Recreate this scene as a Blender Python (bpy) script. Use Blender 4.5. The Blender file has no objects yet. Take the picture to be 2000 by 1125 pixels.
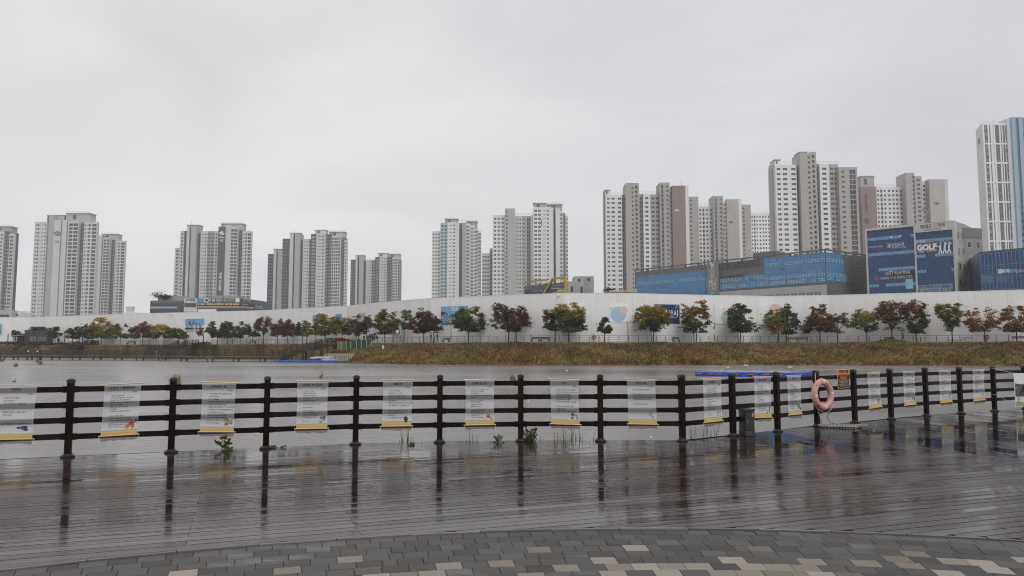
import bpy, bmesh, math, random
import numpy as np
from mathutils import Vector, Matrix
R_ = math.radians
rnd = random.Random(7)
scene = bpy.context.scene
C = scene.collection

# ------------------------------------------------------------------ camera, sky, sun, exposure
FOC, EYE = 1450.0, 1.6
PITCH = math.atan(118.5 / FOC)
cd = bpy.data.cameras.new('camera'); cam = bpy.data.objects.new('camera', cd); C.objects.link(cam)
cd.sensor_width = 36.0; cd.lens = FOC / 2000 * 36; cd.clip_start = 0.1; cd.clip_end = 6000
cam.location = (0, 0, EYE); cam.rotation_euler = (math.pi / 2 + PITCH, 0, 0)
scene.camera = cam

SUN_EL, SUN_AZ = 52, -28           # soft light from the upper left, behind the viewer
world = bpy.data.worlds.new('World'); scene.world = world; world.use_nodes = True
wn, wl = world.node_tree.nodes, world.node_tree.links
wn.clear()
wo = wn.new('ShaderNodeOutputWorld'); wb = wn.new('ShaderNodeBackground'); wb.inputs[1].default_value = 0.1
wl.new(wb.outputs[0], wo.inputs[0])
sky = wn.new('ShaderNodeTexSky'); sky.sky_type = 'NISHITA'; sky.sun_disc = False
sky.sun_elevation = R_(SUN_EL); sky.sun_rotation = R_(180 + SUN_AZ)
tc = wn.new('ShaderNodeTexCoord')
mp = wn.new('ShaderNodeMapping'); mp.inputs['Scale'].default_value = (1.0, 1.0, 2.6)
wl.new(tc.outputs['Generated'], mp.inputs[0])
n1 = wn.new('ShaderNodeTexNoise'); n1.inputs['Scale'].default_value = 2.1; n1.inputs['Detail'].default_value = 5; n1.inputs['Roughness'].default_value = 0.48
n1.inputs['Distortion'].default_value = 0.5
wl.new(mp.outputs[0], n1.inputs['Vector'])
cr = wn.new('ShaderNodeValToRGB')
cr.color_ramp.elements[0].position = 0.3; cr.color_ramp.elements[0].color = (6.5, 6.5, 6.68, 1)
cr.color_ramp.elements[1].position = 0.7; cr.color_ramp.elements[1].color = (8.2, 8.05, 8.1, 1)
e = cr.color_ramp.elements.new(0.5); e.color = (7.3, 7.22, 7.35, 1)
wl.new(n1.outputs['Fac'], cr.inputs[0])
mx = wn.new('ShaderNodeMixRGB'); mx.inputs[0].default_value = 0.97       # the cloud deck hides nearly all of the blue
sx = wn.new('ShaderNodeSeparateXYZ'); wl.new(tc.outputs['Generated'], sx.inputs[0])
gx = wn.new('ShaderNodeMapRange'); gx.inputs['From Min'].default_value = -0.65; gx.inputs['From Max'].default_value = 0.65; wl.new(sx.outputs['X'], gx.inputs['Value'])
wt = wn.new('ShaderNodeMixRGB'); wt.inputs[1].default_value = (1.1, 1.075, 1.07, 1); wt.inputs[2].default_value = (0.9, 0.925, 0.955, 1); wl.new(gx.outputs[0], wt.inputs[0])   # thinner cloud to the west, heavier to the east
wm = wn.new('ShaderNodeMixRGB'); wm.blend_type = 'MULTIPLY'; wm.inputs[0].default_value = 1.0; wl.new(cr.outputs[0], wm.inputs[1]); wl.new(wt.outputs[0], wm.inputs[2])
wl.new(sky.outputs[0], mx.inputs[1]); wl.new(wm.outputs[0], mx.inputs[2]); wl.new(mx.outputs[0], wb.inputs[0])

sl = bpy.data.lights.new('sun', 'SUN'); sl.energy = 1.6; sl.angle = R_(34); sl.color = (1.0, 0.97, 0.93)
so = bpy.data.objects.new('sun', sl); C.objects.link(so)
az, el = R_(SUN_AZ), R_(SUN_EL)
so.rotation_euler = Vector((-math.sin(az) * -1 * math.cos(el), math.cos(az) * math.cos(el), -math.sin(el))).to_track_quat('-Z', 'Y').to_euler()

scene.view_settings.view_transform = 'Standard'; scene.view_settings.look = 'None'
scene.view_settings.exposure = 0.0; scene.view_settings.gamma = 1.0; scene.view_settings.use_curve_mapping = False
scene.render.engine = 'CYCLES'
scene.cycles.use_denoising = True; scene.cycles.pixel_filter_type = 'BLACKMAN_HARRIS'; scene.cycles.filter_width = 1.1
scene.cycles.max_bounces = 8; scene.cycles.diffuse_bounces = 3; scene.cycles.glossy_bounces = 4
scene.cycles.transmission_bounces = 4; scene.cycles.transparent_max_bounces = 8; scene.cycles.volume_bounces = 1
scene.cycles.caustics_reflective = False; scene.cycles.caustics_refractive = False

# ------------------------------------------------------------------ surveying: a bearing seen in the photograph, taken to a real distance
CP, SP = math.cos(PITCH), math.sin(PITCH)
def ray(px, py):
    u = (px - 1000) / FOC; v = -(py - 562.5) / FOC
    return (u, CP - v * SP, SP + v * CP)
def at(px, py, Y):
    r = ray(px, py); t = Y / r[1]
    return Vector((r[0] * t, Y, EYE + r[2] * t))
def onz(px, py, z=0.0):
    r = ray(px, py); t = (z - EYE) / r[2]
    return Vector((r[0] * t, r[1] * t, z))
def proj(p):
    y = p[1] * CP + (p[2] - EYE) * SP; w = -p[1] * SP + (p[2] - EYE) * CP
    return (1000 + FOC * p[0] / y, 562.5 - FOC * w / y)
def lerp(a, b, t): return a + (b - a) * t
def interp(x, pts):
    if x <= pts[0][0]:
        a, b = pts[0], pts[1]
    elif x >= pts[-1][0]:
        a, b = pts[-2], pts[-1]
    else:
        for a, b in zip(pts, pts[1:]):
            if x <= b[0]: break
    return a[1] + (b[1] - a[1]) * (x - a[0]) / (b[0] - a[0])

# ------------------------------------------------------------------ materials
MATS = {}
def mat(name, col, rough=0.6, var=0.12, scale=3.0, metal=0.0, bump=0.0, bscale=20.0, spec=0.5, coat=0.0, attr=None, stretch=(1, 1, 1), rvar=0.0, streak=0.0):
    if name in MATS: return MATS[name]
    m = bpy.data.materials.new(name); m.use_nodes = True
    n, l = m.node_tree.nodes, m.node_tree.links
    b = n['Principled BSDF']
    b.inputs['Roughness'].default_value = rough; b.inputs['Metallic'].default_value = metal
    b.inputs['Specular IOR Level'].default_value = spec; b.inputs['Coat Weight'].default_value = coat
    b.inputs['Coat Roughness'].default_value = 0.08
    t = n.new('ShaderNodeTexCoord'); mpn = n.new('ShaderNodeMapping'); mpn.inputs['Scale'].default_value = stretch
    l.new(t.outputs['Object'], mpn.inputs[0])
    if attr:
        src = n.new('ShaderNodeAttribute'); src.attribute_name = attr; srcout = src.outputs['Color']
    else:
        src = n.new('ShaderNodeRGB'); src.outputs[0].default_value = (*col, 1); srcout = src.outputs[0]
    nz = n.new('ShaderNodeTexNoise'); nz.inputs['Scale'].default_value = scale; nz.inputs['Detail'].default_value = 4
    l.new(mpn.outputs[0], nz.inputs['Vector'])
    mr = n.new('ShaderNodeMapRange'); mr.inputs['From Min'].default_value = 0.3; mr.inputs['From Max'].default_value = 0.7
    mr.inputs['To Min'].default_value = 1 - var; mr.inputs['To Max'].default_value = 1 + var
    l.new(nz.outputs['Fac'], mr.inputs['Value'])
    fac = mr.outputs[0]
    if rvar:
        oi = n.new('ShaderNodeObjectInfo'); m2 = n.new('ShaderNodeMapRange'); m2.inputs['To Min'].default_value = 1 - rvar; m2.inputs['To Max'].default_value = 1 + rvar
        l.new(oi.outputs['Random'], m2.inputs['Value']); mm = n.new('ShaderNodeMath'); mm.operation = 'MULTIPLY'
        l.new(fac, mm.inputs[0]); l.new(m2.outputs[0], mm.inputs[1]); fac = mm.outputs[0]
    if streak:                                                     # rain streaks and grime running down a wall
        mp2 = n.new('ShaderNodeMapping'); mp2.inputs['Scale'].default_value = (0.9, 0.9, 0.05); l.new(t.outputs['Object'], mp2.inputs[0])
        n3 = n.new('ShaderNodeTexNoise'); n3.inputs['Scale'].default_value = 1.0; n3.inputs['Detail'].default_value = 5; l.new(mp2.outputs[0], n3.inputs['Vector'])
        m3 = n.new('ShaderNodeMapRange'); m3.inputs['From Min'].default_value = 0.35; m3.inputs['From Max'].default_value = 0.7
        m3.inputs['To Min'].default_value = 1.0; m3.inputs['To Max'].default_value = 1 - streak
        l.new(n3.outputs['Fac'], m3.inputs['Value']); mm = n.new('ShaderNodeMath'); mm.operation = 'MULTIPLY'
        l.new(fac, mm.inputs[0]); l.new(m3.outputs[0], mm.inputs[1]); fac = mm.outputs[0]
    vm = n.new('ShaderNodeVectorMath'); vm.operation = 'SCALE'
    l.new(srcout, vm.inputs[0]); l.new(fac, vm.inputs['Scale']); l.new(vm.outputs[0], b.inputs['Base Color'])
    if bump:
        nb = n.new('ShaderNodeTexNoise'); nb.inputs['Scale'].default_value = bscale; nb.inputs['Detail'].default_value = 3
        l.new(mpn.outputs[0], nb.inputs['Vector'])
        bp = n.new('ShaderNodeBump'); bp.inputs['Strength'].default_value = bump; bp.inputs['Distance'].default_value = 0.02
        l.new(nb.outputs['Fac'], bp.inputs['Height']); l.new(bp.outputs[0], b.inputs['Normal'])
    MATS[name] = m
    return m

# ------------------------------------------------------------------ mesh building
class MB:
    def __init__(s): s.v, s.f, s.m = [], [], []
    def face(s, pts, mi=0):
        i = len(s.v); s.v += [tuple(p) for p in pts]; s.f.append(tuple(range(i, i + len(pts)))); s.m.append(mi)
    def prism(s, poly, z0, z1, mi=0, bottom=True):                 # poly: plan points, counter-clockwise
        n = len(poly); i = len(s.v)
        s.v += [(p[0], p[1], z0) for p in poly] + [(p[0], p[1], z1) for p in poly]
        s.f.append(tuple(range(i + n, i + 2 * n))); s.m.append(mi)
        if bottom: s.f.append(tuple(range(i + n - 1, i - 1, -1))); s.m.append(mi)
        for k in range(n):
            j = (k + 1) % n
            s.f.append((i + k, i + j, i + n + j, i + n + k)); s.m.append(mi)
    def box(s, c, h, fr=None, mi=0):                               # centre, half sizes, frame = (X, Y, Z axes)
        X, Y, Z = fr or (Vector((1, 0, 0)), Vector((0, 1, 0)), Vector((0, 0, 1)))
        c = Vector(c); i = len(s.v)
        for sz in (-1, 1):
            for sx, sy in ((-1, -1), (1, -1), (1, 1), (-1, 1)):
                s.v.append(tuple(c + X * (h[0] * sx) + Y * (h[1] * sy) + Z * (h[2] * sz)))
        for q in ((3, 2, 1, 0), (4, 5, 6, 7), (0, 1, 5, 4), (1, 2, 6, 5), (2, 3, 7, 6), (3, 0, 4, 7)):
            s.f.append(tuple(i + k for k in q)); s.m.append(mi)
    def bar(s, a, b, w, d=None, mi=0):                             # square bar from a to b
        a, b = Vector(a), Vector(b); Z = (b - a); L = Z.length; Z.normalize()
        up = Vector((0, 0, 1)) if abs(Z.z) < 0.95 else Vector((0, 1, 0))
        X = Z.cross(up).normalized(); Y = X.cross(Z).normalized()
        s.box((a + b) / 2, (w / 2, (d or w) / 2, L / 2), (X, Y, Z), mi)
    def tube(s, pts, rad, k=6, mi=0, caps=True):                   # rad: number or list
        pts = [Vector(p) for p in pts]; n = len(pts)
        rr = rad if isinstance(rad, (list, tuple)) else [rad] * n
        i0 = len(s.v); prev = None
        for j, p in enumerate(pts):
            T = (pts[min(j + 1, n - 1)] - pts[max(j - 1, 0)])
            T = T.normalized() if T.length > 1e-9 else Vector((0, 0, 1))
            if prev is None:
                up = Vector((0, 0, 1)) if abs(T.z) < 0.9 else Vector((1, 0, 0))
                X = T.cross(up).normalized()
            else:
                X = (prev - T * prev.dot(T)); X = X.normalized() if X.length > 1e-6 else T.orthogonal().normalized()
            prev = X; Y = T.cross(X)
            for q in range(k):
                a = 2 * math.pi * q / k
                s.v.append(tuple(p + X * (rr[j] * math.cos(a)) + Y * (rr[j] * math.sin(a))))
        for j in range(n - 1):
            for q in range(k):
                a, b = i0 + j * k + q, i0 + j * k + (q + 1) % k
                s.f.append((a, b, b + k, a + k)); s.m.append(mi)
        if caps:
            s.f.append(tuple(i0 + q for q in range(k - 1, -1, -1))); s.m.append(mi)
            s.f.append(tuple(i0 + (n - 1) * k + q for q in range(k))); s.m.append(mi)
    def lathe(s, c, prof, k=12, mi=0):                             # profile of (radius, height) turned about a vertical axis
        i0 = len(s.v)
        for r, z in prof:
            for q in range(k):
                a = 2 * math.pi * q / k
                s.v.append((c[0] + r * math.cos(a), c[1] + r * math.sin(a), c[2] + z))
        for j in range(len(prof) - 1):
            for q in range(k):
                a, b = i0 + j * k + q, i0 + j * k + (q + 1) % k
                s.f.append((a, b, b + k, a + k)); s.m.append(mi)
        s.f.append(tuple(i0 + q for q in range(k - 1, -1, -1))); s.m.append(mi)
        s.f.append(tuple(i0 + (len(prof) - 1) * k + q for q in range(k))); s.m.append(mi)
    def mesh(s, name, mats, smooth=False):
        me = bpy.data.meshes.new(name); me.from_pydata(s.v, [], s.f)
        for m in (mats if isinstance(mats, (list, tuple)) else [mats]): me.materials.append(m)
        if len(me.materials) > 1: me.polygons.foreach_set('material_index', s.m)
        if smooth: me.polygons.foreach_set('use_smooth', [True] * len(me.polygons))
        return me
    def obj(s, name, mats, parent=None, smooth=False, bevel=0.0, loc=None):
        return link(name, s.mesh(name, mats, smooth), parent, bevel, loc)
def link(name, me, parent=None, bevel=0.0, loc=None):
    o = bpy.data.objects.new(name, me); C.objects.link(o)
    if loc is not None: o.location = loc
    if parent is not None:
        o.parent = parent
    if bevel:
        md = o.modifiers.new('bevel', 'BEVEL'); md.width = bevel; md.segments = 1; md.limit_method = 'ANGLE'
    return o
def tag(o, label=None, cat=None, group=None, kind=None):
    if label: o['label'] = label
    if cat: o['category'] = cat
    if group: o['group'] = group
    if kind: o['kind'] = kind
    return o
def thing(name, label, cat, group=None, loc=(0, 0, 0), rz=0.0):    # an Empty that parents the parts of one thing
    o = bpy.data.objects.new(name, None); C.objects.link(o); o.location = loc; o.rotation_euler = (0, 0, rz); o.empty_display_size = 0.2
    return tag(o, label, cat, group)
def copy_tree(root, loc, rz, label):
    r = root.copy(); C.objects.link(r); r.location = loc; r.rotation_euler = (0, 0, rz); r['label'] = label
    for ch in root.children:
        c = ch.copy(); C.objects.link(c); c.parent = r
        for g in ch.children:
            d = g.copy(); C.objects.link(d); d.parent = c
    return r

def text_mesh(body, size, align='CENTER', res=2, spacing=1.0, line=1.0, bold=0.0, extrude=0.0):
    cu = bpy.data.curves.new('lettering', 'FONT'); cu.body = body; cu.size = size; cu.align_x = align; cu.align_y = 'CENTER' if '\n' not in body else 'TOP'
    cu.resolution_u = res; cu.space_character = spacing; cu.space_line = line; cu.offset = bold; cu.extrude = extrude; cu.fill_mode = 'FRONT' if not extrude else 'BOTH'
    ob = bpy.data.objects.new('lettering', cu)
    me = bpy.data.meshes.new_from_object(ob)
    bpy.data.objects.remove(ob); bpy.data.curves.remove(cu)
    return me
def lettering(body, size, org, X, Y, m, parent, name='lettering', width=None, **kw):
    """text lying in the plane of X and Y about org; width stretches it to that many metres"""
    me = text_mesh(body, size, **kw)
    X = Vector(X).normalized(); Y = Vector(Y).normalized(); N = X.cross(Y)
    sx = 1.0
    if width and len(me.vertices):
        xs = [v.co.x for v in me.vertices]; sx = width / max(1e-6, max(xs) - min(xs))
    M = Matrix(((X.x * sx, Y.x, N.x, org[0]), (X.y * sx, Y.y, N.y, org[1]), (X.z * sx, Y.z, N.z, org[2]), (0, 0, 0, 1)))
    me.transform(M); me.materials.clear(); me.materials.append(m); me.name = name
    return link(name, me, parent)
def np_mesh(name, V, Fq, m, cols=None, k=4):
    """big meshes of loose quads or triangles straight from arrays"""
    me = bpy.data.meshes.new(name)
    nv, nf = len(V), len(Fq)
    me.vertices.add(nv); me.vertices.foreach_set('co', np.asarray(V, dtype=np.float32).ravel())
    me.loops.add(nf * k); me.loops.foreach_set('vertex_index', np.asarray(Fq, dtype=np.int32).ravel())
    me.polygons.add(nf); me.polygons.foreach_set('loop_start', np.arange(0, nf * k, k, dtype=np.int32))
    if cols is not None:
        a = me.attributes.new('tint', 'FLOAT_COLOR', 'POINT'); a.data.foreach_set('color', np.asarray(cols, dtype=np.float32).ravel())
    me.materials.append(m); me.update(calc_edges=True); me.validate()
    return me
# ------------------------------------------------------------------ wet deck material: a broken film of rain water over dark stained boards
def wet_mat(name, col, ang, film_rough, wood_rough, col2=None, grain=True, film_lo=0.47, film_hi=0.56, pscale=0.9, stretch=(0.22, 1.0, 1.0), rip=0.35, spec=0.5, bumpd=0.0015):
    m = bpy.data.materials.new(name); m.use_nodes = True
    n, l = m.node_tree.nodes, m.node_tree.links
    b = n['Principled BSDF']; b.inputs['IOR'].default_value = 1.33
    b.inputs['Specular IOR Level'].default_value = spec
    t = n.new('ShaderNodeTexCoord')
    r = n.new('ShaderNodeMapping'); r.inputs['Rotation'].default_value = (0, 0, -ang); l.new(t.outputs['Object'], r.inputs[0])
    def noise(scale, det, st, rough=0.5, dist=0.0):
        q = n.new('ShaderNodeMapping'); q.inputs['Scale'].default_value = st; l.new(r.outputs[0], q.inputs[0])
        z = n.new('ShaderNodeTexNoise'); z.inputs['Scale'].default_value = scale; z.inputs['Detail'].default_value = det; z.inputs['Roughness'].default_value = rough
        z.inputs['Distortion'].default_value = dist
        l.new(q.outputs[0], z.inputs['Vector']); return z.outputs['Fac']
    def rng(x, a, c, d, e):
        q = n.new('ShaderNodeMapRange'); q.inputs['From Min'].default_value = a; q.inputs['From Max'].default_value = c
        q.inputs['To Min'].default_value = d; q.inputs['To Max'].default_value = e; l.new(x, q.inputs['Value']); return q.outputs[0]
    def math2(op, a, c):
        q = n.new('ShaderNodeMath'); q.operation = op
        for i, x in enumerate((a, c)):
            if isinstance(x, (int, float)): q.inputs[i].default_value = x
            else: l.new(x, q.inputs[i])
        return q.outputs[0]
    oi = n.new('ShaderNodeObjectInfo')
    jig = rng(oi.outputs['Random'], 0, 1, -0.05, 0.05)             # each board holds its own amount of water
    film = rng(math2('ADD', math2('ADD', math2('MULTIPLY', noise(pscale, 5, stretch, 0.55, 0.4), 0.58), math2('MULTIPLY', noise(pscale * 4.2, 6, (stretch[0] * .7, stretch[1] * 1.5, 1), 0.65), 0.42)), jig), film_lo, film_hi, 0, 1)
    fine = noise(60 if grain else 75, 5, (0.06, 1, 1) if grain else (1, 1, 1), 0.6)
    # colour: board-to-board difference, grain, wet darkening belongs to the film
    base = n.new('ShaderNodeMixRGB'); base.inputs[1].default_value = (*col, 1); base.inputs[2].default_value = (*(col2 or [c * 1.6 for c in col]), 1)
    l.new(rng(math2('ADD', math2('MULTIPLY', fine, 0.6), math2('MULTIPLY', oi.outputs['Random'], 0.5)), 0.25, 0.85, 0, 1), base.inputs[0])
    dk = n.new('ShaderNodeVectorMath'); dk.operation = 'SCALE'; l.new(base.outputs[0], dk.inputs[0]); l.new(rng(film, 0, 1, 1.0, 0.6), dk.inputs['Scale'])
    l.new(dk.outputs[0], b.inputs['Base Color'])
    rr = math2('ADD', rng(film, 0, 1, wood_rough, film_rough), rng(fine, 0.3, 0.7, -0.03, 0.03))
    l.new(math2('MAXIMUM', rr, film_rough), b.inputs['Roughness'])
    hgt = math2('ADD', math2('MULTIPLY', math2('MULTIPLY', fine, rng(film, 0, 1, 1.0, 0.10)), 1.0), math2('MULTIPLY', noise(14, 3, (0.12, 1, 1), 0.6), rip))
    bp = n.new('ShaderNodeBump'); bp.inputs['Strength'].default_value = 1.0; bp.inputs['Distance'].default_value = bumpd
    l.new(hgt, bp.inputs['Height']); l.new(bp.outputs[0], b.inputs['Normal'])
    return m
DANG = R_(20)
M_DECK = wet_mat('wet_deck_board', (0.021, 0.0115, 0.0105), DANG, 0.03, 0.17, (0.068, 0.047, 0.043), film_lo=0.395, film_hi=0.52, rip=0.6, bumpd=0.0019)
M_DECK2 = wet_mat('wet_deck_board_cross', (0.02, 0.0125, 0.0115), R_(100), 0.025, 0.16, (0.048, 0.034, 0.032), film_lo=0.41, film_hi=0.52)
M_PAV = wet_mat('wet_grey_paver', (0.036, 0.0345, 0.032), 0, 0.1, 0.5, (0.084, 0.081, 0.076), grain=False, film_lo=0.54, film_hi=0.64, pscale=0.7, stretch=(0.6, 1.2, 1), rip=0.5, spec=0.4)
M_PAVB = wet_mat('wet_beige_paver', (0.105, 0.093, 0.076), 0, 0.2, 0.55, (0.3, 0.27, 0.232), grain=False, film_lo=0.6, film_hi=0.72, pscale=0.7, stretch=(0.6, 1.2, 1), rip=0.5, spec=0.35)
M_KERB = wet_mat('wet_edging_stone', (0.075, 0.072, 0.068), 0, 0.15, 0.45, (0.22, 0.21, 0.2), grain=False, film_lo=0.5, film_hi=0.65, spec=0.4)
M_JOINT = mat('wet_joint_sand', (0.035, 0.033, 0.03), 0.5)
M_UNDER = mat('dark_understructure', (0.012, 0.011, 0.01), 0.8)

# ------------------------------------------------------------------ the railing line and the deck edge
POST_PX = [(132, 893), (334, 884), (519, 876.7), (694, 868.5), (858.5, 864.5), (1017, 862.5), (1173, 862), (1333, 862), (1432, 851.5),
           (1519, 843), (1596.5, 833), (1670, 826), (1741, 819), (1810, 812.5), (1877, 807.5), (1943, 803)]
PST = [onz(*p) for p in POST_PX]
a20 = Vector((math.cos(R_(22)), math.sin(R_(22)), 0))
PST = [PST[0] - a20 * 2.8, PST[0] - a20 * 1.4] + PST
PST += [PST[-1] + Vector((math.cos(R_(28)), math.sin(R_(28)), 0)) * 1.42, PST[-1] + Vector((math.cos(R_(28)), math.sin(R_(28)), 0)) * 2.84]
NP = len(PST)
KINK = 9                                                            # index of the post where the railing turns
EDGE_OUT = 0.17
def seg_line(i):                                                    # deck edge parallel to bay i, outside it
    a, b = PST[i], PST[i + 1]; d = (b - a).normalized(); nrm = Vector((-d.y, d.x, 0))
    return a + nrm * EDGE_OUT, d, nrm
BC, BR = Vector((1.285, -3.78, 0)), 10.6                             # centre and radius of the curved border with the paving
def clip(poly, p, nrm):                                             # keep the side where (q - p).nrm <= 0
    out = []
    for i in range(len(poly)):
        a, b = poly[i], poly[(i + 1) % len(poly)]
        da, db = (a - p).dot(nrm), (b - p).dot(nrm)
        if da <= 0: out.append(a)
        if (da < 0 < db) or (db < 0 < da): out.append(a + (b - a) * (da / (da - db)))
    return out
SPLIT_D = Vector((math.cos(R_(-24)), math.sin(R_(-24)), 0)); SPLIT_N = Vector((-SPLIT_D.y, SPLIT_D.x, 0))
kp = seg_line(KINK - 1); SPLIT_P = PST[KINK] + Vector((0.0, 0.17, 0))
GAP, PITCHW = 0.0115, 0.1445

def board_polys(ang, length, region, smin, smax, tmin, tmax, use_border):
    u = Vector((math.cos(ang), math.sin(ang), 0)); w = Vector((-u.y, u.x, 0)); out = []
    row = 0; t = tmin
    cs, ct = BC.dot(u), BC.dot(w)
    while t < tmax:
        s = smin + (length / 2 if row % 2 else 0) - length
        while s < smax:
            s0, s1, t0, t1 = s + 0.002, s + length - 0.002, t, t + PITCHW - GAP
            if use_border:
                K = 28; low = []
                for k in range(K + 1):
                    q = lerp(s0, s1, k / K); d2 = BR ** 2 - (q - cs) ** 2
                    low.append((q, max(t0, ct + math.sqrt(d2) if d2 > 0 else -99)))
                low = [(q, b) for q, b in low if b < t1 - 0.004]         # only the stretch that lies outside the paved circle
                if len(low) < 2: s += length; continue
                s0, s1 = low[0][0], low[-1][0]
                if all(abs(b - t0) < 1e-6 for _, b in low): low = [low[0], low[-1]]
                pts = [u * q + w * b for q, b in low] + [u * s1 + w * t1, u * s0 + w * t1]
            else:
                pts = [u * s0 + w * t0, u * s1 + w * t0, u * s1 + w * t1, u * s0 + w * t1]
            for p, nn in region:
                pts = clip(pts, p, nn)
                if len(pts) < 3: break
            if len(pts) >= 3:
                A = sum((pts[i].x * pts[(i + 1) % len(pts)].y - pts[(i + 1) % len(pts)].x * pts[i].y) for i in range(len(pts))) / 2
                if A > 0.004: out.append(pts)
            s += length
        t += PITCHW; row += 1
    return out
def in_view(pts):
    for p in pts:
        if p.y > 1:
            x, y = proj(p)
            if -20 < x < 2020 and y < 1140: return True
    return False
deck = thing('deck', 'wet dark brown timber deck along the lake railing', None); deck['kind'] = 'structure'
edge_main = [(seg_line(i)[0], seg_line(i)[2]) for i in range(0, KINK)] + [(SPLIT_P, SPLIT_N)]
edge_side = [(seg_line(i)[0], seg_line(i)[2]) for i in range(KINK, NP - 1)] + [(SPLIT_P - SPLIT_N * 0.006, -SPLIT_N)]
far_lim = [(Vector((17, 0, 0)), Vector((1, 0, 0))), (Vector((-10, 0, 0)), Vector((-1, 0, 0)))]
boards = [(p, 0) for p in board_polys(DANG, 2.8, edge_main + far_lim, -12.98, 19, 1.7, 14.2, True)]
boards += [(p, 1) for p in board_polys(R_(100), 2.8, edge_side + far_lim, -2, 26, -18, 0, False)]
def board_key(b):
    c = sum(b[0], Vector()) / len(b[0]); return (0 if in_view(b[0]) else 1, c.length)
boards.sort(key=board_key)
rest = [MB(), MB()]; ACR = [Vector((-math.sin(a), math.cos(a), 0)) for a in (DANG, R_(100))]
def add_board(mb, pts, seed, across):
    r = random.Random(seed); c = sum(pts, Vector()) / len(pts)
    dz = r.uniform(-0.0008, 0.0008); roll = r.gauss(0, 0.0045)      # boards roll and sit a hair unevenly
    i = len(mb.v); n = len(pts)
    for p in pts: mb.v.append((p.x, p.y, dz + (p - c).dot(across) * roll))
    for p in pts: mb.v.append((p.x, p.y, -0.028))
    mb.f.append(tuple(range(i, i + n))); mb.m.append(0)
    for k in range(n):
        j = (k + 1) % n
        mb.f.append((i + j, i + k, i + n + k, i + n + j)); mb.m.append(0)
for k, (pts, kind) in enumerate(boards):
    if k < 290:
        mb = MB(); add_board(mb, pts, k, ACR[kind]); mb.obj('board', M_DECK2 if kind else M_DECK, deck)
    else: add_board(rest[kind], pts, k, ACR[kind])
for kind in (0, 1):
    if rest[kind].f: tag(rest[kind].obj('outer_boards', (M_DECK, M_DECK2)[kind], deck), kind='stuff')
# joists below the gaps and the fascia down to the water
mb = MB()
outer = []
for i in range(NP - 1):
    p, d, nn = seg_line(i); q = p + d * (PST[i + 1] - PST[i]).length
    if not outer: outer.append(p)
    outer.append(q if i == NP - 2 else (q + seg_line(i + 1)[0]) / 2)
inner = [BC + Vector((math.sin(a), math.cos(a), 0)) * BR for a in np.linspace(R_(-72), R_(85), 40)]
poly = [Vector((outer[0].x - 0.2, outer[0].y, 0))] + outer + [Vector((17, outer[-1].y, 0)), Vector((17, 2, 0))] + inner[::-1] + [Vector((-10, 2, 0))]
for k, o in enumerate(outer[:-1]):
    o2 = outer[k + 1]; mb.face([(o.x, o.y - .01, -0.004), (o2.x, o2.y - .01, -0.004), (o2.x, o2.y - .01, -0.3), (o.x, o.y - .01, -0.3)])
mb.obj('fascia', mat('fascia_board', (0.03, 0.022, 0.02), 0.5), deck)
mb = MB()
for k in range(len(outer) - 1):
    o, o2 = outer[k], outer[k + 1]
    for t in (0.0, 0.5): 
        p = o.lerp(o2, t); mb.box((p.x, p.y - 0.5, -0.78), (0.1, 0.1, 0.66))
mb.obj('pile', M_UNDER, deck)
sub = MB(); sub.face([(p.x, p.y - 0.06, -0.034) for p in poly]); sub.obj('subfloor', M_UNDER, deck)

# ------------------------------------------------------------------ curved paving
paving = thing('paving', 'curved grey block paving with scattered beige blocks', None); paving['kind'] = 'structure'
blocks = []
r0 = BR - 0.055; ROW = 0.172; LEN = 0.198
for row in range(13):
    ro, ri = r0 - row * ROW, r0 - (row + 1) * ROW
    a = R_(-42) + rnd.uniform(0, LEN / ro)
    pb = (0, 0, 0, .2, .22, .24, .42, .55, .5, .45, .6, .6, .5)[row]
    lastb = False
    while a < R_(38):
        da = LEN / ro * (0.55 if rnd.random() < 0.035 else 1.0)
        g = 0.0012 / ro
        pts = [BC + Vector((math.sin(x), math.cos(x), 0)) * r for x, r in ((a + g, ri + .0014), (a + da - g, ri + .0014), (a + da - g, ro - .0014), (a + g, ro - .0014))]
        beige = rnd.random() < pb * (0.35 if lastb and row < 6 else 1.0) * (0.55 if a < R_(-16) else 1.0)
        if row >= 3 and a < R_(-24): beige = rnd.random() < 0.06
        lastb = beige
        blocks.append((pts, beige)); a += da
blocks.sort(key=board_key)
def add_block(mb, pts, r):
    i = len(mb.v); c = sum(pts, Vector()) / 4; dz = -0.006 + r.uniform(-0.0015, 0.0015); gx, gy = r.gauss(0, .006), r.gauss(0, .006); e = 0.003
    top = [c + (p - c) * (1 - e / (p - c).length) for p in pts]
    for p in top: mb.v.append((p.x, p.y, dz + (p.x - c.x) * gx + (p.y - c.y) * gy))
    for p in pts: mb.v.append((p.x, p.y, dz - 0.004))
    for p in pts: mb.v.append((p.x, p.y, -0.04))
    mb.f.append((i, i + 1, i + 2, i + 3)); mb.m.append(0)
    for lv in (0, 4):
        for k in range(4):
            j = (k + 1) % 4; mb.f.append((i + lv + j, i + lv + k, i + lv + 4 + k, i + lv + 4 + j)); mb.m.append(0)
rest = [MB(), MB()]
for k, (pts, beige) in enumerate(blocks):
    if k < 300:
        mb = MB(); add_block(mb, pts, rnd); mb.obj('paving_block', M_PAVB if beige else M_PAV, paving)
    else: add_block(rest[1 if beige else 0], pts, rnd)
for q in (0, 1): tag(rest[q].obj('outer_blocks', (M_PAV, M_PAVB)[q], paving), kind='stuff')
a = R_(-42)
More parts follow.
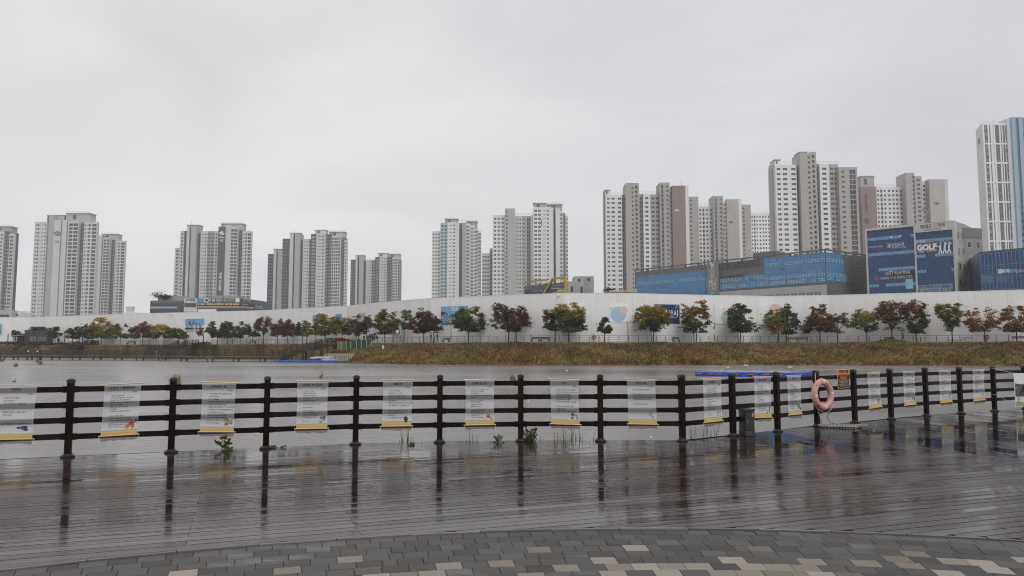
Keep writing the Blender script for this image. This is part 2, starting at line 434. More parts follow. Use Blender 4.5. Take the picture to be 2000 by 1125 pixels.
while a < R_(40):                                                    # narrow stone edging between boards and blocks
    da = 0.62 / BR
    q = [(a + .0003, BR - .05), (a + da - .0003, BR - .05), (a + da - .0003, BR - .014), (a + .0003, BR - .014)]
    mb = MB(); pts = [BC + Vector((math.sin(x), math.cos(x), 0)) * r for x, r in q]
    mb.prism([(p.x, p.y) for p in pts[::-1]], -0.05, 0.0035 + rnd.uniform(-.001, .001), 0, False); mb.obj('edging_stone', M_KERB, paving)
    a += da
bed = MB()
bed.face([BC + Vector((math.sin(a), math.cos(a), -0.014)) * (BR - 0.03) + Vector((0, 0, -0.016 + 0.014 * (BR - 0.03))) for a in np.linspace(R_(-100), R_(100), 60)][::-1])
bed.obj('joint_bed', M_JOINT, paving)
pz = MB(); pz.face([(-60, -60, -0.05), (60, -60, -0.05), (60, 1.9, -0.05), (-60, 1.9, -0.05)])
tag(pz.obj('ground', mat('plaza_ground', (0.09, 0.09, 0.088), 0.4, 0.2, 6)), kind='structure')

# ------------------------------------------------------------------ water
WZ = -1.0
def water_mat():
    m = bpy.data.materials.new('lake_water'); m.use_nodes = True
    n, l = m.node_tree.nodes, m.node_tree.links; b = n['Principled BSDF']
    b.inputs['Base Color'].default_value = (0.17, 0.166, 0.158, 1); b.inputs['IOR'].default_value = 1.333; b.inputs['Roughness'].default_value = 0.07
    t = n.new('ShaderNodeTexCoord')
    def noise(scale, det, st, rot=0.0, rough=0.5):
        q = n.new('ShaderNodeMapping'); q.inputs['Scale'].default_value = st; q.inputs['Rotation'].default_value = (0, 0, rot); l.new(t.outputs['Object'], q.inputs[0])
        z = n.new('ShaderNodeTexNoise'); z.inputs['Scale'].default_value = scale; z.inputs['Detail'].default_value = det; z.inputs['Roughness'].default_value = rough; l.new(q.outputs[0], z.inputs['Vector']); return z.outputs['Fac']
    def math2(op, a, c):
        q = n.new('ShaderNodeMath'); q.operation = op
        for i, x in enumerate((a, c)):
            if isinstance(x, (int, float)): q.inputs[i].default_value = x
            else: l.new(x, q.inputs[i])
        return q.outputs[0]
    gust = n.new('ShaderNodeMapRange'); gust.inputs['From Min'].default_value = 0.38; gust.inputs['From Max'].default_value = 0.66
    gust.inputs['To Min'].default_value = 0.25; gust.inputs['To Max'].default_value = 1.1
    l.new(noise(0.045, 5, (0.45, 1.5, 1), 0.1, 0.6), gust.inputs['Value'])
    h = math2('ADD', math2('MULTIPLY', noise(1.6, 4, (0.8, 1.6, 1), 0.2, 0.6), 0.05), math2('MULTIPLY', noise(9, 3, (1, 1.3, 1), 0.0, 0.6), 0.011))
    h = math2('MULTIPLY', h, gust.outputs[0])
    bp = n.new('ShaderNodeBump'); bp.inputs['Strength'].default_value = 1; bp.inputs['Distance'].default_value = 1.0
    l.new(h, bp.inputs['Height']); l.new(bp.outputs[0], b.inputs['Normal'])
    rr = n.new('ShaderNodeMapRange'); rr.inputs['From Max'].default_value = 1.1; rr.inputs['To Min'].default_value = 0.12; rr.inputs['To Max'].default_value = 0.34; l.new(gust.outputs[0], rr.inputs['Value']); l.new(rr.outputs[0], b.inputs['Roughness'])
    return m
mb = MB(); mb.face([(-700, 2, WZ), (700, 2, WZ), (700, 420, WZ), (-700, 420, WZ)])
tag(mb.obj('water', water_mat()), kind='structure')

# ------------------------------------------------------------------ railing
M_RAIL = mat('wet_black_brown_timber', (0.011, 0.0065, 0.0055), 0.42, 0.5, 6, bump=0.5, bscale=30, stretch=(1, 1, 0.25), spec=0.12, rvar=0.3)
M_CAP = mat('post_cap_metal', (0.02, 0.017, 0.016), 0.35, 0.25, 10, spec=0.5)
M_FLANGE = mat('cast_flange', (0.011, 0.011, 0.0115), 0.4, 0.3, 12)
railing = thing('railing', 'dark brown four-rail timber railing along the deck edge, hung with poem banners', 'railing')
RAIL_Z = (1.0, 0.767, 0.538, 0.303)
UPV = Vector((0, 0, 1))
def bay_dir(i): return (PST[i + 1] - PST[i]).normalized()
for i, p in enumerate(PST):
    d = bay_dir(min(i, NP - 2)) if i == 0 else (bay_dir(i - 1) + bay_dir(min(i, NP - 2))).normalized()
    nrm = Vector((-d.y, d.x, 0)); fr = (d, nrm, UPV)
    mb = MB(); mb.box((p.x, p.y, 0.565), (0.046, 0.046, 0.555), fr)
    post = mb.obj('post', M_RAIL, railing, bevel=0.004)
    mb = MB(); mb.box((p.x, p.y, 1.116), (0.052, 0.052, 0.022), fr); z = 1.138
    q = [Vector((p.x, p.y, z)) + d * (sx * .05) + nrm * (sy * .05) for sx, sy in ((-1, -1), (1, -1), (1, 1), (-1, 1))]
    q2 = [Vector((p.x, p.y, z + .02)) + d * (sx * .018) + nrm * (sy * .018) for sx, sy in ((-1, -1), (1, -1), (1, 1), (-1, 1))]
    for k in range(4): mb.face([q[k], q[(k + 1) % 4], q2[(k + 1) % 4], q2[k]])
    mb.face(q2); mb.obj('post_cap', M_CAP, post)
    mb = MB(); mb.lathe((p.x, p.y, 0.001), [(0.098, 0), (0.1, 0.02), (0.085, 0.034), (0.066, 0.04), (0.062, 0.055)], 16)
    mb.obj('base_flange', M_FLANGE, post)
for i in range(NP - 1):
    a, b = PST[i], PST[i + 1]; d = bay_dir(i); nrm = Vector((-d.y, d.x, 0))
    for z in RAIL_Z:
        sag = rnd.uniform(-.004, .004)
        mb = MB(); mid = (a + b) / 2; L = (b - a).length
        mb.box((mid.x, mid.y, z + sag), (L / 2 - 0.046, 0.022, 0.041), (d, nrm, UPV)); mb.obj('rail', M_RAIL, railing, bevel=0.004)
        for e, sg in ((a, 1), (b, -1)):
            c = e + d * (sg * 0.075); mb = MB()
            mb.box((c.x, c.y, z + sag), (0.030, 0.027, 0.047), (d, nrm, UPV)); mb.obj('rail_bracket', M_RAIL, railing)

# ------------------------------------------------------------------ poem banners on the bays
def cloth_mat(name, col, transp=0.13, trans=0.5):
    m = bpy.data.materials.new(name); m.use_nodes = True
    n, l = m.node_tree.nodes, m.node_tree.links
    for x in list(n):
        if x.type != 'OUTPUT_MATERIAL': n.remove(x)
    out = [x for x in n if x.type == 'OUTPUT_MATERIAL'][0]
    df = n.new('ShaderNodeBsdfDiffuse'); df.inputs[0].default_value = (*col, 1)
    tl = n.new('ShaderNodeBsdfTranslucent'); tl.inputs[0].default_value = (*col, 1)
    tp = n.new('ShaderNodeBsdfTransparent')
    m1 = n.new('ShaderNodeMixShader'); m1.inputs[0].default_value = trans; l.new(df.outputs[0], m1.inputs[1]); l.new(tl.outputs[0], m1.inputs[2])
    m2 = n.new('ShaderNodeMixShader'); m2.inputs[0].default_value = transp; l.new(m1.outputs[0], m2.inputs[1]); l.new(tp.outputs[0], m2.inputs[2])
    l.new(m2.outputs[0], out.inputs[0]); return m
M_CLOTH = cloth_mat('thin_white_banner_cloth', (0.95, 0.95, 0.99), 0.3, 0.72)
M_YEL = cloth_mat('yellow_banner_hem', (0.72, 0.54, 0.2), 0.0, 0.3)
M_FLAP = cloth_mat('thin_brown_hem', (0.2, 0.13, 0.11), 0.35, 0.4)
M_INK = mat('black_ink', (0.02, 0.02, 0.03), 0.7)
M_WOODROD = mat('pale_wood_rod', (0.62, 0.47, 0.33), 0.5)
M_LINE = mat('grey_green_line', (0.22, 0.25, 0.22), 0.7)
M_STRING = mat('white_string', (0.6, 0.6, 0.58), 0.7)
def flat(name, c): return mat('print_' + name, c, 0.7, 0.25, 40)
PRINT = {'blue': flat('blue', (0.04, 0.11, 0.2)), 'navy': flat('navy', (0.02, 0.03, 0.07)), 'orange': flat('orange', (0.6, 0.16, 0.03)), 'red': flat('red', (0.35, 0.05, 0.03)),
         'brown': flat('brown', (0.2, 0.1, 0.06)), 'green': flat('green', (0.1, 0.3, 0.05)), 'black': flat('black', (0.03, 0.03, 0.035)), 'olive': flat('olive', (0.3, 0.3, 0.12)),
         'tan': flat('tan', (0.45, 0.36, 0.22)), 'violet': flat('violet', (0.2, 0.2, 0.42)), 'grey': flat('grey', (0.3, 0.3, 0.32))}
SYL = '가나는은의이에를그대하늘바람꽃물길마음사랑새달노래오다고어지'
def poem(r, n):
    out = []
    for k in range(n):
        if r.random() < 0.16 and 0 < k < n - 1: out.append(''); continue
        line = []
        for w in range(r.randint(2, 5)): line.append(''.join(r.choice(SYL) for _ in range(r.randint(2, 4))))
        out.append(' '.join(line))
    return '\n'.join(out)
def leaf_shape(mb, c, X, Y, s, n, r, jag=0.45, rot=0.0):
    pts = []
    for k in range(n * 2):
        a = math.pi * k / n + rot; q = s * (1.0 if k % 2 == 0 else jag) * r.uniform(0.8, 1.2)
        pts.append(c + X * (q * math.cos(a)) + Y * (q * math.sin(a)))
    for k in range(len(pts)): mb.face([c, pts[k], pts[(k + 1) % len(pts)]])
BANNERS = [  # bay, px centre, title, author dots, lines, picture, label
    (1, 32, '주천지', 10, 'rocks', 'poem banner cut off by the left edge, with a dark blue picture in its corner'),
    (2, 239, '낙엽이 아름답더라', 15, 'maple', 'poem banner with a red and orange maple leaf picture, second from the left'),
    (3, 427.5, '도독천의 새', 12, 'nest', 'poem banner with a small brown bird-like picture, above the heart-leaved plant'),
    (4, 610, '날개의 주인에게', 18, 'flowers', 'densely lettered poem banner with a violet picture, below the heron'),
    (5, 777, '빗물 방', 12, 'vase', 'poem banner with a dark bottle and green sprig picture'),
    (6, 937, '산딸꽃 늦사랑', 16, 'berries', 'poem banner with an orange berry picture'),
    (7, 1102, '독고', 10, 'blueflower', 'poem banner with a blue and black picture above the tall reeds'),
    (8, 1252, '쉰다는 꽃', 7, 'sprig', 'widely spaced poem banner with a thin black sprig picture'),
    (9, 1389.5, '첫나들이', 15, 'stones', 'poem banner with a beige house-like picture, just past the corner of the railing'),
    (10, 1488, '봄나비 사랑', 14, 'pine', 'poem banner with a tall dark tree picture beside the utility cabinet'),
    (11, 1549, '가을 길', 15, 'greenleaf', 'poem banner with a green leaf picture, left of the life ring'),
    (13, 1705, '그대의 길', 13, 'owl', 'poem banner with an olive green picture, first to the right of the warning sign'),
    (14, 1774, '달마중꽃', 13, 'ink', 'poem banner with a small black ink blot picture'),
    (15, 1844, '물의 노래', 14, 'reeds', 'poem banner with thin dark stalks drawn in its corner'),
    (16, 1910, '바람꽃', 10, 'gold', 'poem banner with a golden picture, last one before the landscape banner'),
]
def make_banner(bay, px, title, nl, pic, label):
    a, b = PST[bay], PST[bay + 1]; d = bay_dir(bay); nf = Vector((d.y, -d.x, 0))      # nf faces the deck
    lo, hi = 0.0, 1.0
    for _ in range(30):
        t = (lo + hi) / 2
        if proj(a.lerp(b, t) + UPV * 0.7)[0] < px: lo = t
        else: hi = t
    r = random.Random(px); mid = a.lerp(b, t) + nf * 0.0205
    root = thing('poem_banner', label, 'banner', 'poem banners hung on the railing', loc=(0, 0, 0))
    W = 0.25; z0, z1 = 0.375, 1.062; sway = r.uniform(-.03, .03); tilt = r.uniform(-.012, .012); wr = r.uniform(.0015, .004); wf = r.uniform(2.4, 4.6); wk = r.uniform(2, 7)
    def pt(u, z, off=0.0):                                           # u in -1..1 across the cloth
        k = (z1 - z) / (z1 - z0)
        return mid + d * (u * W * (1 - .03 * math.sin(math.pi * k)) + sway * k) + UPV * (z + tilt * u) + nf * (0.006 + off + .003 * k + wr * math.sin(wf * u + wk * k + px) * min(1, 3 * k))
    mb = MB(); N, Mr = 8, 12
    for i in range(Mr + 1):
        for j in range(N + 1): mb.v.append(tuple(pt(-1 + 2 * j / N, lerp(z0, z1, i / Mr))))
    for i in range(Mr):
        for j in range(N):
            k = i * (N + 1) + j; mb.f.append((k, k + 1, k + N + 2, k + N + 1)); mb.m.append(0)
    mb.obj('cloth', M_CLOTH, root, smooth=True)
    mb = MB(); mb.tube([pt(-1.12, z1 + .006, .0), pt(1.12, z1 + .006, .0)], 0.009, 8); mb.obj('top_rod', M_WOODROD, root)
    mb = MB()
    for i in range(2):
        mb.face([pt(-.985, lerp(.30, .368, i / 2), .004), pt(.985, lerp(.30, .368, i / 2), .004), pt(.985, lerp(.30, .368, (i + 1) / 2), .004), pt(-.985, lerp(.30, .368, (i + 1) / 2), .004)])
    mb.obj('yellow_hem', M_YEL, root)
    mb = MB(); mb.face([pt(-.98, .2995 + .07, .0045), pt(.98, .2995 + .07, .0045), pt(.98, .376, .0045), pt(-.98, .376, .0045)]); mb.obj('dark_line', M_LINE, root)
    mb = MB(); mb.tube([pt(-1.1, .297, .006), pt(1.1, .297, .006)], 0.0075, 8); mb.obj('bottom_rod', M_WOODROD, root)
    mb = MB(); w = [r.uniform(-.012, .012) for _ in range(9)]
    for j in range(8):
        u0, u1 = -1 + j / 4, -1 + (j + 1) / 4
        mb.face([pt(u0 * .97, .225 + w[j], .002), pt(u1 * .97, .225 + w[j + 1], .002), pt(u1 * .97, .294, .002), pt(u0 * .97, .294, .002)])
    mb.obj('brown_flap', M_FLAP, root)
    mb = MB()
    for sg in (-1, 1): mb.tube([pt(1.06 * sg, .3, .006), pt(1.07 * sg, .2, .004)], .0028, 4)
    for sg in (-1, 1): mb.tube([pt(.97 * sg, 1.06, .006), pt(.97 * sg, .9, .006)], .0016, 4)
    mb.obj('tie_cord', M_STRING, root)
    T = lambda u, z: pt(u, z, .0035)
    Y2 = (T(0, .7) - T(0, .6)).normalized()
    def print_text(body, size, u, z, name, **kw):                   # the lettering follows the cloth
        me = text_mesh(body, size, **kw)
        for v in me.vertices: v.co = pt(u + v.co.x / W, z + v.co.y, .0022)
        me.materials.clear(); me.materials.append(M_INK); me.name = name; link(name, me, root)
    print_text(title, .046, -.03, 1.003, 'title_lettering', bold=.0009, spacing=1.02)
    print_text('이은지', .024, .68, .945, 'author_lettering', bold=.0006)
    body = poem(r, nl); step = min(.041, .5 / nl)
    print_text(body, step * .62, -.62, .90, 'poem_lettering', align='LEFT', res=1, line=1.62, bold=.0004)
    c = T(.62, .44); mb = MB(); X, Y = d, Y2; q = lambda x, y, o=0: c + X * x + Y * y + nf * o
    ms = [PRINT['black']]
    if pic == 'rocks':
        ms = [PRINT['blue'], PRINT['navy']]
        for k in range(6): leaf_shape(mb, q(r.uniform(-.09, .05), r.uniform(-.015, .03), .0005 * k), X, Y * .6, r.uniform(.025, .045), 4, r, .8); mb.m[-8:] = [k % 2] * 8
    elif pic == 'maple':
        ms = [PRINT['red'], PRINT['orange'], PRINT['black']]
        leaf_shape(mb, q(0, .03), X, Y, .07, 5, r, .4, .3); leaf_shape(mb, q(.06, .07, .0005), X, Y, .03, 4, r, .5); mb.m[-8:] = [2] * 8
        leaf_shape(mb, q(-.05, -.02, .0005), X, Y, .045, 5, r, .45); mb.m[-10:] = [1] * 10; leaf_shape(mb, q(.015, -.035, .001), X, Y, .03, 3, r, .4); mb.m[-6:] = [1] * 6
    elif pic == 'berries':
        ms = [PRINT['orange'], PRINT['olive'], PRINT['red']]
        for k in range(7): leaf_shape(mb, q(r.uniform(-.045, .045), r.uniform(-.05, .03), .0004 * k), X, Y, .02, 6, r, .9); mb.m[-12:] = [2 * (k % 2)] * 12
        for k in range(4): leaf_shape(mb, q(r.uniform(-.04, .04), r.uniform(.05, .08), .0004 * k), X, Y * .5, .022, 3, r, .5); mb.m[-6:] = [1] * 6
    elif pic in ('vase', 'pine', 'reeds', 'sprig'):
        ms = [PRINT['black'], PRINT['green']]
        if pic == 'vase':
            leaf_shape(mb, q(0, -.03), X * .7, Y, .05, 6, r, .95)
            for k in range(7): leaf_shape(mb, q(r.uniform(-.025, .02), .02 + .018 * k, .0005), X, Y * .5, .022, 3, r, .4, k); mb.m[-6:] = [1] * 6
        elif pic == 'pine':
            for k in range(8): leaf_shape(mb, q(.04 + r.uniform(-.008, .008), -.06 + .025 * k, .0004 * k), X * .5, Y, .03 - .002 * k, 4, r, .6)
            leaf_shape(mb, q(-.03, -.06), X, Y, .03, 5, r, .5)
        elif pic == 'reeds':
            for k in range(3):
                x = -.03 + .03 * k; mb.face([q(x, -.07), q(x + .008, -.07), q(x + .012, .06 + .02 * k), q(x + .004, .06 + .02 * k)])
        else:
            pts = [(-.03, .07), (-.01, .03), (.01, -.01), (.02, -.05), (.05, -.07)]
            for (x0, y0), (x1, y1) in zip(pts, pts[1:]): mb.face([q(x0 - .004, y0), q(x1 - .004, y1), q(x1 + .004, y1), q(x0 + .004, y0)])
            for k in range(5): leaf_shape(mb, q(r.uniform(-.04, .03), r.uniform(-.02, .06), .0004), X, Y, .014, 3, r, .4)
    else:
        pal = {'nest': ('brown', 'tan'), 'flowers': ('violet', 'green', 'navy'), 'blueflower': ('blue', 'black', 'grey'), 'stones': ('tan', 'grey', 'olive'), 'greenleaf': ('green', 'black'), 'owl': ('olive', 'green', 'black'), 'ink': ('black', 'navy'), 'gold': ('tan', 'orange', 'grey')}[pic]
        ms = [PRINT[x] for x in pal]
        for k in range(9):
            s = r.uniform(.018, .036); leaf_shape(mb, q(r.uniform(-.055, .055), r.uniform(-.045, .045), .0004 * k), X, Y * r.uniform(.5, 1.2), s, r.randint(3, 6), r, r.uniform(.4, .8), k); 
            nn = [i for i in range(len(mb.m))]
        for k in range(len(mb.m)): mb.m[k] = (k // 9) % len(ms)
    mb.obj('picture', ms, root)
for bn in BANNERS: make_banner(*bn)
# ------------------------------------------------------------------ things along the railing
def along(i, t, off=0.0, z=0.0):                                    # a point on bay i, off metres towards the deck
    d = bay_dir(i); nf = Vector((d.y, -d.x, 0)); return PST[i].lerp(PST[i + 1], t) + nf * off + UPV * z
# life ring on its post
LP = 12; d = (bay_dir(LP - 1) + bay_dir(LP)).normalized(); nf = Vector((d.y, -d.x, 0)); nf = (nf + Vector((-.12, 0, .05))).normalized(); d = Vector((-nf.y, nf.x, 0)).normalized(); up = nf.cross(d) * -1
if up.z < 0: up = -up
rc = PST[LP] + nf * 0.13 + Vector((0.02, 0, 0.655))
ring = thing('life_ring', 'faded coral life ring hanging from a railing post', 'life ring')
mb = MB(); RM, rm, K1, K2 = 0.258, 0.07, 40, 12
for i in range(K1):
    A = 2 * math.pi * i / K1
    for j in range(K2):
        Bq = 2 * math.pi * j / K2; q = RM + rm * math.cos(Bq) * 1.0
        mb.v.append(tuple(rc + d * (q * math.cos(A)) + up * (q * math.sin(A)) + nf * (rm * 0.85 * math.sin(Bq))))
for i in range(K1):
    for j in range(K2):
        mb.f.append((i * K2 + j, ((i + 1) % K1) * K2 + j, ((i + 1) % K1) * K2 + (j + 1) % K2, i * K2 + (j + 1) % K2)); mb.m.append(0)
M_CORAL = mat('faded_coral_plastic', (0.56, 0.27, 0.245), 0.42, 0.12, 8, spec=0.4)
mb.obj('ring_body', M_CORAL, ring, smooth=True)
for A in (90, 5, 183, 272):
    mb = MB(); a = R_(A)
    for k in range(2):
        a0, a1 = a + R_(-6 + 6 * k), a + R_(6 * k)
        def rp(aa, bb): return rc + d * ((RM + (rm + .002) * math.cos(bb)) * math.cos(aa)) + up * ((RM + (rm + .002) * math.cos(bb)) * math.sin(aa)) + nf * ((rm * .85 + .002) * math.sin(bb))
        for w in range(4):
            b0, b1 = R_(55 + 18 * w), R_(55 + 18 * (w + 1)); mb.face([rp(a0, b0), rp(a1, b0), rp(a1, b1), rp(a0, b1)])
    mb.obj('reflective_patch', mat('reflective_tape', (0.62, 0.55, 0.5), 0.35), ring)
for A in (45, 135, 225, 315):
    a = R_(A); c = rc + d * ((RM + rm * .55) * math.cos(a)) + up * ((RM + rm * .55) * math.sin(a)) + nf * (rm * .62)
    mb = MB(); tg = (d * -math.sin(a) + up * math.cos(a)); rd = (d * math.cos(a) + up * math.sin(a)); mb.box(c, (.035, .014, .012), (tg, (rd * .8 + nf * .6).normalized(), tg.cross((rd * .8 + nf * .6).normalized())))
    mb.obj('rope_slot', mat('dull_red_slot', (0.4, 0.13, 0.1), 0.5), ring)
mb = MB(); mb.tube([rc + (d * math.cos(a) + up * math.sin(a)) * (RM + rm + .012) + nf * (.01 * math.sin(6 * a)) + Vector((0, 0, -.05 * max(0, -math.sin(2 * a + .6)))) for a in np.linspace(R_(110), R_(330), 30)], .005, 5)
mb.tube([PST[LP] + Vector((-.03, -.05, 1.1)), rc + up * .1 - d * .22, rc - d * .35 + up * .02], .006, 5)
mb.obj('grab_line', M_STRING, ring)
# throwing rope: from the ring down to a heap on the boards
def rope_mat():
    m = bpy.data.materials.new('black_and_white_rope'); m.use_nodes = True; n, l = m.node_tree.nodes, m.node_tree.links; b = n['Principled BSDF']; b.inputs['Roughness'].default_value = .6
    a = n.new('ShaderNodeAttribute'); a.attribute_name = 'tint'; l.new(a.outputs['Color'], b.inputs['Base Color']); return m
def rope(name, pts, rad, m, parent=None, period=0.05):
    P = []
    for a, b in zip(pts, pts[1:]):
        n = max(1, int((b - a).length / (period / 2)))
        for k in range(n): P.append(a.lerp(b, k / n))
    P.append(pts[-1]); mb = MB(); mb.tube(P, rad, 5, caps=False); me = mb.mesh(name, m)
    at_ = me.attributes.new('tint', 'FLOAT_COLOR', 'POINT'); cols = []
    for j in range(len(P)):
        c = (0.55, 0.52, 0.47, 1) if j % 2 else (0.012, 0.012, 0.012, 1)
        cols += list(c) * 5
    at_.data.foreach_set('color', cols); return link(name, me, parent)
M_ROPE = rope_mat()
r = random.Random(5); c0 = onz(1640, 834); pts = []
for k in range(40):
    a = k * 0.8 + r.uniform(-.2, .2); ex = .42 + .12 * math.sin(k * .37) + r.uniform(-.1, .1); ey = .09 + .05 * math.sin(k * .9 + 1) + r.uniform(-.03, .03)
    sp = d.lerp(Vector((1, 0, 0)), .7); fw = Vector((-sp.y, sp.x, 0))
    pts.append(c0 + sp * (ex * math.cos(a) + r.uniform(-.05, .05) + .1 * math.sin(k * .05)) + fw * (ey * 2.2 * math.sin(a)) + UPV * (.012 + .03 * k / 40 + .012 * r.random()))
sm = []
for i in range(len(pts) - 1):
    sm.append(pts[i]); p0, p3 = pts[max(i - 1, 0)], pts[min(i + 2, len(pts) - 1)]
    mid = (pts[i] + pts[i + 1]) * .5625 - (p0 + p3) * .0625; sm.append(mid)
hang = [rc - up * .3 - d * .1 + nf * .05, Vector((PST[LP].x - .06, PST[LP].y - .16, .42)), Vector((PST[LP].x - .02, PST[LP].y - .2, .2)), Vector((PST[LP].x + .02, PST[LP].y - .22, .02))]
coil = thing('rope_heap', 'black and white throwing rope heaped on the wet boards below the life ring', 'rope')
rope('rope_coils', sm, .0085, M_ROPE, coil); rope('hanging_end', hang + [sm[0]], .0085, M_ROPE, coil)
mb = MB(); q = PST[LP]; mb.tube([rc - up * .32 + d * .12, q + Vector((.16, -.2, .3)), q + Vector((.12, -.2, .2)), q + Vector((.18, -.22, .1)), q + Vector((.3, -.25, .07)), q + Vector((.22, -.3, .02))], .006, 5); mb.obj('thin_black_cord', M_INK, coil)

# warning sign
sg = thing('warning_sign', 'black and orange life-saving equipment notice on the railing beside the life ring', 'sign')
i = LP; t0 = .62; dd = bay_dir(i); nn = Vector((dd.y, -dd.x, 0)); c = along(i, .60, .035, .955); lo, hi = 0.0, 1.0
for _ in range(30):
    t0 = (lo + hi) / 2
    if proj(PST[i].lerp(PST[i + 1], t0) + UPV * .9)[0] < 1644: lo = t0
    else: hi = t0
c = along(i, t0, .04, .955); hw, hh = .215, .20
mb = MB(); mb.box(c, (hw, .006, hh), (dd, nn, UPV)); mb.obj('orange_plate', mat('sign_orange', (0.75, 0.28, 0.03), 0.45, 0.06), sg, bevel=.003)
mb = MB(); cc = c + nn * .007 - UPV * .04; 
def rect(mb, c, X, Y, hx, hy, mi=0): mb.face([c - X * hx - Y * hy, c + X * hx - Y * hy, c + X * hx + Y * hy, c - X * hx + Y * hy], mi)
rect(mb, cc - UPV * .005, dd, UPV, hw - .014, hh - .06); mb.obj('black_panel', M_INK, sg)
M_SO = mat('sign_orange_ink', (0.8, 0.24, 0.04), 0.5, 0.05); M_SW = mat('sign_white_ink', (0.75, 0.75, 0.72), 0.5, 0.05)
lettering('인명구조용 구명환', .075, c + nn * .0085 + UPV * .15, dd, UPV, M_INK, sg, 'heading_lettering', width=.36, bold=.003)
lettering('이곳은 인명구조용', .05, c + nn * .0092 + UPV * .075, dd, UPV, mat('sign_red_ink', (0.5, 0.06, 0.03), 0.5), sg, 'red_lettering', width=.33, bold=.002)
lettering('구명환입니다', .046, c + nn * .0092 + UPV * .025, dd, UPV, M_SO, sg, 'orange_lettering', width=.25, bold=.002)
for k in range(5): lettering('구조용 구명환은 인명 구조용이다', .026, c + nn * .0092 - UPV * (.022 + .031 * k), dd, UPV, M_SW, sg, 'small_lettering', width=.36 - .03 * (k % 3), res=1)
# utility cabinet
i = 10; p = at(1459, 850, onz(1459, 851)[1]); p.z = 0; dd = bay_dir(i); dd = (dd + Vector((.35, -.12, 0))).normalized(); nn = Vector((dd.y, -dd.x, 0)); fr = (dd, -nn, UPV)
cab = thing('utility_cabinet', 'dark grey metal utility cabinet standing against the railing', 'cabinet')
M_CAB = mat('painted_dark_metal', (0.027, 0.026, 0.025), 0.36, 0.15, 6, spec=.5); M_CABP = mat('cabinet_plinth', (0.04, 0.039, 0.037), 0.45, 0.2, 6)
p = p + UPV * 0; hw, hd = .105, .1
mb = MB(); mb.box(p + UPV * .05, (hw + .004, hd + .004, .047), fr); mb.obj('plinth', M_CABP, cab, bevel=.004)
mb = MB(); mb.box(p + UPV * .28, (hw - .004, hd - .004, .182), fr); body = mb.obj('cabinet_body', M_CAB, cab, bevel=.004)
mb = MB(); mb.box(p + UPV * .28 + nn * (hd - .001), (hw - .014, .004, .168), fr); door = mb.obj('cabinet_door', M_CAB, cab, bevel=.003)
mb = MB(); mb.box(p + UPV * .477, (hw + .012, hd + .012, .017), fr); mb.obj('lid', M_CABP, cab, bevel=.005)
mb = MB()
for k in range(4): mb.box(p + UPV * (.36 + .018 * k) + nn * (hd + .005) + dd * .055, (.014, .002, .0045), fr)
mb.obj('vent_louvre', mat('bright_louvre', (0.55, 0.55, 0.53), 0.3), cab)
mb = MB(); mb.box(p + UPV * .27 + nn * (hd + .006) - dd * .06, (.006, .005, .035), fr); mb.obj('door_handle', mat('steel', (0.35, 0.35, 0.35), 0.3, metal=.8), cab)
# landscape banner tied on near the right edge
i = NP - 3; ban = thing('landscape_banner', 'large printed landscape banner with a road and dark lettering, cut off by the right edge', 'banner')
A = at(1979, 729, 18.3); zt, zb = at(1979, 729, 18.3).z, at(1984, 794, 18.3).z; dx = Vector((math.cos(R_(12)), math.sin(R_(12)), 0)); nn = Vector((dx.y, -dx.x, 0)); A.z = 0
def bq(u, v, o=0.0): return A + dx * u + UPV * lerp(zb, zt, v) + nn * (o + .01 * math.sin(4 * u + 3 * v))
mb = MB()
for a in range(10):
    for b in range(6): mb.face([bq(a * .22, b / 6), bq(a * .22 + .22, b / 6), bq(a * .22 + .22, b / 6 + 1 / 6), bq(a * .22, b / 6 + 1 / 6)], 0)
sheet = mb.obj('printed_sheet', cloth_mat('white_vinyl', (.72, .74, .78), 0, .2), ban, smooth=True)
mb = MB(); r = random.Random(3)
def strip(lowf, highf, mi, o, n=22, u0=.02, u1=2.18):
    for k in range(n):
        a, b = lerp(u0, u1, k / n), lerp(u0, u1, (k + 1) / n); mb.face([bq(a, lowf(a), o), bq(b, lowf(b), o), bq(b, highf(b), o), bq(a, highf(a), o)], mi)
strip(lambda u: .02, lambda u: .55 + .05 * math.sin(9 * u), 0, .002)
strip(lambda u: .30, lambda u: .62 + .07 * math.sin(7 * u + 1) + .03 * math.sin(31 * u), 1, .003)
strip(lambda u: .02, lambda u: max(.03, min(.42, .36 - .22 * (u - .35))), 2, .004, u0=.28)
strip(lambda u: .36 - .22 * (u - .35) - .0, lambda u: .375 - .22 * (u - .35), 3, .005, u0=.35, u1=1.8)
mb.obj('printed_picture', [PRINT['olive'], mat('print_dark_hill', (0.06, 0.08, 0.07), 0.6, .4, 14), mat('print_road', (0.12, 0.14, 0.17), 0.5), PRINT['grey']], ban)
lettering('시', .40, bq(.31, .46, .012), dx, UPV, M_INK, ban, 'dark_lettering', align='CENTER')
q = PST[NP - 3]
for z in (1.08, .42):
    mb = MB(); mb.tube([q + Vector((.05, -.06, z)), q + Vector((-.06, -.05, z + .005)), q + Vector((.06, -.07, z)), bq(0, 1 if z > 1 else .0, 0)], .004, 5); mb.obj('tie_cord', M_STRING, ban)

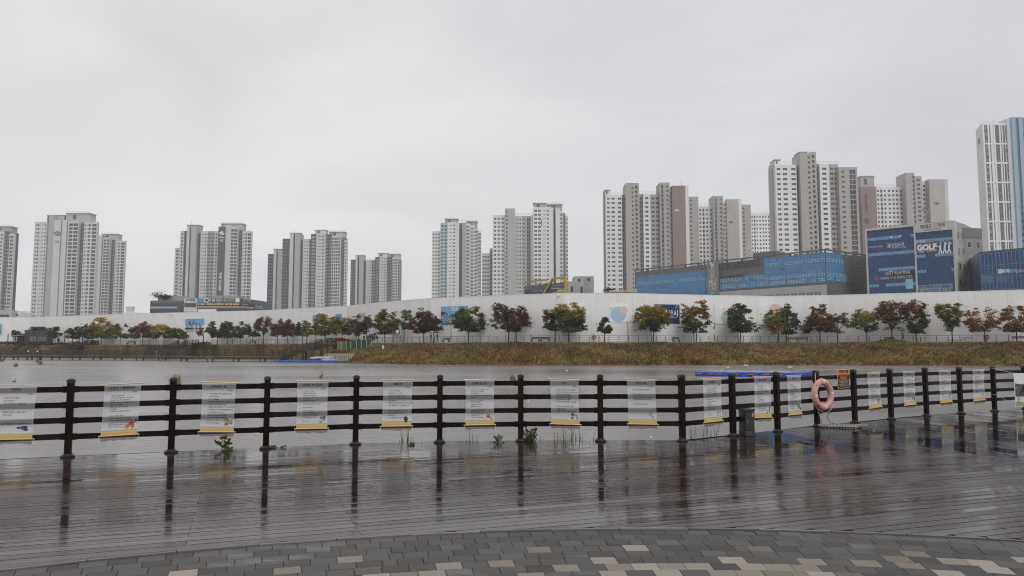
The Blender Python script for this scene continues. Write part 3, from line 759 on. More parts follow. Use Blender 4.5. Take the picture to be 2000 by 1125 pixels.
# ------------------------------------------------------------------ plants at the water's edge
M_BLADE = mat('reed_blade', (0.085, 0.12, 0.03), 0.5, .35, 5, rvar=.15); M_DRY = mat('dry_reed_blade', (0.26, 0.21, 0.10), 0.7, .3, 4); M_DARKBL = mat('dark_reed_stalk', (0.045, 0.055, 0.025), 0.6, .3, 5)
def blade(mb, base, h, lean, w, r, segs=4):
    dr = Vector((math.cos(lean[0]), math.sin(lean[0]), 0)); side = Vector((-dr.y, dr.x, 0)); side = (side + Vector((1, 0, 0)) * .8).normalized(); prev = None
    for k in range(segs + 1):
        t = k / segs; p = base + UPV * (h * t * (1 - .25 * lean[1] * t)) + dr * (h * lean[1] * t ** 1.8); ww = w * (1 - t) ** .7 * .5 + .0006
        cur = (p - side * ww, p + side * ww)
        if prev: mb.face([prev[0], prev[1], cur[1], cur[0]])
        prev = cur
def reeds(name, label, cat, group, spots, m, zb=WZ - .05):
    root = thing(name, label, cat, group)
    r = random.Random(int(spots[0][0]))
    for (px, py, h, n, spread) in spots:                             # px, top bearing; rooted in the water just outside the deck edge
        base = None; mb = MB()
        q = onz(px, py, 0.0); i = min(range(NP - 1), key=lambda k: abs((q - seg_line(k)[0]).dot(seg_line(k)[2])) if -0.2 <= (q - PST[k]).dot(bay_dir(k)) <= 1.8 else 9)
        o = q + seg_line(i)[2] * (.02 + max(0, -((q - seg_line(i)[0]).dot(seg_line(i)[2])))); o.z = zb
        for k in range(n):
            b = o + Vector((r.uniform(-spread, spread), abs(r.gauss(0, .05)) + .03, 0)); hh = (h - zb) * r.uniform(.72, 1.03)
            blade(mb, b, hh, (r.uniform(0, 6.28), abs(r.gauss(.1, .09))), .036 if m is M_BLADE else .02, r, 5)
        mb.obj('blade_tuft', m, root)
    return root
reeds('reed_clump', 'tall green reeds with a bright blade tuft under the poem banner with the vase picture', 'reeds', 'green reeds growing at the deck edge', [(790, 868, .32, 14, .05), (806, 866, .27, 10, .09), (822, 866, .14, 4, .05)], M_BLADE)
reeds('reed_clump', 'two or three lone reed blades just right of the fifth railing post', 'reeds', 'green reeds growing at the deck edge', [(871, 865, .16, 3, .03)], M_BLADE)
reeds('reed_clump', 'narrow fan of green reeds under the poem banner with the berry picture', 'reeds', 'green reeds growing at the deck edge', [(922, 864, .25, 8, .035)], M_BLADE)
reeds('reed_clump', 'long row of tall green reeds under the poem banner with the blue and black picture', 'reeds', 'green reeds growing at the deck edge', [(1056, 863, .25, 5, .05), (1092, 863, .26, 11, .05), (1106, 863, .3, 14, .05), (1120, 863, .33, 14, .05), (1130, 863, .28, 12, .04), (1145, 863, .27, 13, .07), (1159, 863, .12, 5, .05)], M_BLADE)
reeds('reed_clump', 'sparse short reeds between the two posts left of the railing corner', 'reeds', 'green reeds growing at the deck edge', [(1192, 863, .16, 4, .03), (1205, 863, .1, 2, .03)], M_DARKBL)
reeds('reed_clump', 'dense dark reeds behind the bottom rail at the corner of the railing', 'reeds', 'green reeds growing at the deck edge', [(1372, 859, .3, 12, .08), (1388, 857, .34, 16, .08), (1402, 855, .36, 16, .08), (1413, 854, .38, 12, .06)], M_DARKBL)
M_HEART = mat('heart_leaf', (0.14, 0.22, 0.025), 0.4, .2, 8, rvar=.2)
def leafy(name, label, cat, px, py, leaves, size, m, stemcol=M_DARKBL):
    root = thing(name, label, cat); o = onz(px, py); o.y += .12; r = random.Random(px); stem = MB()
    for (dx, z, s) in leaves:
        c = Vector((o.x + dx, o.y - r.uniform(0, .1), z)); stem.tube([o + Vector((0, 0, -.5)), (o + c) / 2 + Vector((0, 0, -.02)), c], .004, 4)
        mb = MB(); rot = r.uniform(-.7, .7); fx = Vector((math.cos(rot), r.uniform(-.3, .3), math.sin(rot))).normalized(); fy = (Vector((-math.sin(rot), -.55, math.cos(rot)))).normalized() * -1
        out = [(0, .05), (.3, .32), (.62, .3), (.72, -.05), (.5, -.5), (0, -1.0), (-.5, -.5), (-.72, -.05), (-.62, .3), (-.3, .32)]
        P = [c + fx * (a * s) + fy * (-b * s) + UPV * (.15 * s * abs(a)) for a, b in out]; cm = c + fy * (.4 * s)
        for k in range(len(P)): mb.face([cm, P[k], P[(k + 1) % len(P)]])
        mb.obj('leaf', m, root)
    stem.obj('stem', stemcol, root)
leafy('heart_leaved_plant', 'bright green heart-leaved plant growing at the deck edge', 'plant', 436, 879, [(-.02, .2, .07), (-.12, .13, .062), (-.1, .1, .058), (.02, .12, .07), (.08, .11, .062), (.1, .03, .066), (-.04, .06, .066), (.03, .05, .058), (.08, .0, .05), (-.07, .18, .045), (.05, .16, .04)], .08, M_HEART)
leafy('small_round_leaved_plant', 'low round-leaved plant in the reeds at the deck edge', 'plant', 803, 871, [(0, .03, .06), (.02, -.01, .05), (-.02, .0, .05)], .06, M_HEART)
leafy('creeping_plant', 'small creeping plant beside the third railing post', 'plant', 533, 876, [(-.03, .03, .045), (.02, .02, .04), (.12, .02, .035), (-.06, .0, .04), (.17, .03, .03)], .06, M_HEART)
leafy('bushy_weed', 'bushy dark green weed behind the railing right of the middle post', 'plant', 1036, 863, [(r.uniform(-.13, .12), r.uniform(-.02, .24), r.uniform(.014, .028)) for _ in range(70)], .04, mat('weed_leaf', (0.07, 0.12, 0.03), 0.5, .3, 8, rvar=.3))
leafy('small_sprig', 'small dark leafy sprig at the deck edge left of the middle post', 'plant', 975, 865, [(r.uniform(-.1, .1), r.uniform(0, .13), r.uniform(.02, .035)) for _ in range(16)], .03, MATS['weed_leaf'])
mb = MB(); o = onz(494, 879); r = random.Random(2)
for k in range(7): blade(mb, o + Vector((r.uniform(-.13, .13), .08, -.3)), r.uniform(.3, .36), (r.uniform(0, 6), .1), .008, r, 3)
tag(mb.obj('dark_twigs', M_DARKBL), 'row of tiny dark twigs at the deck edge left of the third post', 'twigs')
# reeds out in the water
def tuft(px, py, hpx, wpx, label, n=60):
    p = onz(px, py, WZ); s = p.y / FOC; r = random.Random(px); mb = MB(); root = thing('water_grass', label, 'grass tuft', 'dry grass tufts standing in the lake')
    for k in range(n): blade(mb, p + Vector((r.gauss(0, wpx * s * .18), r.gauss(0, wpx * s * .18), -.05)), hpx * s * r.uniform(.55, 1.05), (r.uniform(0, 6.28), r.uniform(0, .45)), 1.5 * s, r, 4)
    mb.obj('blade_tuft', M_DRY, root)
    mb = MB(); mb.lathe((p.x, p.y, WZ - .02), [(wpx * s * .33, 0), (wpx * s * .26, .05 * hpx * s), (wpx * s * .1, .1 * hpx * s)], 10); mb.obj('root_mound', mat('muddy_roots', (0.05, 0.04, 0.025), 0.8), root)
tuft(30, 716, 9, 8, 'small dry grass tuft alone in the lake, in front of the double tuft')
tuft(74, 708, 9, 9, 'rear half of the double dry grass tuft near the boardwalk', 50); tuft(78, 712, 10, 11, 'front half of the double dry grass tuft near the boardwalk')
tuft(2, 706, 9, 9, 'dry grass tuft cut off by the left edge of the view')
tuft(340, 755, 30, 26, 'tall dry grass tuft in the water behind the second railing post', 90); tuft(1001, 746, 18, 16, 'dry yellow grass tuft in the water behind the middle railing post', 60)

# ------------------------------------------------------------------ birds and flotsam
def skin_body(name, joints, edges, m, parent, sub=2, root=0):
    me = bpy.data.meshes.new(name); me.from_pydata([j[:3] for j in joints], edges, []); ob = bpy.data.objects.new(name, me); C.objects.link(ob)
    md = ob.modifiers.new('skin', 'SKIN'); sv = me.skin_vertices[0].data
    for i, j in enumerate(joints): sv[i].radius = (j[3], j[4] if len(j) > 4 else j[3]); sv[i].use_root = (i == root)
    s2 = ob.modifiers.new('sub', 'SUBSURF'); s2.levels = sub; s2.render_levels = sub
    dg = bpy.context.evaluated_depsgraph_get(); em = bpy.data.meshes.new_from_object(ob.evaluated_get(dg)); bpy.data.objects.remove(ob)
    em.name = name; em.materials.clear()
    for x in (m if isinstance(m, (list, tuple)) else [m]): em.materials.append(x)
    em.polygons.foreach_set('use_smooth', [True] * len(em.polygons))
    return link(name, em, parent)
hp = onz(627, 748, WZ)
hr = thing('heron', 'grey heron standing upright in the shallow lake behind the railing', 'bird')
k = hp.y / FOC; hz = WZ
skin_body('heron_body', [(hp.x - .12, hp.y, hz + .38, .06, .05), (hp.x - .02, hp.y, hz + .48, .15, .12), (hp.x + .06, hp.y, hz + .6, .12, .1), (hp.x + .09, hp.y, hz + .71, .055), (hp.x + .06, hp.y, hz + .8, .034), (hp.x + .09, hp.y, hz + .9, .03), (hp.x + .1, hp.y, hz + .95, .032), (hp.x + .2, hp.y, hz + .95, .009)],
          [(0, 1), (1, 2), (2, 3), (3, 4), (4, 5), (5, 6), (6, 7)], mat('heron_grey', (0.17, 0.17, 0.16), 0.8, .4, 9), hr, root=1)
for s in (-.03, .04):
    mb = MB(); mb.tube([(hp.x + s, hp.y + s, hz - .1), (hp.x + s + .02, hp.y + s, hz + .22), (hp.x + s, hp.y + s, hz + .45)], .013, 5); mb.obj('leg', mat('heron_leg', (0.1, 0.08, 0.05), .7), hr)
mb = MB(); mb.lathe((hp.x, hp.y, hz - .05), [(.28, 0), (.25, .06), (.12, .1)], 9); tag(mb.obj('pale_rock', mat('pale_rock', (.4, .4, .38), .7, .3, 6)), 'pale stone just above the water under the heron', 'rock')
bp_ = onz(27, 746, WZ); bd = thing('waterbird', 'small dark bird swimming alone at the far left with a ripple behind it', 'bird')
skin_body('bird_body', [(bp_.x - .16, bp_.y, WZ + .0, .03), (bp_.x, bp_.y, WZ + .01, .06), (bp_.x + .08, bp_.y, WZ + .04, .045), (bp_.x + .1, bp_.y, WZ + .14, .028), (bp_.x + .11, bp_.y, WZ + .19, .036), (bp_.x + .19, bp_.y, WZ + .185, .01)], [(0, 1), (1, 2), (2, 3), (3, 4), (4, 5)], mat('dark_feather', (0.03, 0.028, 0.025), .6), bd, root=1)
for px, py, lab in ((1272, 853.5, 'white scrap of litter floating on the lake near the railing corner'), (1107, 724, 'tiny white speck floating far out on the lake'), (1032, 784, 'pale speck floating behind the railing near the middle')):
    p = onz(px, py, WZ); s = p.y / FOC; mb = MB(); mb.lathe((p.x, p.y, WZ), [(2.2 * s, 0), (2.4 * s, .5 * s), (.8 * s, 1.2 * s)], 7); tag(mb.obj('floating_litter', mat('white_foam', (.75, .75, .73), .6)), lab, 'litter')
p = onz(500, 850, WZ); mb = MB(); mb.lathe((p.x, p.y, WZ), [(.05, 0), (.055, .02), (.03, .035)], 8); tag(mb.obj('floating_leaf', mat('yellow_leaf', (.6, .45, .05), .5)), 'yellow leaf floating on the lake left of the third post', 'leaf')
# ------------------------------------------------------------------ far bank: wall line, walkway, grass slope
WTOP, GZ = 11.5, 2.75
WALLPX = [(-330, 633), (0, 620), (57, 620), (242, 613.5), (500, 607), (678, 598), (742, 591), (841, 583), (1000, 576.5), (1100, 573), (1235, 573.5), (1350, 576.3), (1500, 579), (1619, 577.3), (1694, 575), (2000, 566.5), (2250, 559)]
def wall_pt(px, py):
    r = ray(px, py); t = (WTOP - EYE) / r[2]; return Vector((r[0] * t, r[1] * t, 0))
WL = [wall_pt(*p) for p in WALLPX]
def offs(line, d):                                                  # move a plan line d metres towards the viewer
    out = []
    for i, p in enumerate(line):
        t = (line[min(i + 1, len(line) - 1)] - line[max(i - 1, 0)]).normalized(); out.append(p + Vector((t.y, -t.x, 0)) * d)
    return out
FL = offs(WL, 5.0); TL = offs(WL, 3.3); PL = offs(WL, 2.2)
def line_at(line, px, z=GZ):                                         # where the bearing px crosses a plan line
    r = ray(px, 660); k = r[0] / r[1]; best = None
    for a, b in zip(line, line[1:]):
        d = b - a; den = d.x - k * d.y
        if abs(den) < 1e-9: continue
        t = (k * a.y - a.x) / den
        if -1e-6 <= t <= 1 + 1e-6:
            p = a + d * t
            if p.y > 5 and (best is None): best = p
    if best is None: best = line[0] if px < 0 else line[-1]
    return Vector((best.x, best.y, z))
def along_line(line, step, start=0.0):
    out = []; L = start
    for a, b in zip(line, line[1:]):
        d = (b - a).length
        while L <= d: out.append((a.lerp(b, L / d), (b - a).normalized())); L += step
        L -= d
    return out
# site hoarding: white sheet panels with recessed joints
M_HOARD = mat('white_hoarding_sheet', (0.78, 0.78, 0.775), 0.45, 0.02, 0.4, streak=0.06, rvar=0.008)
hoard = thing('hoarding', 'long tall white site hoarding running behind the whole row of trees', 'wall')
k = 0
for a, b in zip(WL, WL[1:]):
    L = (b - a).length; n = max(1, round(L / 2.4)); d = (b - a).normalized(); nn = Vector((d.y, -d.x, 0))
    for j in range(n):
        p, q = a.lerp(b, j / n) + d * .006, a.lerp(b, (j + 1) / n) - d * .006; mb = MB(); W = (q - p).length
        rib = 6; pts = []
        for c in range(rib):                                          # folded sheet: shallow ribs
            u0 = c / rib
            for u, o in ((u0 + .0, .0), (u0 + .70 / rib, .0), (u0 + .76 / rib, -.016), (u0 + .94 / rib, -.016)): pts.append(p + d * (W * u) + nn * o)
        pts.append(q); i = len(mb.v)
        for e in pts: mb.v.append((e.x, e.y, GZ - .1)); mb.v.append((e.x, e.y, WTOP))
        for c in range(len(pts) - 1): mb.f.append((i + 2 * c, i + 2 * c + 2, i + 2 * c + 3, i + 2 * c + 1)); mb.m.append(0)
        back = [p - nn * .12, q - nn * .12]
        mb.face([(back[1].x, back[1].y, GZ), (back[0].x, back[0].y, GZ), (back[0].x, back[0].y, WTOP), (back[1].x, back[1].y, WTOP)]); mb.face([(p.x, p.y, WTOP), (q.x, q.y, WTOP), (back[1].x, back[1].y, WTOP), (back[0].x, back[0].y, WTOP)])
        mb.obj('sheet_panel', M_HOARD, hoard)
    mb = MB(); m_ = (a + b) / 2 - nn * .08; mb.box((m_.x, m_.y, WTOP + .04), (L / 2, .1, .05), (d, Vector((-d.y, d.x, 0)), UPV)); mb.obj('top_capping', M_HOARD, hoard)

# ground beyond, walkway, slope
def bank_mat(name, attr):
    m = bpy.data.materials.new(name); m.use_nodes = True; n, l = m.node_tree.nodes, m.node_tree.links; b = n['Principled BSDF']; b.inputs['Roughness'].default_value = .9; b.inputs['Specular IOR Level'].default_value = .1
    t = n.new('ShaderNodeTexCoord')
    def noise(s, det, rough=.6, st=(1, 1, 1)):
        q = n.new('ShaderNodeMapping'); q.inputs['Scale'].default_value = st; l.new(t.outputs['Object'], q.inputs[0])
        z = n.new('ShaderNodeTexNoise'); z.inputs['Scale'].default_value = s; z.inputs['Detail'].default_value = det; z.inputs['Roughness'].default_value = rough; l.new(q.outputs[0], z.inputs['Vector']); return z.outputs['Fac']
    r1 = n.new('ShaderNodeValToRGB'); r1.color_ramp.elements[0].position = .3; r1.color_ramp.elements[0].color = (0.06, 0.06, 0.02, 1)
    r1.color_ramp.elements[1].position = .72; r1.color_ramp.elements[1].color = (0.165, 0.097, 0.036, 1)
    for p, c in ((.42, (0.105, 0.084, 0.029, 1)), (.5, (0.145, 0.1, 0.036, 1)), (.6, (0.135, 0.077, 0.03, 1))):
        e = r1.color_ramp.elements.new(p); e.color = c
    l.new(noise(.16, 6, .62, (1, .8, 1.4)), r1.inputs[0])
    mr = n.new('ShaderNodeMapRange'); mr.inputs['From Min'].default_value = .3; mr.inputs['From Max'].default_value = .7; mr.inputs['To Min'].default_value = .6; mr.inputs['To Max'].default_value = 1.45; l.new(noise(1.3, 6, .7), mr.inputs['Value'])
    vm = n.new('ShaderNodeVectorMath'); vm.operation = 'SCALE'; l.new(r1.outputs[0], vm.inputs[0]); l.new(mr.outputs[0], vm.inputs['Scale'])
    out = vm.outputs[0]
    if attr:
        a = n.new('ShaderNodeAttribute'); a.attribute_name = 'tint'; v2 = n.new('ShaderNodeVectorMath'); v2.operation = 'MULTIPLY'; l.new(out, v2.inputs[0]); l.new(a.outputs['Color'], v2.inputs[1]); out = v2.outputs[0]
    l.new(out, b.inputs['Base Color']); return m
M_BANK = bank_mat('autumn_grass_slope', False); M_GRASS = bank_mat('autumn_grass_blades', True)
SHOREPX = [(-400, 696.5), (0, 698), (70, 698.5), (200, 699.5), (400, 700.5), (520, 702), (600, 704), (680, 709), (800, 712), (1000, 713), (1400, 713), (1700, 714), (2000, 714.5), (2300, 715)]
def shore(px):
    return onz(px, interp(px, SHOREPX) + .35 * math.sin(px * .11) * math.sin(px * .037 + 1) + .2 * math.sin(px * .29 + 2), WZ)
NX, NS = 420, 18
pxs = np.linspace(-360, 2240, NX); crest = [line_at(FL, p) for p in pxs]; sh = [shore(p) for p in pxs]
mb = MB(); rr = random.Random(1)
ph = [rr.uniform(0, 6) for _ in range(12)]
def bump2(x, y): return .22 * math.sin(x * .55 + ph[0]) * math.sin(y * .7 + ph[1]) + .14 * math.sin(x * 1.3 + ph[2] + .5 * y) + .12 * math.sin(x * .21 + ph[3]) + .07 * math.sin(2.7 * x + ph[4]) * math.sin(2.1 * y + ph[5])
def bank_pt(i, t):
    a, b = sh[i], crest[i]; p = a.lerp(b, t); z = lerp(WZ - .08, GZ - .05, t ** .9) + bump2(p.x, p.y) * math.sin(math.pi * min(1, t)) * 1.2
    lf = math.exp(-((pxs[i] - 1740) / 26) ** 2) * .75 * math.exp(-((t - .93) / .12) ** 2)
    return Vector((p.x, p.y, z + lf))
for i in range(NX):
    a = sh[i]; u = (crest[i] - a).normalized(); mb.v.append((a.x - u.x * 3, a.y - u.y * 3, WZ - 1.2))
    for j in range(NS + 1): mb.v.append(tuple(bank_pt(i, j / NS)))
    w = line_at(WL, pxs[i]); mb.v.append((w.x, w.y, GZ)); 
st = NS + 3
for i in range(NX - 1):
    for j in range(st - 2):
        k = i * st + j; mb.f.append((k, k + st, k + st + 1, k + 1)); mb.m.append(0)
tag(mb.obj('bank', M_BANK, smooth=True), kind='structure')
mb = MB()                                                             # paved walkway behind the railing
A, B2 = offs(WL, 4.9), offs(WL, 2.9)
for k in range(len(WL) - 1): mb.face([(A[k].x, A[k].y, GZ + .05), (A[k + 1].x, A[k + 1].y, GZ + .05), (B2[k + 1].x, B2[k + 1].y, GZ + .05), (B2[k].x, B2[k].y, GZ + .05)])
tag(mb.obj('path', mat('walkway_paving', (0.2, 0.17, 0.15), .5, .2, 2)), kind='structure')
mb = MB()
for k in range(len(WL) - 1):
    a, b = WL[k], WL[k + 1]; mb.face([(a.x, a.y, GZ - .02), (b.x, b.y, GZ - .02), (b.x * 2.6, 930, GZ - .02), (a.x * 2.6, 930, GZ - .02)])
tag(mb.obj('terrain', mat('distant_ground', (0.13, 0.125, 0.11), .8, .3, .05)), kind='structure')

# grass on the slope: one mass of blades
G = np.random.default_rng(4); N = 120000
ii = G.uniform(0, NX - 1.001, N); tt = np.clip(G.beta(1.1, 1.0, N), .005, 1.0)
SHA = np.array([tuple(p) for p in sh]); CRA = np.array([tuple(p) for p in crest]); i0 = ii.astype(int); fr_ = (ii - i0)[:, None]
S0 = SHA[i0] * (1 - fr_) + SHA[i0 + 1] * fr_; C0 = CRA[i0] * (1 - fr_) + CRA[i0 + 1] * fr_
Pg = S0 * (1 - tt[:, None]) + C0 * tt[:, None]
lf = np.exp(-((np.interp(ii, np.arange(NX), pxs) - 1740) / 26) ** 2) * .75 * np.exp(-((tt - .93) / .12) ** 2)
bz = .22 * np.sin(Pg[:, 0] * .55 + ph[0]) * np.sin(Pg[:, 1] * .7 + ph[1]) + .14 * np.sin(Pg[:, 0] * 1.3 + ph[2] + .5 * Pg[:, 1]) + .12 * np.sin(Pg[:, 0] * .21 + ph[3]) + .07 * np.sin(2.7 * Pg[:, 0] + ph[4]) * np.sin(2.1 * Pg[:, 1] + ph[5])
Pg[:, 2] = (WZ - .08) * (1 - tt ** .9) + (GZ - .05) * tt ** .9 + bz * np.sin(np.pi * tt) * 1.2 + lf - .06
patch = np.sin(Pg[:, 0] * .35 + 1.7 * np.sin(Pg[:, 1] * .3)) * np.sin(Pg[:, 1] * .5 + Pg[:, 0] * .13)
h = (G.uniform(.12, .34, N) * (1 + .55 * patch)) * np.where(tt > .93, .5, 1); aL = G.uniform(0, 6.28, N); lean = G.uniform(.3, 1.3, N); w = G.uniform(.03, .075, N)
dx, dy = np.cos(aL), np.sin(aL); V = np.zeros((N, 4, 3)); sd = np.stack([np.ones(N), G.uniform(-.6, .6, N), np.zeros(N)], 1)
V[:, 0] = Pg - sd * w[:, None]; V[:, 1] = Pg + sd * w[:, None]
tip = Pg + np.stack([dx * h * lean, dy * h * lean, h], 1); V[:, 2] = tip + sd * w[:, None] * .45; V[:, 3] = tip - sd * w[:, None] * .45
tint = np.clip(G.normal(1.03, .14, (N, 1)), .5, 1.9) * np.ones((N, 3)); tint *= 1 + G.normal(0, .07, (N, 3)); wet = tt < .13; tint[wet] *= np.array([.85, .58, .5]); ol = patch < -.35; tint[ol] *= np.array([.62, .8, .75]); pale = G.random(N) < .035; tint[pale] *= np.array([1.9, 1.9, 2.4])
cols = np.concatenate([np.repeat(tint, 4, 0), np.ones((N * 4, 1))], 1)
tag(link('grass', np_mesh('grass', V.reshape(-1, 3), np.arange(N * 4).reshape(-1, 4), M_GRASS, cols)), kind='stuff')

# ------------------------------------------------------------------ walkway railing on the far bank
M_FRAIL = mat('dark_walkway_railing', (0.03, 0.026, 0.024), .5)
frail = thing('walkway_railing', 'thin dark railing along the top of the far grass bank', 'railing')
RL = offs(WL, 4.8); pm = MB(); pm.box((0, 0, .56), (.035, .035, .56)); pmesh = pm.mesh('railing_post', M_FRAIL)
posts = along_line(RL, 1.72)
for p, d in posts:
    if -30 < proj((p.x, p.y, GZ))[0] < 2030: link('railing_post', pmesh, frail, loc=(p.x, p.y, GZ))
for a, b in zip(RL, RL[1:]):
    for z, w in ((1.1, .05), (.78, .03), (.46, .03), (.14, .03)):
        mb = MB(); mb.bar((a.x, a.y, GZ + z), (b.x, b.y, GZ + z), w); mb.obj('railing_bar', M_FRAIL, frail)
def on_path(px, back=0.0):                                            # a place on the walkway strip
    p = line_at(offs(WL, 4.2 - back), px, GZ + .05); r = ray(px, 660); return p, Vector((r[0], r[1], 0)).normalized()
def wall_dir(px):
    for (a, b), (pa, pb) in zip(zip(WL, WL[1:]), zip(WALLPX, WALLPX[1:])):
        if pa[0] <= px <= pb[0]: return (b - a).normalized()
    return Vector((1, 0, 0))
# ------------------------------------------------------------------ prints on the hoarding
def poster(x0, x1, y0, y1, name, label, base, cat='poster', group=None):
    p = line_at(WL, (x0 + x1) / 2); d = wall_dir((x0 + x1) / 2); nn = Vector((d.y, -d.x, 0)); a = line_at(WL, x0); b = line_at(WL, x1)
    zt = at((x0 + x1) / 2, y0, p.y).z; zb = at((x0 + x1) / 2, y1, p.y).z; W = (b - a).length; H = zt - zb; o = Vector((a.x, a.y, zb)) + nn * .05
    if (b - a).dot(d) < 0: o = Vector((b.x, b.y, zb)) + nn * .05
    root = thing(name, label, cat, group)
    f = lambda u, v, e=0.0: o + d * (W * u) + UPV * (H * v) + nn * e
    mb = MB(); mb.box(f(.5, .5, -.01), (W / 2, .01, H / 2), (d, -nn, UPV)); mb.obj('printed_sheet', base, root)
    return root, f, d, W, H
def disc(f, W, H, cu, cv, rad, e, n=28, a0=0, a1=360):
    return [f(cu + rad / W * math.cos(R_(a)), cv + rad / H * math.sin(R_(a)), e) for a in np.linspace(a0, a1, n)]
PW = mat('poster_white', (.8, .81, .84), .5, .02); PBL = mat('poster_pale_blue', (.38, .53, .72), .5, .02); PBE = mat('poster_peach', (.68, .53, .43), .5, .02); PGR = mat('poster_pale_green', (.45, .57, .5), .5, .02)
PYE = mat('poster_yellow', (.62, .56, .2), .5, .02); PNV = mat('poster_navy', (.018, .035, .115), .45, .05); PTE = mat('poster_teal', (.08, .42, .35), .5, .02); PSK = mat('poster_sky_blue', (.16, .36, .62), .5, .1, 1)
PMID = mat('poster_mid_blue', (.09, .22, .42), .5, .05); PINKY = mat('poster_dusty_pink', (.5, .38, .34), .5, .05); PDK = mat('poster_dark', (.035, .045, .06), .5, .3, 2)
def star(root, f, W, H, cu, cv, s, e):
    mb = MB(); P = []
    for k in range(8):
        a = math.pi * k / 4; q = s if k % 2 == 0 else s * .28; P.append(f(cu + q * math.cos(a) / W, cv + q * math.sin(a) / H, e))
    for k in range(8): mb.face([f(cu, cv, e), P[k], P[(k + 1) % 8]])
    mb.obj('sparkle', PYE, root)
def circles(x0, x1, y0, y1, label, items, starpos):
    root, f, d, W, H = poster(x0, x1, y0, y1, 'round_motif_poster', label, PW, 'poster', 'white posters with round colour spots')
    for k, (m, u, v, r0, nm) in enumerate(items):
        mb = MB(); P = disc(f, W, H, u, v, r0, .006 + .004 * k); P = [p for p in P]; mb.face(P[:-1]); mb.obj(nm, m, root)
    if starpos: star(root, f, W, H, starpos[0], starpos[1], .38, .018)
    return root, f, d, W, H
circles(1191, 1227, 592, 630, 'white poster with a large pale blue disc and a small peach disc', [(PBL, .47, .42, 1.42, 'blue_spot'), (PBE, .77, .62, .72, 'peach_spot')], (.1, .72))
circles(1397, 1441, 596, 633.5, 'white poster with a pale green disc, half behind a dark tree', [(PGR, .6, .33, 1.5, 'green_spot')], (.42, .78))
circles(1481, 1531, 597, 634, 'white poster with a peach disc behind the yellow and orange tree', [(PBE, .68, .72, 1.3, 'peach_spot')], (.13, .55))
root, f, d, W, H = poster(1109, 1146, 592, 630, 'half_pink_poster', 'white poster with a dusty pink lower part behind the bright yellow tree', PW)
mb = MB(); mb.face([f(.02, .02, .006), f(.98, .02, .006), f(.98, .68, .006), f(.02, .68, .006)]); mb.obj('pink_field', PINKY, root)
root, f, d, W, H = poster(1279, 1328, 594.5, 632, 'navy_poster', 'navy blue city poster with white Korean lettering and a teal slash', PNV)
lettering('도경산시', 1.35, f(.52, .51, .012), d, UPV, mat('poster_white_ink', (.75, .76, .8), .5, .02), root, 'white_lettering', width=W * .84, bold=.03)
lettering('시민중심 행복경산', .34, f(.62, .32, .012), d, UPV, MATS['poster_white_ink'], root, 'small_lettering', width=W * .55, res=1)
mb = MB(); mb.face([f(.8, .8, .01), f(.86, .8, .01), f(.96, .97, .01), f(.9, .97, .01)]); mb.obj('teal_slash', PTE, root)
root, f, d, W, H = poster(861, 914, 598, 634, 'city_view_poster', 'large aerial city view poster with a blue sky and road, half hidden by a tree', PSK)
mb = MB(); r = random.Random(8)
mb.face([f(0, 0, .004), f(1, 0, .004), f(1, .58, .004), f(0, .58, .004)], 0)
for k in range(26):
    a, b = k / 26, (k + 1) / 26; hh = .62 + .08 * math.sin(5 * a + 2) + .05 * math.sin(13 * a) + (.12 if a > .55 else 0); hb = .62 + .08 * math.sin(5 * b + 2) + .05 * math.sin(13 * b) + (.12 if b > .55 else 0)
    mb.face([f(a, .55, .006), f(b, .55, .006), f(b, hb, .006), f(a, hh, .006)], 1)
for k in range(90):
    u, v = r.uniform(0, .75), r.uniform(.1, .58)
    if u > .1 + (.6 - v) * .9 and v < .5: continue
    s = r.uniform(.01, .022); mb.face([f(u, v, .009), f(u + s, v, .009), f(u + s, v + s * 2, .009), f(u, v + s * 2, .009)], 2)
mb.face([f(.2, 0, .008), f(.95, 0, .008), f(.6, .6, .008), f(.56, .6, .008)], 3)
for k in range(5): mb.face([f(.3 + .13 * k, 0, .01), f(.32 + .13 * k, 0, .01), f(.575 + .006 * k, .58, .01), f(.57 + .006 * k, .58, .01)], 2)
mb.obj('printed_city', [PMID, PDK, PW, mat('poster_olive', (.1, .12, .07), .5, .3, 2)], root)
lettering('안심해', 1.0, f(.5, .85, .012), d, UPV, MATS['poster_white_ink'], root, 'title_lettering', width=W * .25, bold=.02)
root, f, d, W, H = poster(361, 398, 622.5, 648, 'skyline_poster', 'blue poster of a dark city skyline mirrored in water', PSK)
mb = MB(); r = random.Random(5)
mb.face([f(0, .02, .004), f(1, .02, .004), f(1, .5, .004), f(0, .5, .004)], 1)
for k in range(13):
    u = .05 + k * .068; hh = r.uniform(.32, .68) if 1 < k < 11 else .3; wd = r.uniform(.025, .045)
    mb.face([f(u, .2, .008), f(u + wd, .2, .008), f(u + wd, .2 + hh, .008), f(u, .2 + hh, .008)], 0); mb.face([f(u, .02, .008), f(u + wd, .02, .008), f(u + wd, .19, .008), f(u, .19, .008)], 2)
mb.face([f(0, .18, .006), f(1, .18, .006), f(1, .3, .006), f(.8, .28, .006), f(.5, .25, .006), f(.2, .33, .006), f(0, .3, .006)], 0)
mb.obj('printed_skyline', [PDK, PW, PMID], root)
for x0, x1, y0, y1, lab in ((-12, 5, 632, 653, 'deep blue poster cut off by the left edge of the view'), (610, 622, 615, 628, 'pale blue poster peeping out left of the large olive-yellow tree'), (655, 667, 613, 622, 'small blue poster above the green-yellow tree')):
    root, f, d, W, H = poster(x0, x1, y0, y1, 'blue_poster', lab, PSK); mb = MB(); mb.face([f(0, 0, .006), f(1, 0, .006), f(1, .35, .006), f(.5, .5, .006), f(0, .4, .006)]); mb.obj('printed_shape', PMID, root)
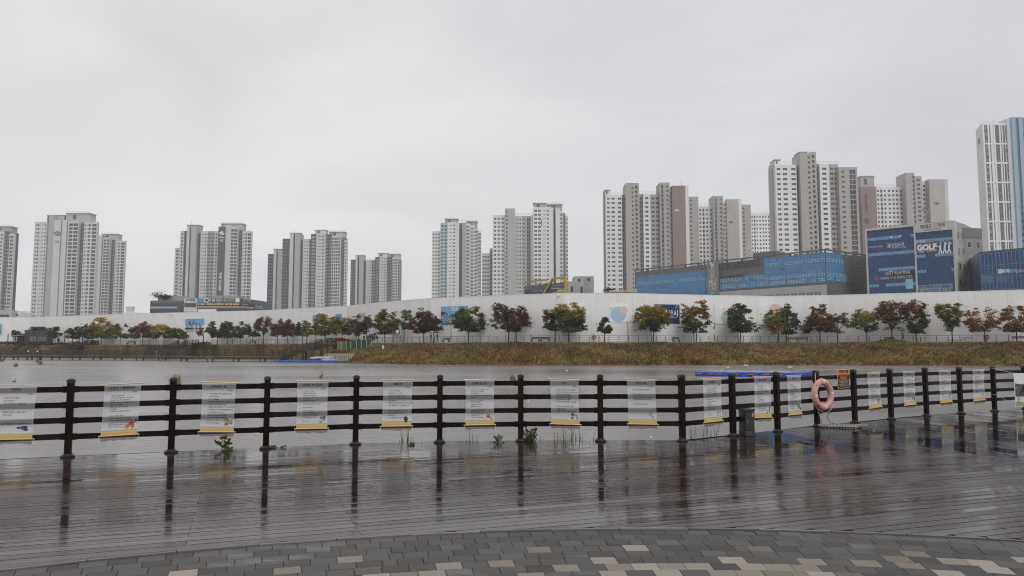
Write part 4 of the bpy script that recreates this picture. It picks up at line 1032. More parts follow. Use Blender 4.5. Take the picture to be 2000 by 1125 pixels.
root, f, d, W, H = poster(698, 713, 611, 626, 'brown_poster', 'brown toned poster behind the grey-green tree', PINKY); mb = MB(); mb.face([f(0, 0, .006), f(1, 0, .006), f(1, .45, .006), f(0, .45, .006)]); mb.obj('printed_shape', PBE, root)
root, f, d, W, H = poster(155, 173, 628, 640, 'white_notice', 'small white notice with dark marks high on the hoarding at the left', PW); mb = MB()
for u in (.1, .2, .72, .82): mb.face([f(u, .45, .006), f(u + .06, .45, .006), f(u + .06, .75, .006), f(u, .75, .006)])
mb.obj('printed_marks', PDK, root)
root, f, d, W, H = poster(1985, 2012, 587, 607, 'white_poster', 'plain white poster at the right edge above the last tree', PW); mb = MB(); mb.face([f(.05, .05, .006), f(.3, .05, .006), f(.3, .12, .006), f(.05, .12, .006)]); mb.obj('printed_marks', PBL, root)
root, f, d, W, H = poster(1845, 1900, 657, 667.5, 'low_banner', 'long low white banner with small lettering at the foot of the hoarding', PW, 'banner')
lettering('경산시 공사중', .5, f(.75, .65, .012), d, UPV, PDK, root, 'lettering', width=W * .3, res=1); lettering('대경산시 도시공사 안내', .42, f(.42, .28, .012), d, UPV, mat('poster_red_ink', (.4, .1, .12), .5), root, 'red_lettering', width=W * .7, res=1)
M_WHT = mat('white_enamel', (.75, .75, .75), .35)
for px, py, lab in ((1092, 577.5, 'white round camera on top of the hoarding near the middle'), (333, 615, 'white round camera on top of the hoarding at the left')):
    p = line_at(WL, px); d = wall_dir(px); nn = Vector((d.y, -d.x, 0)); c = Vector((p.x, p.y, WTOP - .35)) + nn * .3; t = thing('security_camera', lab, 'camera')
    mb = MB(); mb.lathe(c - UPV * .25, [(.02, 0), (.16, .06), (.22, .2), (.18, .36), (.04, .42)], 10); mb.obj('camera_dome', M_WHT, t, smooth=True); mb = MB(); mb.bar(c, c - nn * .3, .06); mb.obj('bracket', M_WHT, t)

# ------------------------------------------------------------------ benches, lamp posts, ring stations
M_BENCH = mat('dark_bench_slats', (0.06, 0.055, 0.045), .5, .2); M_BLEG = mat('bench_leg', (.05, .05, .05), .4)
def bench(px, label, L=1.8, backrest=True):
    p, r_ = on_path(px, .8); d = wall_dir(px); t = thing('bench', label, 'bench', 'benches along the far walkway', loc=p, rz=math.atan2(d.y, d.x))
    for j in range(3):
        mb = MB(); mb.box((0, -.14 + .14 * j, .45), (L / 2, .055, .02)); mb.obj('seat_slat', M_BENCH, t)
    if backrest:
        for j in range(3): mb = MB(); mb.box((0, .25 + .02 * j, .58 + .12 * j), (L / 2, .018, .045)); mb.obj('back_slat', M_BENCH, t)
    for sx in (-1, 1):
        mb = MB(); mb.box((sx * (L / 2 - .15), 0, .215), (.03, .2, .215)); mb.box((sx * (L / 2 - .15), .24, .6), (.025, .025, .25)); mb.obj('leg', M_BLEG, t)
for px, lab, L in ((1046, 'left half of the double bench beside the lamp post near the middle', 1.7), (1064, 'right half of the double bench near the middle, under the maroon and yellow trees', 1.7), (1320.5, 'small bench standing alone below the navy poster', 1.5), (1549, 'left one of the two dark benches behind the yellow and orange tree', 1.9), (1568, 'right one of the two dark benches, next to the reddish tree', 1.9),
                   (1737, 'low bench half hidden by the grass mound left of the black umbrella', 1.7), (1992, 'bench at the right edge of the view under the last tree', 2.2), (493, 'bench under the dark brown-green tree at the left', 2.2), (257, 'bench under the reddish-brown tree at the far left', 3.0), (871, 'bench just right of the two walkers with umbrellas', 1.5)): bench(px, lab, L)
M_POLE = mat('dark_lamp_pole', (.035, .035, .036), .4); M_POLEW = mat('white_pole_band', (.6, .6, .6), .5)
def lamp(px, ytop, label, speaker=False, white=False, arm=True):
    p, r_ = on_path(px, .2); h = at(px, ytop, p.y).z - p.z; d = wall_dir(px); t = thing('lamp_post', label, 'lamp post', 'lamp posts along the far walkway', loc=p, rz=math.atan2(d.y, d.x))
    mb = MB(); mb.tube([(0, 0, 0), (0, 0, h * .5), (0, 0, h)], [.075, .06, .05], 8); mb.obj('pole', M_POLE, t)
    if arm: mb = MB(); mb.box((0, -.05, h), (.32, .1, .035)); mb.obj('lamp_head', M_POLE, t)
    if white: mb = MB(); mb.tube([(0, 0, h * .42), (0, 0, h * .78)], .078, 8); mb.obj('white_band', M_POLEW, t)
    if speaker:
        mb = MB(); mb.box((-.16, 0, h * .74), (.07, .07, .2)); mb.box((-.05, 0, h * .68), (.12, .03, .03)); mb.box((.1, 0, h * .76), (.05, .05, .12)); mb.obj('speaker', M_POLE, t)
lamp(1037, 630, 'dark lamp post with a speaker at the left end of the double bench', True, True); lamp(1226.5, 629, 'dark lamp post just below the poster with the blue disc'); lamp(1396, 632, 'dark lamp post with a speaker left of the pale green poster', True, True); lamp(1584, 640, 'dark lamp post beside the two dark benches', False, True, False)
lamp(768, 640, 'dark lamp post between the olive tree and the leaning green tree', False, False, False); lamp(881, 632, 'tall thin lamp post under the aerial city poster'); lamp(1798, 645, 'black and white lamp post right of the red topped tree', False, True, False); lamp(397, 648, 'short lamp post by the red bush at the top of the left stairs', False, False, False)
lamp(616, 652, 'short dark lamp post left of the large olive-yellow tree', False, False, False)
t = None
p, _ = on_path(781.5, .3); t = thing('sign_post', 'black and white pole carrying a small white sign board', 'sign', loc=p); h = at(781, 636, p.y).z - p.z
mb = MB(); mb.tube([(0, 0, 0), (0, 0, h)], .07, 8); mb.obj('pole', M_POLE, t); mb = MB(); mb.tube([(0, 0, h * .45), (0, 0, h)], .12, 8); mb.obj('white_sleeve', M_POLEW, t)
mb = MB(); mb.box((-.5, 0, h * .66), (.28, .03, .22)); mb.obj('sign_board', M_WHT, t); mb = MB(); mb.box((-.12, -.1, h * .62), (.1, .08, .4)); mb.obj('control_box', M_POLE, t)
for px, lab in ((1159.5, 'red life ring on a post at the walkway railing near the small dark pine'), (1927.5, 'dark red life ring station under the orange-brown tree')):
    p, _ = on_path(px, -.35); t = thing('life_ring_station', lab, 'life ring', 'life ring stations on the far bank', loc=p)
    mb = MB(); K = 16
    for i in range(K):
        for j in range(6):
            A, Bq = 2 * math.pi * i / K, 2 * math.pi * j / 6; q = .3 + .09 * math.cos(Bq); mb.v.append((q * math.cos(A), .07 * math.sin(Bq) - .1, .72 + q * math.sin(A)))
    for i in range(K):
        for j in range(6): mb.f.append((i * 6 + j, ((i + 1) % K) * 6 + j, ((i + 1) % K) * 6 + (j + 1) % 6, i * 6 + (j + 1) % 6)); mb.m.append(0)
    mb.obj('ring', mat('worn_red_ring', (.24, .07, .055), .5), t, smooth=True); mb = MB(); mb.box((0, 0, .65), (.09, .05, .65)); mb.obj('stand', mat('ring_stand', (.25, .1, .08), .5), t)

# ------------------------------------------------------------------ people
def person(px, label, coat, legs, face, stride=.28, hgt=1.68, umb=None, umb_label='', umb_side=-1, back=.35, shade=None):
    p, r_ = on_path(px, back); d = wall_dir(px) * face; t = thing('person', label, 'person'); n_ = Vector((-d.y, d.x, 0)); s = hgt / 1.7
    J = lambda f, l, z: tuple(p + d * (f * s) + n_ * (l * s) + UPV * (z * s))
    jt = [J(0, 0, .93) + (.15 * s, .11 * s), J(.02, 0, 1.15) + (.14 * s, .1 * s), J(.03, 0, 1.38) + (.16 * s, .1 * s), J(.05, 0, 1.5) + (.055 * s,), J(.07, 0, 1.6) + (.095 * s, .105 * s), J(.07, 0, 1.69) + (.075 * s,),
          J(.0, -.1, .88) + (.095 * s,), J(stride * .5 + .06, -.1, .5) + (.068 * s,), J(stride, -.1, .09) + (.045 * s,), J(stride + .15, -.1, .05) + (.04 * s,),
          J(0, .1, .88) + (.095 * s,), J(-stride * .2, .1, .5) + (.068 * s,), J(-stride, .1, .12) + (.045 * s,), J(-stride + .12, .1, .05) + (.04 * s,),
          J(.02, -.2, 1.4) + (.06 * s,), J(.06, -.24, 1.15) + (.047 * s,), J(.24, -.16, 1.22) + (.036 * s,), J(.02, .2, 1.4) + (.06 * s,), J(-.06, .25, 1.14) + (.047 * s,), J(.0, .24, .9) + (.036 * s,)]
    ed = [(0, 1), (1, 2), (2, 3), (3, 4), (4, 5), (0, 6), (6, 7), (7, 8), (8, 9), (0, 10), (10, 11), (11, 12), (12, 13), (2, 14), (14, 15), (15, 16), (2, 17), (17, 18), (18, 19)]
    b = skin_body('body', jt, ed, [legs, coat, mat('dark_hair', (.02, .017, .015), .6), mat('skin', (.45, .28, .2), .6)], t, 1)
    for pl in b.data.polygons:
        z = (pl.center.z - p.z) / s; pl.material_index = 0 if z < .88 else 1 if z < 1.5 else (2 if (z > 1.62 or (pl.center - p).dot(d) < .08 * s) else 3)
    u = thing('umbrella', umb_label, 'umbrella'); c = p + d * (.2 * s) - n_ * .1 + UPV * (1.98 * s); mb = MB(); K = 8; tl = d * -.25 + UPV * 1; tl.normalize(); ax = tl.cross(n_).normalized(); rows = [(.02, .2), (.3, .15), (.52, .03), (.56, -.05)]
    for rad, z in rows:
        for k in range(K): a = 2 * math.pi * k / K; mb.v.append(tuple(c + ax * (rad * math.cos(a)) + n_ * (rad * math.sin(a)) + tl * (z - (.03 if k % 2 else 0))))
    for q in range(3):
        for k in range(K): mb.f.append((q * K + k, q * K + (k + 1) % K, (q + 1) * K + (k + 1) % K, (q + 1) * K + k)); mb.m.append(0)
    mb.face([mb.v[k] for k in range(K)]); mb.obj('canopy', umb, u); mb = MB(); mb.tube([c + tl * .24, Vector(J(.24, -.16, 1.14))], .012, 5); mb.obj('shaft', M_POLE, u)
person(841.5, 'person in brown clothes walking under a yellow umbrella', mat('brown_coat', (.14, .08, .07), .7), mat('brown_trousers', (.12, .07, .06), .7), 1, umb=mat('yellow_umbrella', (.62, .52, .04), .5), umb_label='bright yellow umbrella held by the walker in brown')
person(854, 'person in black clothes walking under a pink-red umbrella', mat('black_coat', (.02, .02, .022), .7), mat('black_trousers', (.02, .02, .025), .7), 1, umb=mat('pink_red_umbrella', (.6, .06, .12), .5), umb_label='pink-red umbrella held by the walker in black')
person(1764, 'person in black striding left alone under a black umbrella', MATS['black_coat'], MATS['black_trousers'], -1, .36, umb=mat('black_umbrella', (.03, .03, .032), .5), umb_label='black umbrella held by the lone walker at the right')
person(711, 'person standing behind the green mesh under a dark green umbrella', mat('dark_green_coat', (.05, .09, .07), .7), MATS['black_trousers'], 1, .08, umb=mat('dark_green_umbrella', (.05, .1, .08), .5), umb_label='dark green umbrella above the green mesh fence', back=-.2)
# ------------------------------------------------------------------ boardwalk and stairs on the left
M_BW = mat('weathered_boardwalk_timber', (0.034, 0.027, 0.023), .6, .3, 1.5); M_BWD = mat('pale_boardwalk_edge', (0.2, 0.18, 0.155), .6, .3, 1.2); M_PILE = mat('boardwalk_pile', (0.04, 0.036, 0.033), .6)
BWZ = 0.0
def wpt(px, py, z=WZ): return onz(px, py, z)
def railing_run(root, A, B, zA, zB, step=1.9, h=1.25, dense=False, width=.15, bars=4):
    d = (B - A); L = d.length; n = max(1, round(L / step))
    for k in range(n + 1):
        p = A.lerp(B, k / n); z = lerp(zA, zB, k / n); mb = MB(); mb.box((p.x, p.y, z + h / 2), (width / 2, width / 2, h / 2)); mb.obj('railing_post', M_BW, root)
    for j in range(bars):
        z = h * (.96 - .26 * j); mb = MB(); mb.bar((A.x, A.y, zA + z), (B.x, B.y, zB + z), .07, .12); mb.obj('railing_bar', M_BW, root)
    if dense:
        mb = MB(); m = int(L / .55)
        for k in range(m):
            p = A.lerp(B, k / m); z = lerp(zA, zB, k / m); mb.box((p.x, p.y, z + h * .5), (.04, .03, h * .46))
        tag(mb.obj('balusters', M_BW, root), kind='stuff')
def deck_run(root, A, B, zA, zB, wd, piles=4.5, pale=True, ft=.4):
    d = (B - A).normalized(); n_ = Vector((-d.y, d.x, 0)); mb = MB()
    a, b = Vector((A.x, A.y, zA)), Vector((B.x, B.y, zB)); mid = (a + b) / 2; dz = (b - a).normalized(); up = n_.cross(dz); up = up if up.z > 0 else -up
    mb.box(mid + n_ * (wd / 2) - UPV * (ft / 2), ((b - a).length / 2, wd / 2, ft / 2), (dz, n_, dz.cross(n_))); mb.obj('deck_slab', M_BW, root)
    if pale: mb = MB(); mb.box(mid - n_ * .03 - UPV * .04, ((b - a).length / 2, .03, .045), (dz, n_, dz.cross(n_))); mb.obj('pale_edge_board', M_BWD, root)
    if piles:
        n = max(1, int((b - a).length / piles))
        for k in range(n + 1):
            for w in (.25, wd - .25):
                p = a.lerp(b, k / n) + n_ * w; mb = MB(); mb.box((p.x, p.y, (p.z - ft + WZ - .4) / 2), (.11, .11, (p.z - ft - WZ + .4) / 2)); mb.obj('pile', M_PILE, root)
bw = thing('boardwalk', 'long dark timber boardwalk on piles along the left shore', 'boardwalk')
q0, q1, q2, q3 = wpt(-160, 700.5), wpt(60, 703), wpt(352, 704.5), wpt(560, 706.5)
q2b = wpt(352, 706)
for A, B, dn in ((q0, q1, True), (q1, q2, True), (q2b, q3, False)):
    deck_run(bw, A, B, BWZ, BWZ, 2.6, 5.2); d = (B - A).normalized(); n_ = Vector((-d.y, d.x, 0))
    railing_run(bw, A + n_ * 2.4, B + n_ * 2.4, BWZ, BWZ, 2.0, 1.25, dn)
    if dn: railing_run(bw, A + n_ * .1, B + n_ * .1, BWZ, BWZ, 2.4, 1.2, False)
railing_run(bw, q2b + Vector((14, 0, 0)), q3, BWZ, BWZ, 1.9)
A, B = wpt(352, 706.5), wpt(470, 707.5)
mb = MB()
for k in range(3):
    p = A.lerp(B, .35 + .1 * k); mb.bar((p.x, p.y - .2, WZ + .2), (p.x + (1.3 if k % 2 else -1.3), p.y - .2, BWZ - .1), .09)
mb.obj('cross_brace', M_BWD, bw)
for px, lab in ((61, 'white capped marker post at the left end of the boardwalk'), (79, 'white capped marker post, second from the left end of the boardwalk'), (310, 'white and red marker post in the water before the boardwalk')):
    p = wpt(px, 703.5) - Vector((0, 1.2, 0)); t = thing('marker_post', lab, 'post'); mb = MB(); mb.tube([(p.x, p.y, WZ - .2), (p.x, p.y, .9)], .1, 7); mb.obj('pole', M_POLEW if px == 310 else M_PILE, t)
    mb = MB(); mb.lathe((p.x, p.y, .9), [(.16, 0), (.17, .15), (.08, .25)], 8); mb.obj('white_cap', M_WHT, t)
def stairs(label, pts, wd=2.2, posts_under=True):
    root = thing('timber_stairs', label, 'stairs')
    for k in range(len(pts) - 1):
        (A, zA), (B, zB) = pts[k], pts[k + 1]; deck_run(root, A, B, zA, zB, wd, 0, False, .42); d = (B - A).normalized(); n_ = Vector((-d.y, d.x, 0))
        railing_run(root, A + n_ * .08, B + n_ * .08, zA, zB, 1.5, 1.15, width=.15); railing_run(root, A + n_ * (wd - .1), B + n_ * (wd - .1), zA, zB, 1.5, 1.15, width=.15)
        if posts_under and k: 
            for w in (.2, wd - .2):
                p = A + n_ * w; mb = MB(); mb.box((p.x, p.y, (zA + WZ) / 2 - .4), (.14, .14, (zA - WZ) / 2)); mb.obj('support_post', M_PILE, root)
        if abs(zB - zA) > .3:
            n = int(abs(zB - zA) / .17)
            for s in range(n):
                p = A.lerp(B, (s + .5) / n) + n_ * (wd / 2); mb = MB(); mb.box((p.x, p.y, lerp(zA, zB, (s + .5) / n) + .03), ((B - A).length / n / 2, wd / 2 - .1, .03), (d, n_, UPV)); mb.obj('tread', M_BW, root)
    return root
def pq(px, py, Y): return at(px, py, Y)
S = [pq(560, 700, 144), pq(585, 688, 146), pq(607, 684, 147), pq(622, 677, 149), pq(653, 670, 152), pq(664, 668.5, 153)]
stairs('dark timber stairs rising from the boardwalk to the red hedge, left of the green mesh', [(Vector((p.x, p.y, 0)), p.z) for p in (pq(560, 699, 144), pq(592, 682.5, 147), pq(612, 682, 147.6), pq(640, 673, 151), pq(660, 670.5, 153))])
stairs('dark timber stairs on the left slope below the short lamp post', [(Vector((p.x, p.y, 0)), p.z) for p in (pq(296, 690, 178), pq(325, 684, 183), pq(346, 682, 185), pq(366, 672.5, 192), pq(388, 672, 194))])
stairs('dark timber stairs low on the far left slope behind the boardwalk', [(Vector((p.x, p.y, 0)), p.z) for p in (pq(112, 687, 202), pq(135, 682, 206), pq(150, 681, 208), pq(170, 672.5, 216), pq(193, 672, 218))])

# green mesh enclosure
gm = thing('mesh_fence', 'green netting fence on thin pale posts on the slope beside the stairs', 'fence')
M_NET = mat('dark_green_net', (.012, .062, .044), .75, .35, .8); M_NETL = mat('light_green_net', (.07, .145, .045), .75, .25, .8); M_PPOST = mat('pale_post', (.4, .45, .36), .5)
for px, yb, yt in ((660, 682, 666.5), (666, 682, 666.5), (676, 681.5, 666), (685, 681, 665.5), (696, 680, 664.5), (705.5, 679, 663), (715.5, 676.5, 663), (725, 673, 661)):
    a, b = at(px, yb + 1, 133), at(px, yt, 133); mb = MB(); mb.tube([a, b], .05, 5); mb.obj('fence_post', M_PPOST, gm)
def net(name, x0, x1, topf, botf, m, Y):
    mb = MB(); n = 18; r = random.Random(x0)
    for k in range(n):
        a, b = lerp(x0, x1, k / n), lerp(x0, x1, (k + 1) / n); oa, ob = .07 * math.sin(k * 1.3), .07 * math.sin((k + 1) * 1.3)
        mb.face([at(a, botf(a), Y + oa), at(b, botf(b), Y + ob), at(b, topf(b), Y + ob), at(a, topf(a), Y + oa)])
    mb.obj(name, m, gm)
net('light_netting', 660, 690, lambda x: 667 + .25 * math.sin(x), lambda x: 681.5, M_NETL, 133.3)
net('dark_netting', 676, 732, lambda x: interp(x, [(676, 667), (690, 665.5), (697, 662.5), (704, 663), (711, 664.5), (720, 662), (730, 658)]) + .3 * math.sin(x * 1.2), lambda x: interp(x, [(676, 681), (700, 681), (715, 678), (730, 664)]), M_NET, 133.1)
# low hedges and bushes
def bush(px0, px1, ytop, ybot, Y, label, col, n=900, name='bush', cat='bush'):
    r = np.random.default_rng(int(px0) + 999); a, b = at(px0, ybot, Y), at(px1, ybot, Y); W = (b - a).length; H = at((px0 + px1) / 2, ytop, Y).z - a.z; dirx = (b - a) / W
    root = thing(name, label, cat); nl = max(2, int(W / 1.6)); cen = [(W * (k + .5) / nl, r.uniform(.6, 1.0)) for k in range(nl)]
    which = r.integers(0, nl, n); th = r.uniform(0, 6.28, n); ph_ = np.arccos(r.uniform(0, 1, n)); q = r.uniform(.75, 1.03, n)
    cx = np.array([c[0] for c in cen])[which]; hs = np.array([c[1] for c in cen])[which]
    lx = cx + np.sin(ph_) * np.cos(th) * W / nl * .85 * q; ly = np.sin(ph_) * np.sin(th) * .9 * q; lz = np.cos(ph_) * H * hs * q
    P = np.array(tuple(a)) + np.outer(lx, np.array(tuple(dirx))) + np.stack([0 * ly, ly, lz], 1)
    V, F, T = leaf_quads(P, .16, r, col, .25)
    link('foliage', np_mesh('foliage', V, F, M_LEAF, T), root)
    mb = MB()
    for c in cen: o = a + dirx * c[0]; mb.tube([o + Vector((0, 0, -.3)), o + Vector((.1, 0, H * .5))], .05, 4)
    mb.obj('stems', M_BARK, root)
def leaf_quads(P, size, r, col, jit, flat=.0):
    n = len(P); V = np.zeros((n, 4, 3)); A = r.normal(size=(n, 3)); A /= np.linalg.norm(A, axis=1)[:, None]; Bv = r.normal(size=(n, 3)); 
    if flat: A[:, 2] *= 1 - flat; Bv[:, 2] *= 1 - flat; A /= np.linalg.norm(A, axis=1)[:, None]
    Bv -= A * (A * Bv).sum(1)[:, None]; Bv /= np.linalg.norm(Bv, axis=1)[:, None] + 1e-9
    s = (size * r.uniform(.55, 1.3, n))[:, None]; V[:, 0] = P - A * s; V[:, 1] = P + Bv * s * .55; V[:, 2] = P + A * s; V[:, 3] = P - Bv * s * .55
    c = np.asarray(col); c = c if c.ndim == 2 else np.tile(c, (n, 1)); c = np.clip(c * np.clip(r.normal(1, jit, (n, 1)), .4, 1.9) * r.normal(1, .08, (n, 3)), .004, .9)
    T = np.concatenate([np.repeat(c, 4, 0), np.ones((n * 4, 1))], 1); return V.reshape(-1, 3), np.arange(n * 4).reshape(-1, 4), T
def leaf_mat():
    m = bpy.data.materials.new('leaf'); m.use_nodes = True; n, l = m.node_tree.nodes, m.node_tree.links; b = n['Principled BSDF']; b.inputs['Roughness'].default_value = .55; b.inputs['Specular IOR Level'].default_value = .25
    a = n.new('ShaderNodeAttribute'); a.attribute_name = 'tint'; l.new(a.outputs['Color'], b.inputs['Base Color'])
    tl = n.new('ShaderNodeBsdfTranslucent'); l.new(a.outputs['Color'], tl.inputs[0]); mx_ = n.new('ShaderNodeMixShader'); mx_.inputs[0].default_value = .3; out = [x for x in n if x.type == 'OUTPUT_MATERIAL'][0]
    l.new(b.outputs[0], mx_.inputs[1]); l.new(tl.outputs[0], mx_.inputs[2]); l.new(mx_.outputs[0], out.inputs[0]); return m
M_LEAF = leaf_mat(); M_BARK = mat('dark_wet_bark', (.035, .03, .026), .8, .3, 4)
bush(656, 686, 659.5, 668, 150, 'red leaved hedge above the green mesh fence', (.16, .03, .025), 1500, 'hedge', 'hedge')
bush(652, 664, 664, 680, 143, 'dark maroon bush between the stairs and the green mesh', (.09, .035, .03), 700)
bush(388, 409, 664, 675, 196, 'round maroon bush at the top of the left stairs', (.1, .035, .035), 900)
bush(376, 392, 668, 675, 190, 'small dull maroon bush left of the round one', (.08, .045, .035), 500)
bush(-14, 40, 664, 673, 226, 'left part of the long maroon hedge in front of the dark building', (.085, .045, .042), 1900, 'hedge', 'hedge')
bush(40, 92, 666, 674, 224, 'part of the maroon hedge directly below the dark building', (.09, .045, .042), 1600, 'hedge', 'hedge')
bush(92, 135, 667, 674, 222, 'maroon hedge right of the dark building under the small green trees', (.09, .04, .038), 1300, 'hedge', 'hedge')
bush(135, 192, 665.5, 674.5, 219, 'maroon hedge at the far left stairs', (.08, .038, .036), 1500, 'hedge', 'hedge')
bush(719, 735, 650, 662, 140, 'dark bare shrub rising behind the green mesh', (.05, .045, .04), 260)

# dark building at the far left
hut = thing('dark_hut', 'small dark grey flat-roofed building behind the maroon hedge at the far left', 'building')
M_HUT = mat('dark_grey_cladding', (.04, .043, .048), .6, .15, .8); M_HUTW = mat('hut_pale_trim', (.3, .31, .3), .5); M_GLS = mat('dark_window_glass', (.035, .045, .055), .12, .3, .5, spec=.6)
Yh = 227; a, b = at(47, 668, Yh), at(93, 668, Yh); zt = at(70, 645.5, Yh).z
mb = MB(); mb.prism([(a.x, Yh), (b.x, Yh), (b.x, Yh + 7), (a.x, Yh + 7)], GZ - .6, zt); mb.obj('wall', M_HUT, hut)
a2 = at(28, 668, Yh); zt2 = at(30, 651.5, Yh).z; mb = MB(); mb.prism([(a2.x, Yh + 1.2), (a.x, Yh + 1.2), (a.x, Yh + 7), (a2.x, Yh + 7)], GZ - .6, zt2); mb.obj('porch_wall', M_HUT, hut)
mb = MB(); mb.box(((a2.x + a.x) / 2 - .3, Yh + .3, at(40, 655, Yh).z), ((a.x - a2.x) / 2, 1.6, .08)); mb.obj('porch_roof', M_HUTW, hut)
mb = MB(); mb.box((at(30, 660, Yh).x, Yh - .4, GZ + 1.2), (.28, .28, 1.75)); mb.obj('porch_column', M_HUTW, hut)
mb = MB(); mb.box(((a.x + b.x) / 2, Yh + 3.5, zt + .06), ((b.x - a.x) / 2 + .12, 3.62, .07)); mb.obj('roof_edge', M_HUT, hut)
for x0, x1 in ((60, 69), (76, 88.5)):
    p, q = at(x0, 658.5, Yh), at(x1, 666, Yh); fr = MB(); fr.box(((p.x + q.x) / 2, Yh - .03, (p.z + q.z) / 2), ((q.x - p.x) / 2 + .1, .05, (p.z - q.z) / 2 + .1)); wf = fr.obj('window', M_HUTW, hut)
    k = 4
    for j in range(k):
        u0, u1 = lerp(p.x, q.x, j / k) + .06, lerp(p.x, q.x, (j + 1) / k) - .06; mb = MB(); mb.box(((u0 + u1) / 2, Yh - .09, (p.z + q.z) / 2), ((u1 - u0) / 2, .02, (p.z - q.z) / 2)); mb.obj('pane', M_GLS, wf)
p = at(39, 660, Yh + 1.1); mb = MB(); mb.box((p.x, Yh + 1.17, GZ + 1), (1.0, .04, 1.15)); mb.obj('porch_opening', mat('porch_red_brown', (.09, .045, .035), .6), hut)
for px, lab in ((15, 'thin dark post left of the dark building'), (126, 'leaning brown prop post under the small dark green tree'), (161, 'brown T-shaped post beside the big orange-yellow tree')):
    p = at(px, 671, 220); mb = MB(); mb.tube([(p.x, p.y, GZ - .3), (p.x, p.y, at(px, 652, 220).z)], .13, 6); 
    if px > 100: mb.tube([(p.x, p.y, GZ + 2.1), (p.x + 1.1, p.y, GZ + 2.9)], .08, 5)
    tag(mb.obj('wooden_post', mat('brown_post', (.05, .035, .028), .7)), lab, 'post')
p = at(115.5, 664, 228); mb = MB(); mb.box((p.x, p.y, p.z), (.55, .1, .5)); mb.box((p.x, p.y, (p.z + GZ) / 2 - .4), (.06, .06, (p.z - GZ) / 2 + .2)); tag(mb.obj('notice_board', M_INK), 'small black notice board right of the dark building', 'sign')
for px, py, lab in ((748, 676, 'small white marker stone on the grass slope right of the green mesh'),):
    p = at(px, py + 4, 140); mb = MB(); mb.box((p.x, p.y, p.z + .2), (.12, .1, .34)); tag(mb.obj('marker_stone', M_WHT), lab, 'marker')

# ------------------------------------------------------------------ floating pontoons
M_FLOAT = mat('blue_float_plastic', (.012, .075, .40), .38, .15, 2, rvar=.15); M_FEND = mat('orange_fender', (.36, .09, .045), .5, .15, 3); M_ALU = mat('brushed_aluminium', (.34, .34, .33), .4, .4, 5, metal=.4)
def float_block(root, c, X, Y, s, h=.5):
    mb = MB(); mb.box((0, 0, 0), (s / 2 - .012, s / 2 - .012, h / 2)); o = mb.obj('float_block', M_FLOAT, root, bevel=.05); o.location = c; o.rotation_euler = (0, 0, math.atan2(X.y, X.x)); return o
ft = thing('fountain_platform', 'blue floating ring of plastic blocks carrying silver fountain nozzles on the lake', 'floating platform')
A, B = wpt(1357, 734.5), wpt(1560, 737.5); X = (B - A).normalized(); Yv = Vector((-X.y, X.x, 0)); nx = 11; L = (B - A).length; s = L / nx; ny = 7
for i in range(nx):
    for j in range(ny):
        if 1 < j < ny - 1 and 0 < i < nx - 2: continue
        float_block(ft, A + X * (s * (i + .5 + .22 * j)) + Yv * (s * (j + .5)) + Vector((0, 0, .16)), X, Yv, s)
for k, u in enumerate((.015, .14, .225, .38, .53, .68, .8)):
    p = A + X * (L * u + .2) - Yv * .1 + UPV * .2; mb = MB(); mb.tube([p - X * .3, p - X * .22, p + X * .22, p + X * .3], [.02, .058, .058, .02], 8); mb.obj('fender', M_FEND, ft, smooth=True)
for k in range(5):
    p = B + Yv * (s * (k + .4)) + X * (.22 * s * (k + .5) + .1) + UPV * .22; mb = MB(); mb.tube([p - Yv * .25, p + Yv * .25], .06, 8); mb.obj('fender', M_FEND, ft, smooth=True)
r = random.Random(12)
for k in range(42):
    u = r.uniform(.12, .88); v = r.uniform(.3, .85); p = A + X * (L * u + s * .22 * v * ny) + Yv * (s * ny * v) + UPV * .37; mb = MB(); hh = r.uniform(.12, .5)
    mb.lathe(p, [(.1, 0), (.1, .04), (.035, .06), (.03, hh), (.06, hh + .02), (.05, hh + .07)], 8); mb.obj('nozzle', M_ALU, ft)
for k in range(5):
    a = A + X * (L * .1 + .2 * k) + Yv * (s * (1.2 + k)) + UPV * .42; mb = MB(); mb.tube([a, a + X * (L * .8)], .05, 6); mb.obj('pipe', M_ALU, ft)
for u, v, hh in ((.17, .7, .35), (.3, .98, .55), (.86, .35, .5)):
    p = A + X * (L * u + s * .22 * v * ny) + Yv * (s * ny * v) + UPV * .37; mb = MB(); mb.tube([p, p + UPV * hh], .03, 5); mb.box(p + UPV * hh, (.2, .15, .025), (X, (Yv + UPV * .5).normalized(), X.cross((Yv + UPV * .5).normalized()))); mb.obj('lamp_panel', M_ALU, ft)
p = A + X * (L * .62) + Yv * s * 4; mb = MB(); mb.tube([p + UPV * .3, p + UPV * 1.35], .02, 5); mb.obj('aerial', M_ALU, ft)
pt2 = thing('pontoon', 'long low blue pontoon moored below the stairs on the far shore', 'floating platform')
A, B = wpt(534, 707.5), wpt(655, 708.3); X = (B - A).normalized(); Yv = Vector((-X.y, X.x, 0)); L = (B - A).length; nx = 12; s = L / nx
for i in range(nx):
    for j in range(3): float_block(pt2, A + X * (s * (i + .5)) + Yv * (s * (j + .5)) + UPV * .12, X, Yv, s, .55)
A2 = A + X * (L + .3)
for i in range(4): float_block(pt2, A2 + X * (s * (i + .5)) + Yv * (s * 1.5) + UPV * .12, X, Yv, s, .5)
for k in range(6): p = A + X * (L * (.07 + .16 * k)) - Yv * .1 + UPV * .2; mb = MB(); mb.box(p, (.3, .06, .08), (X, Yv, UPV)); mb.obj('orange_fender', M_FEND, pt2)
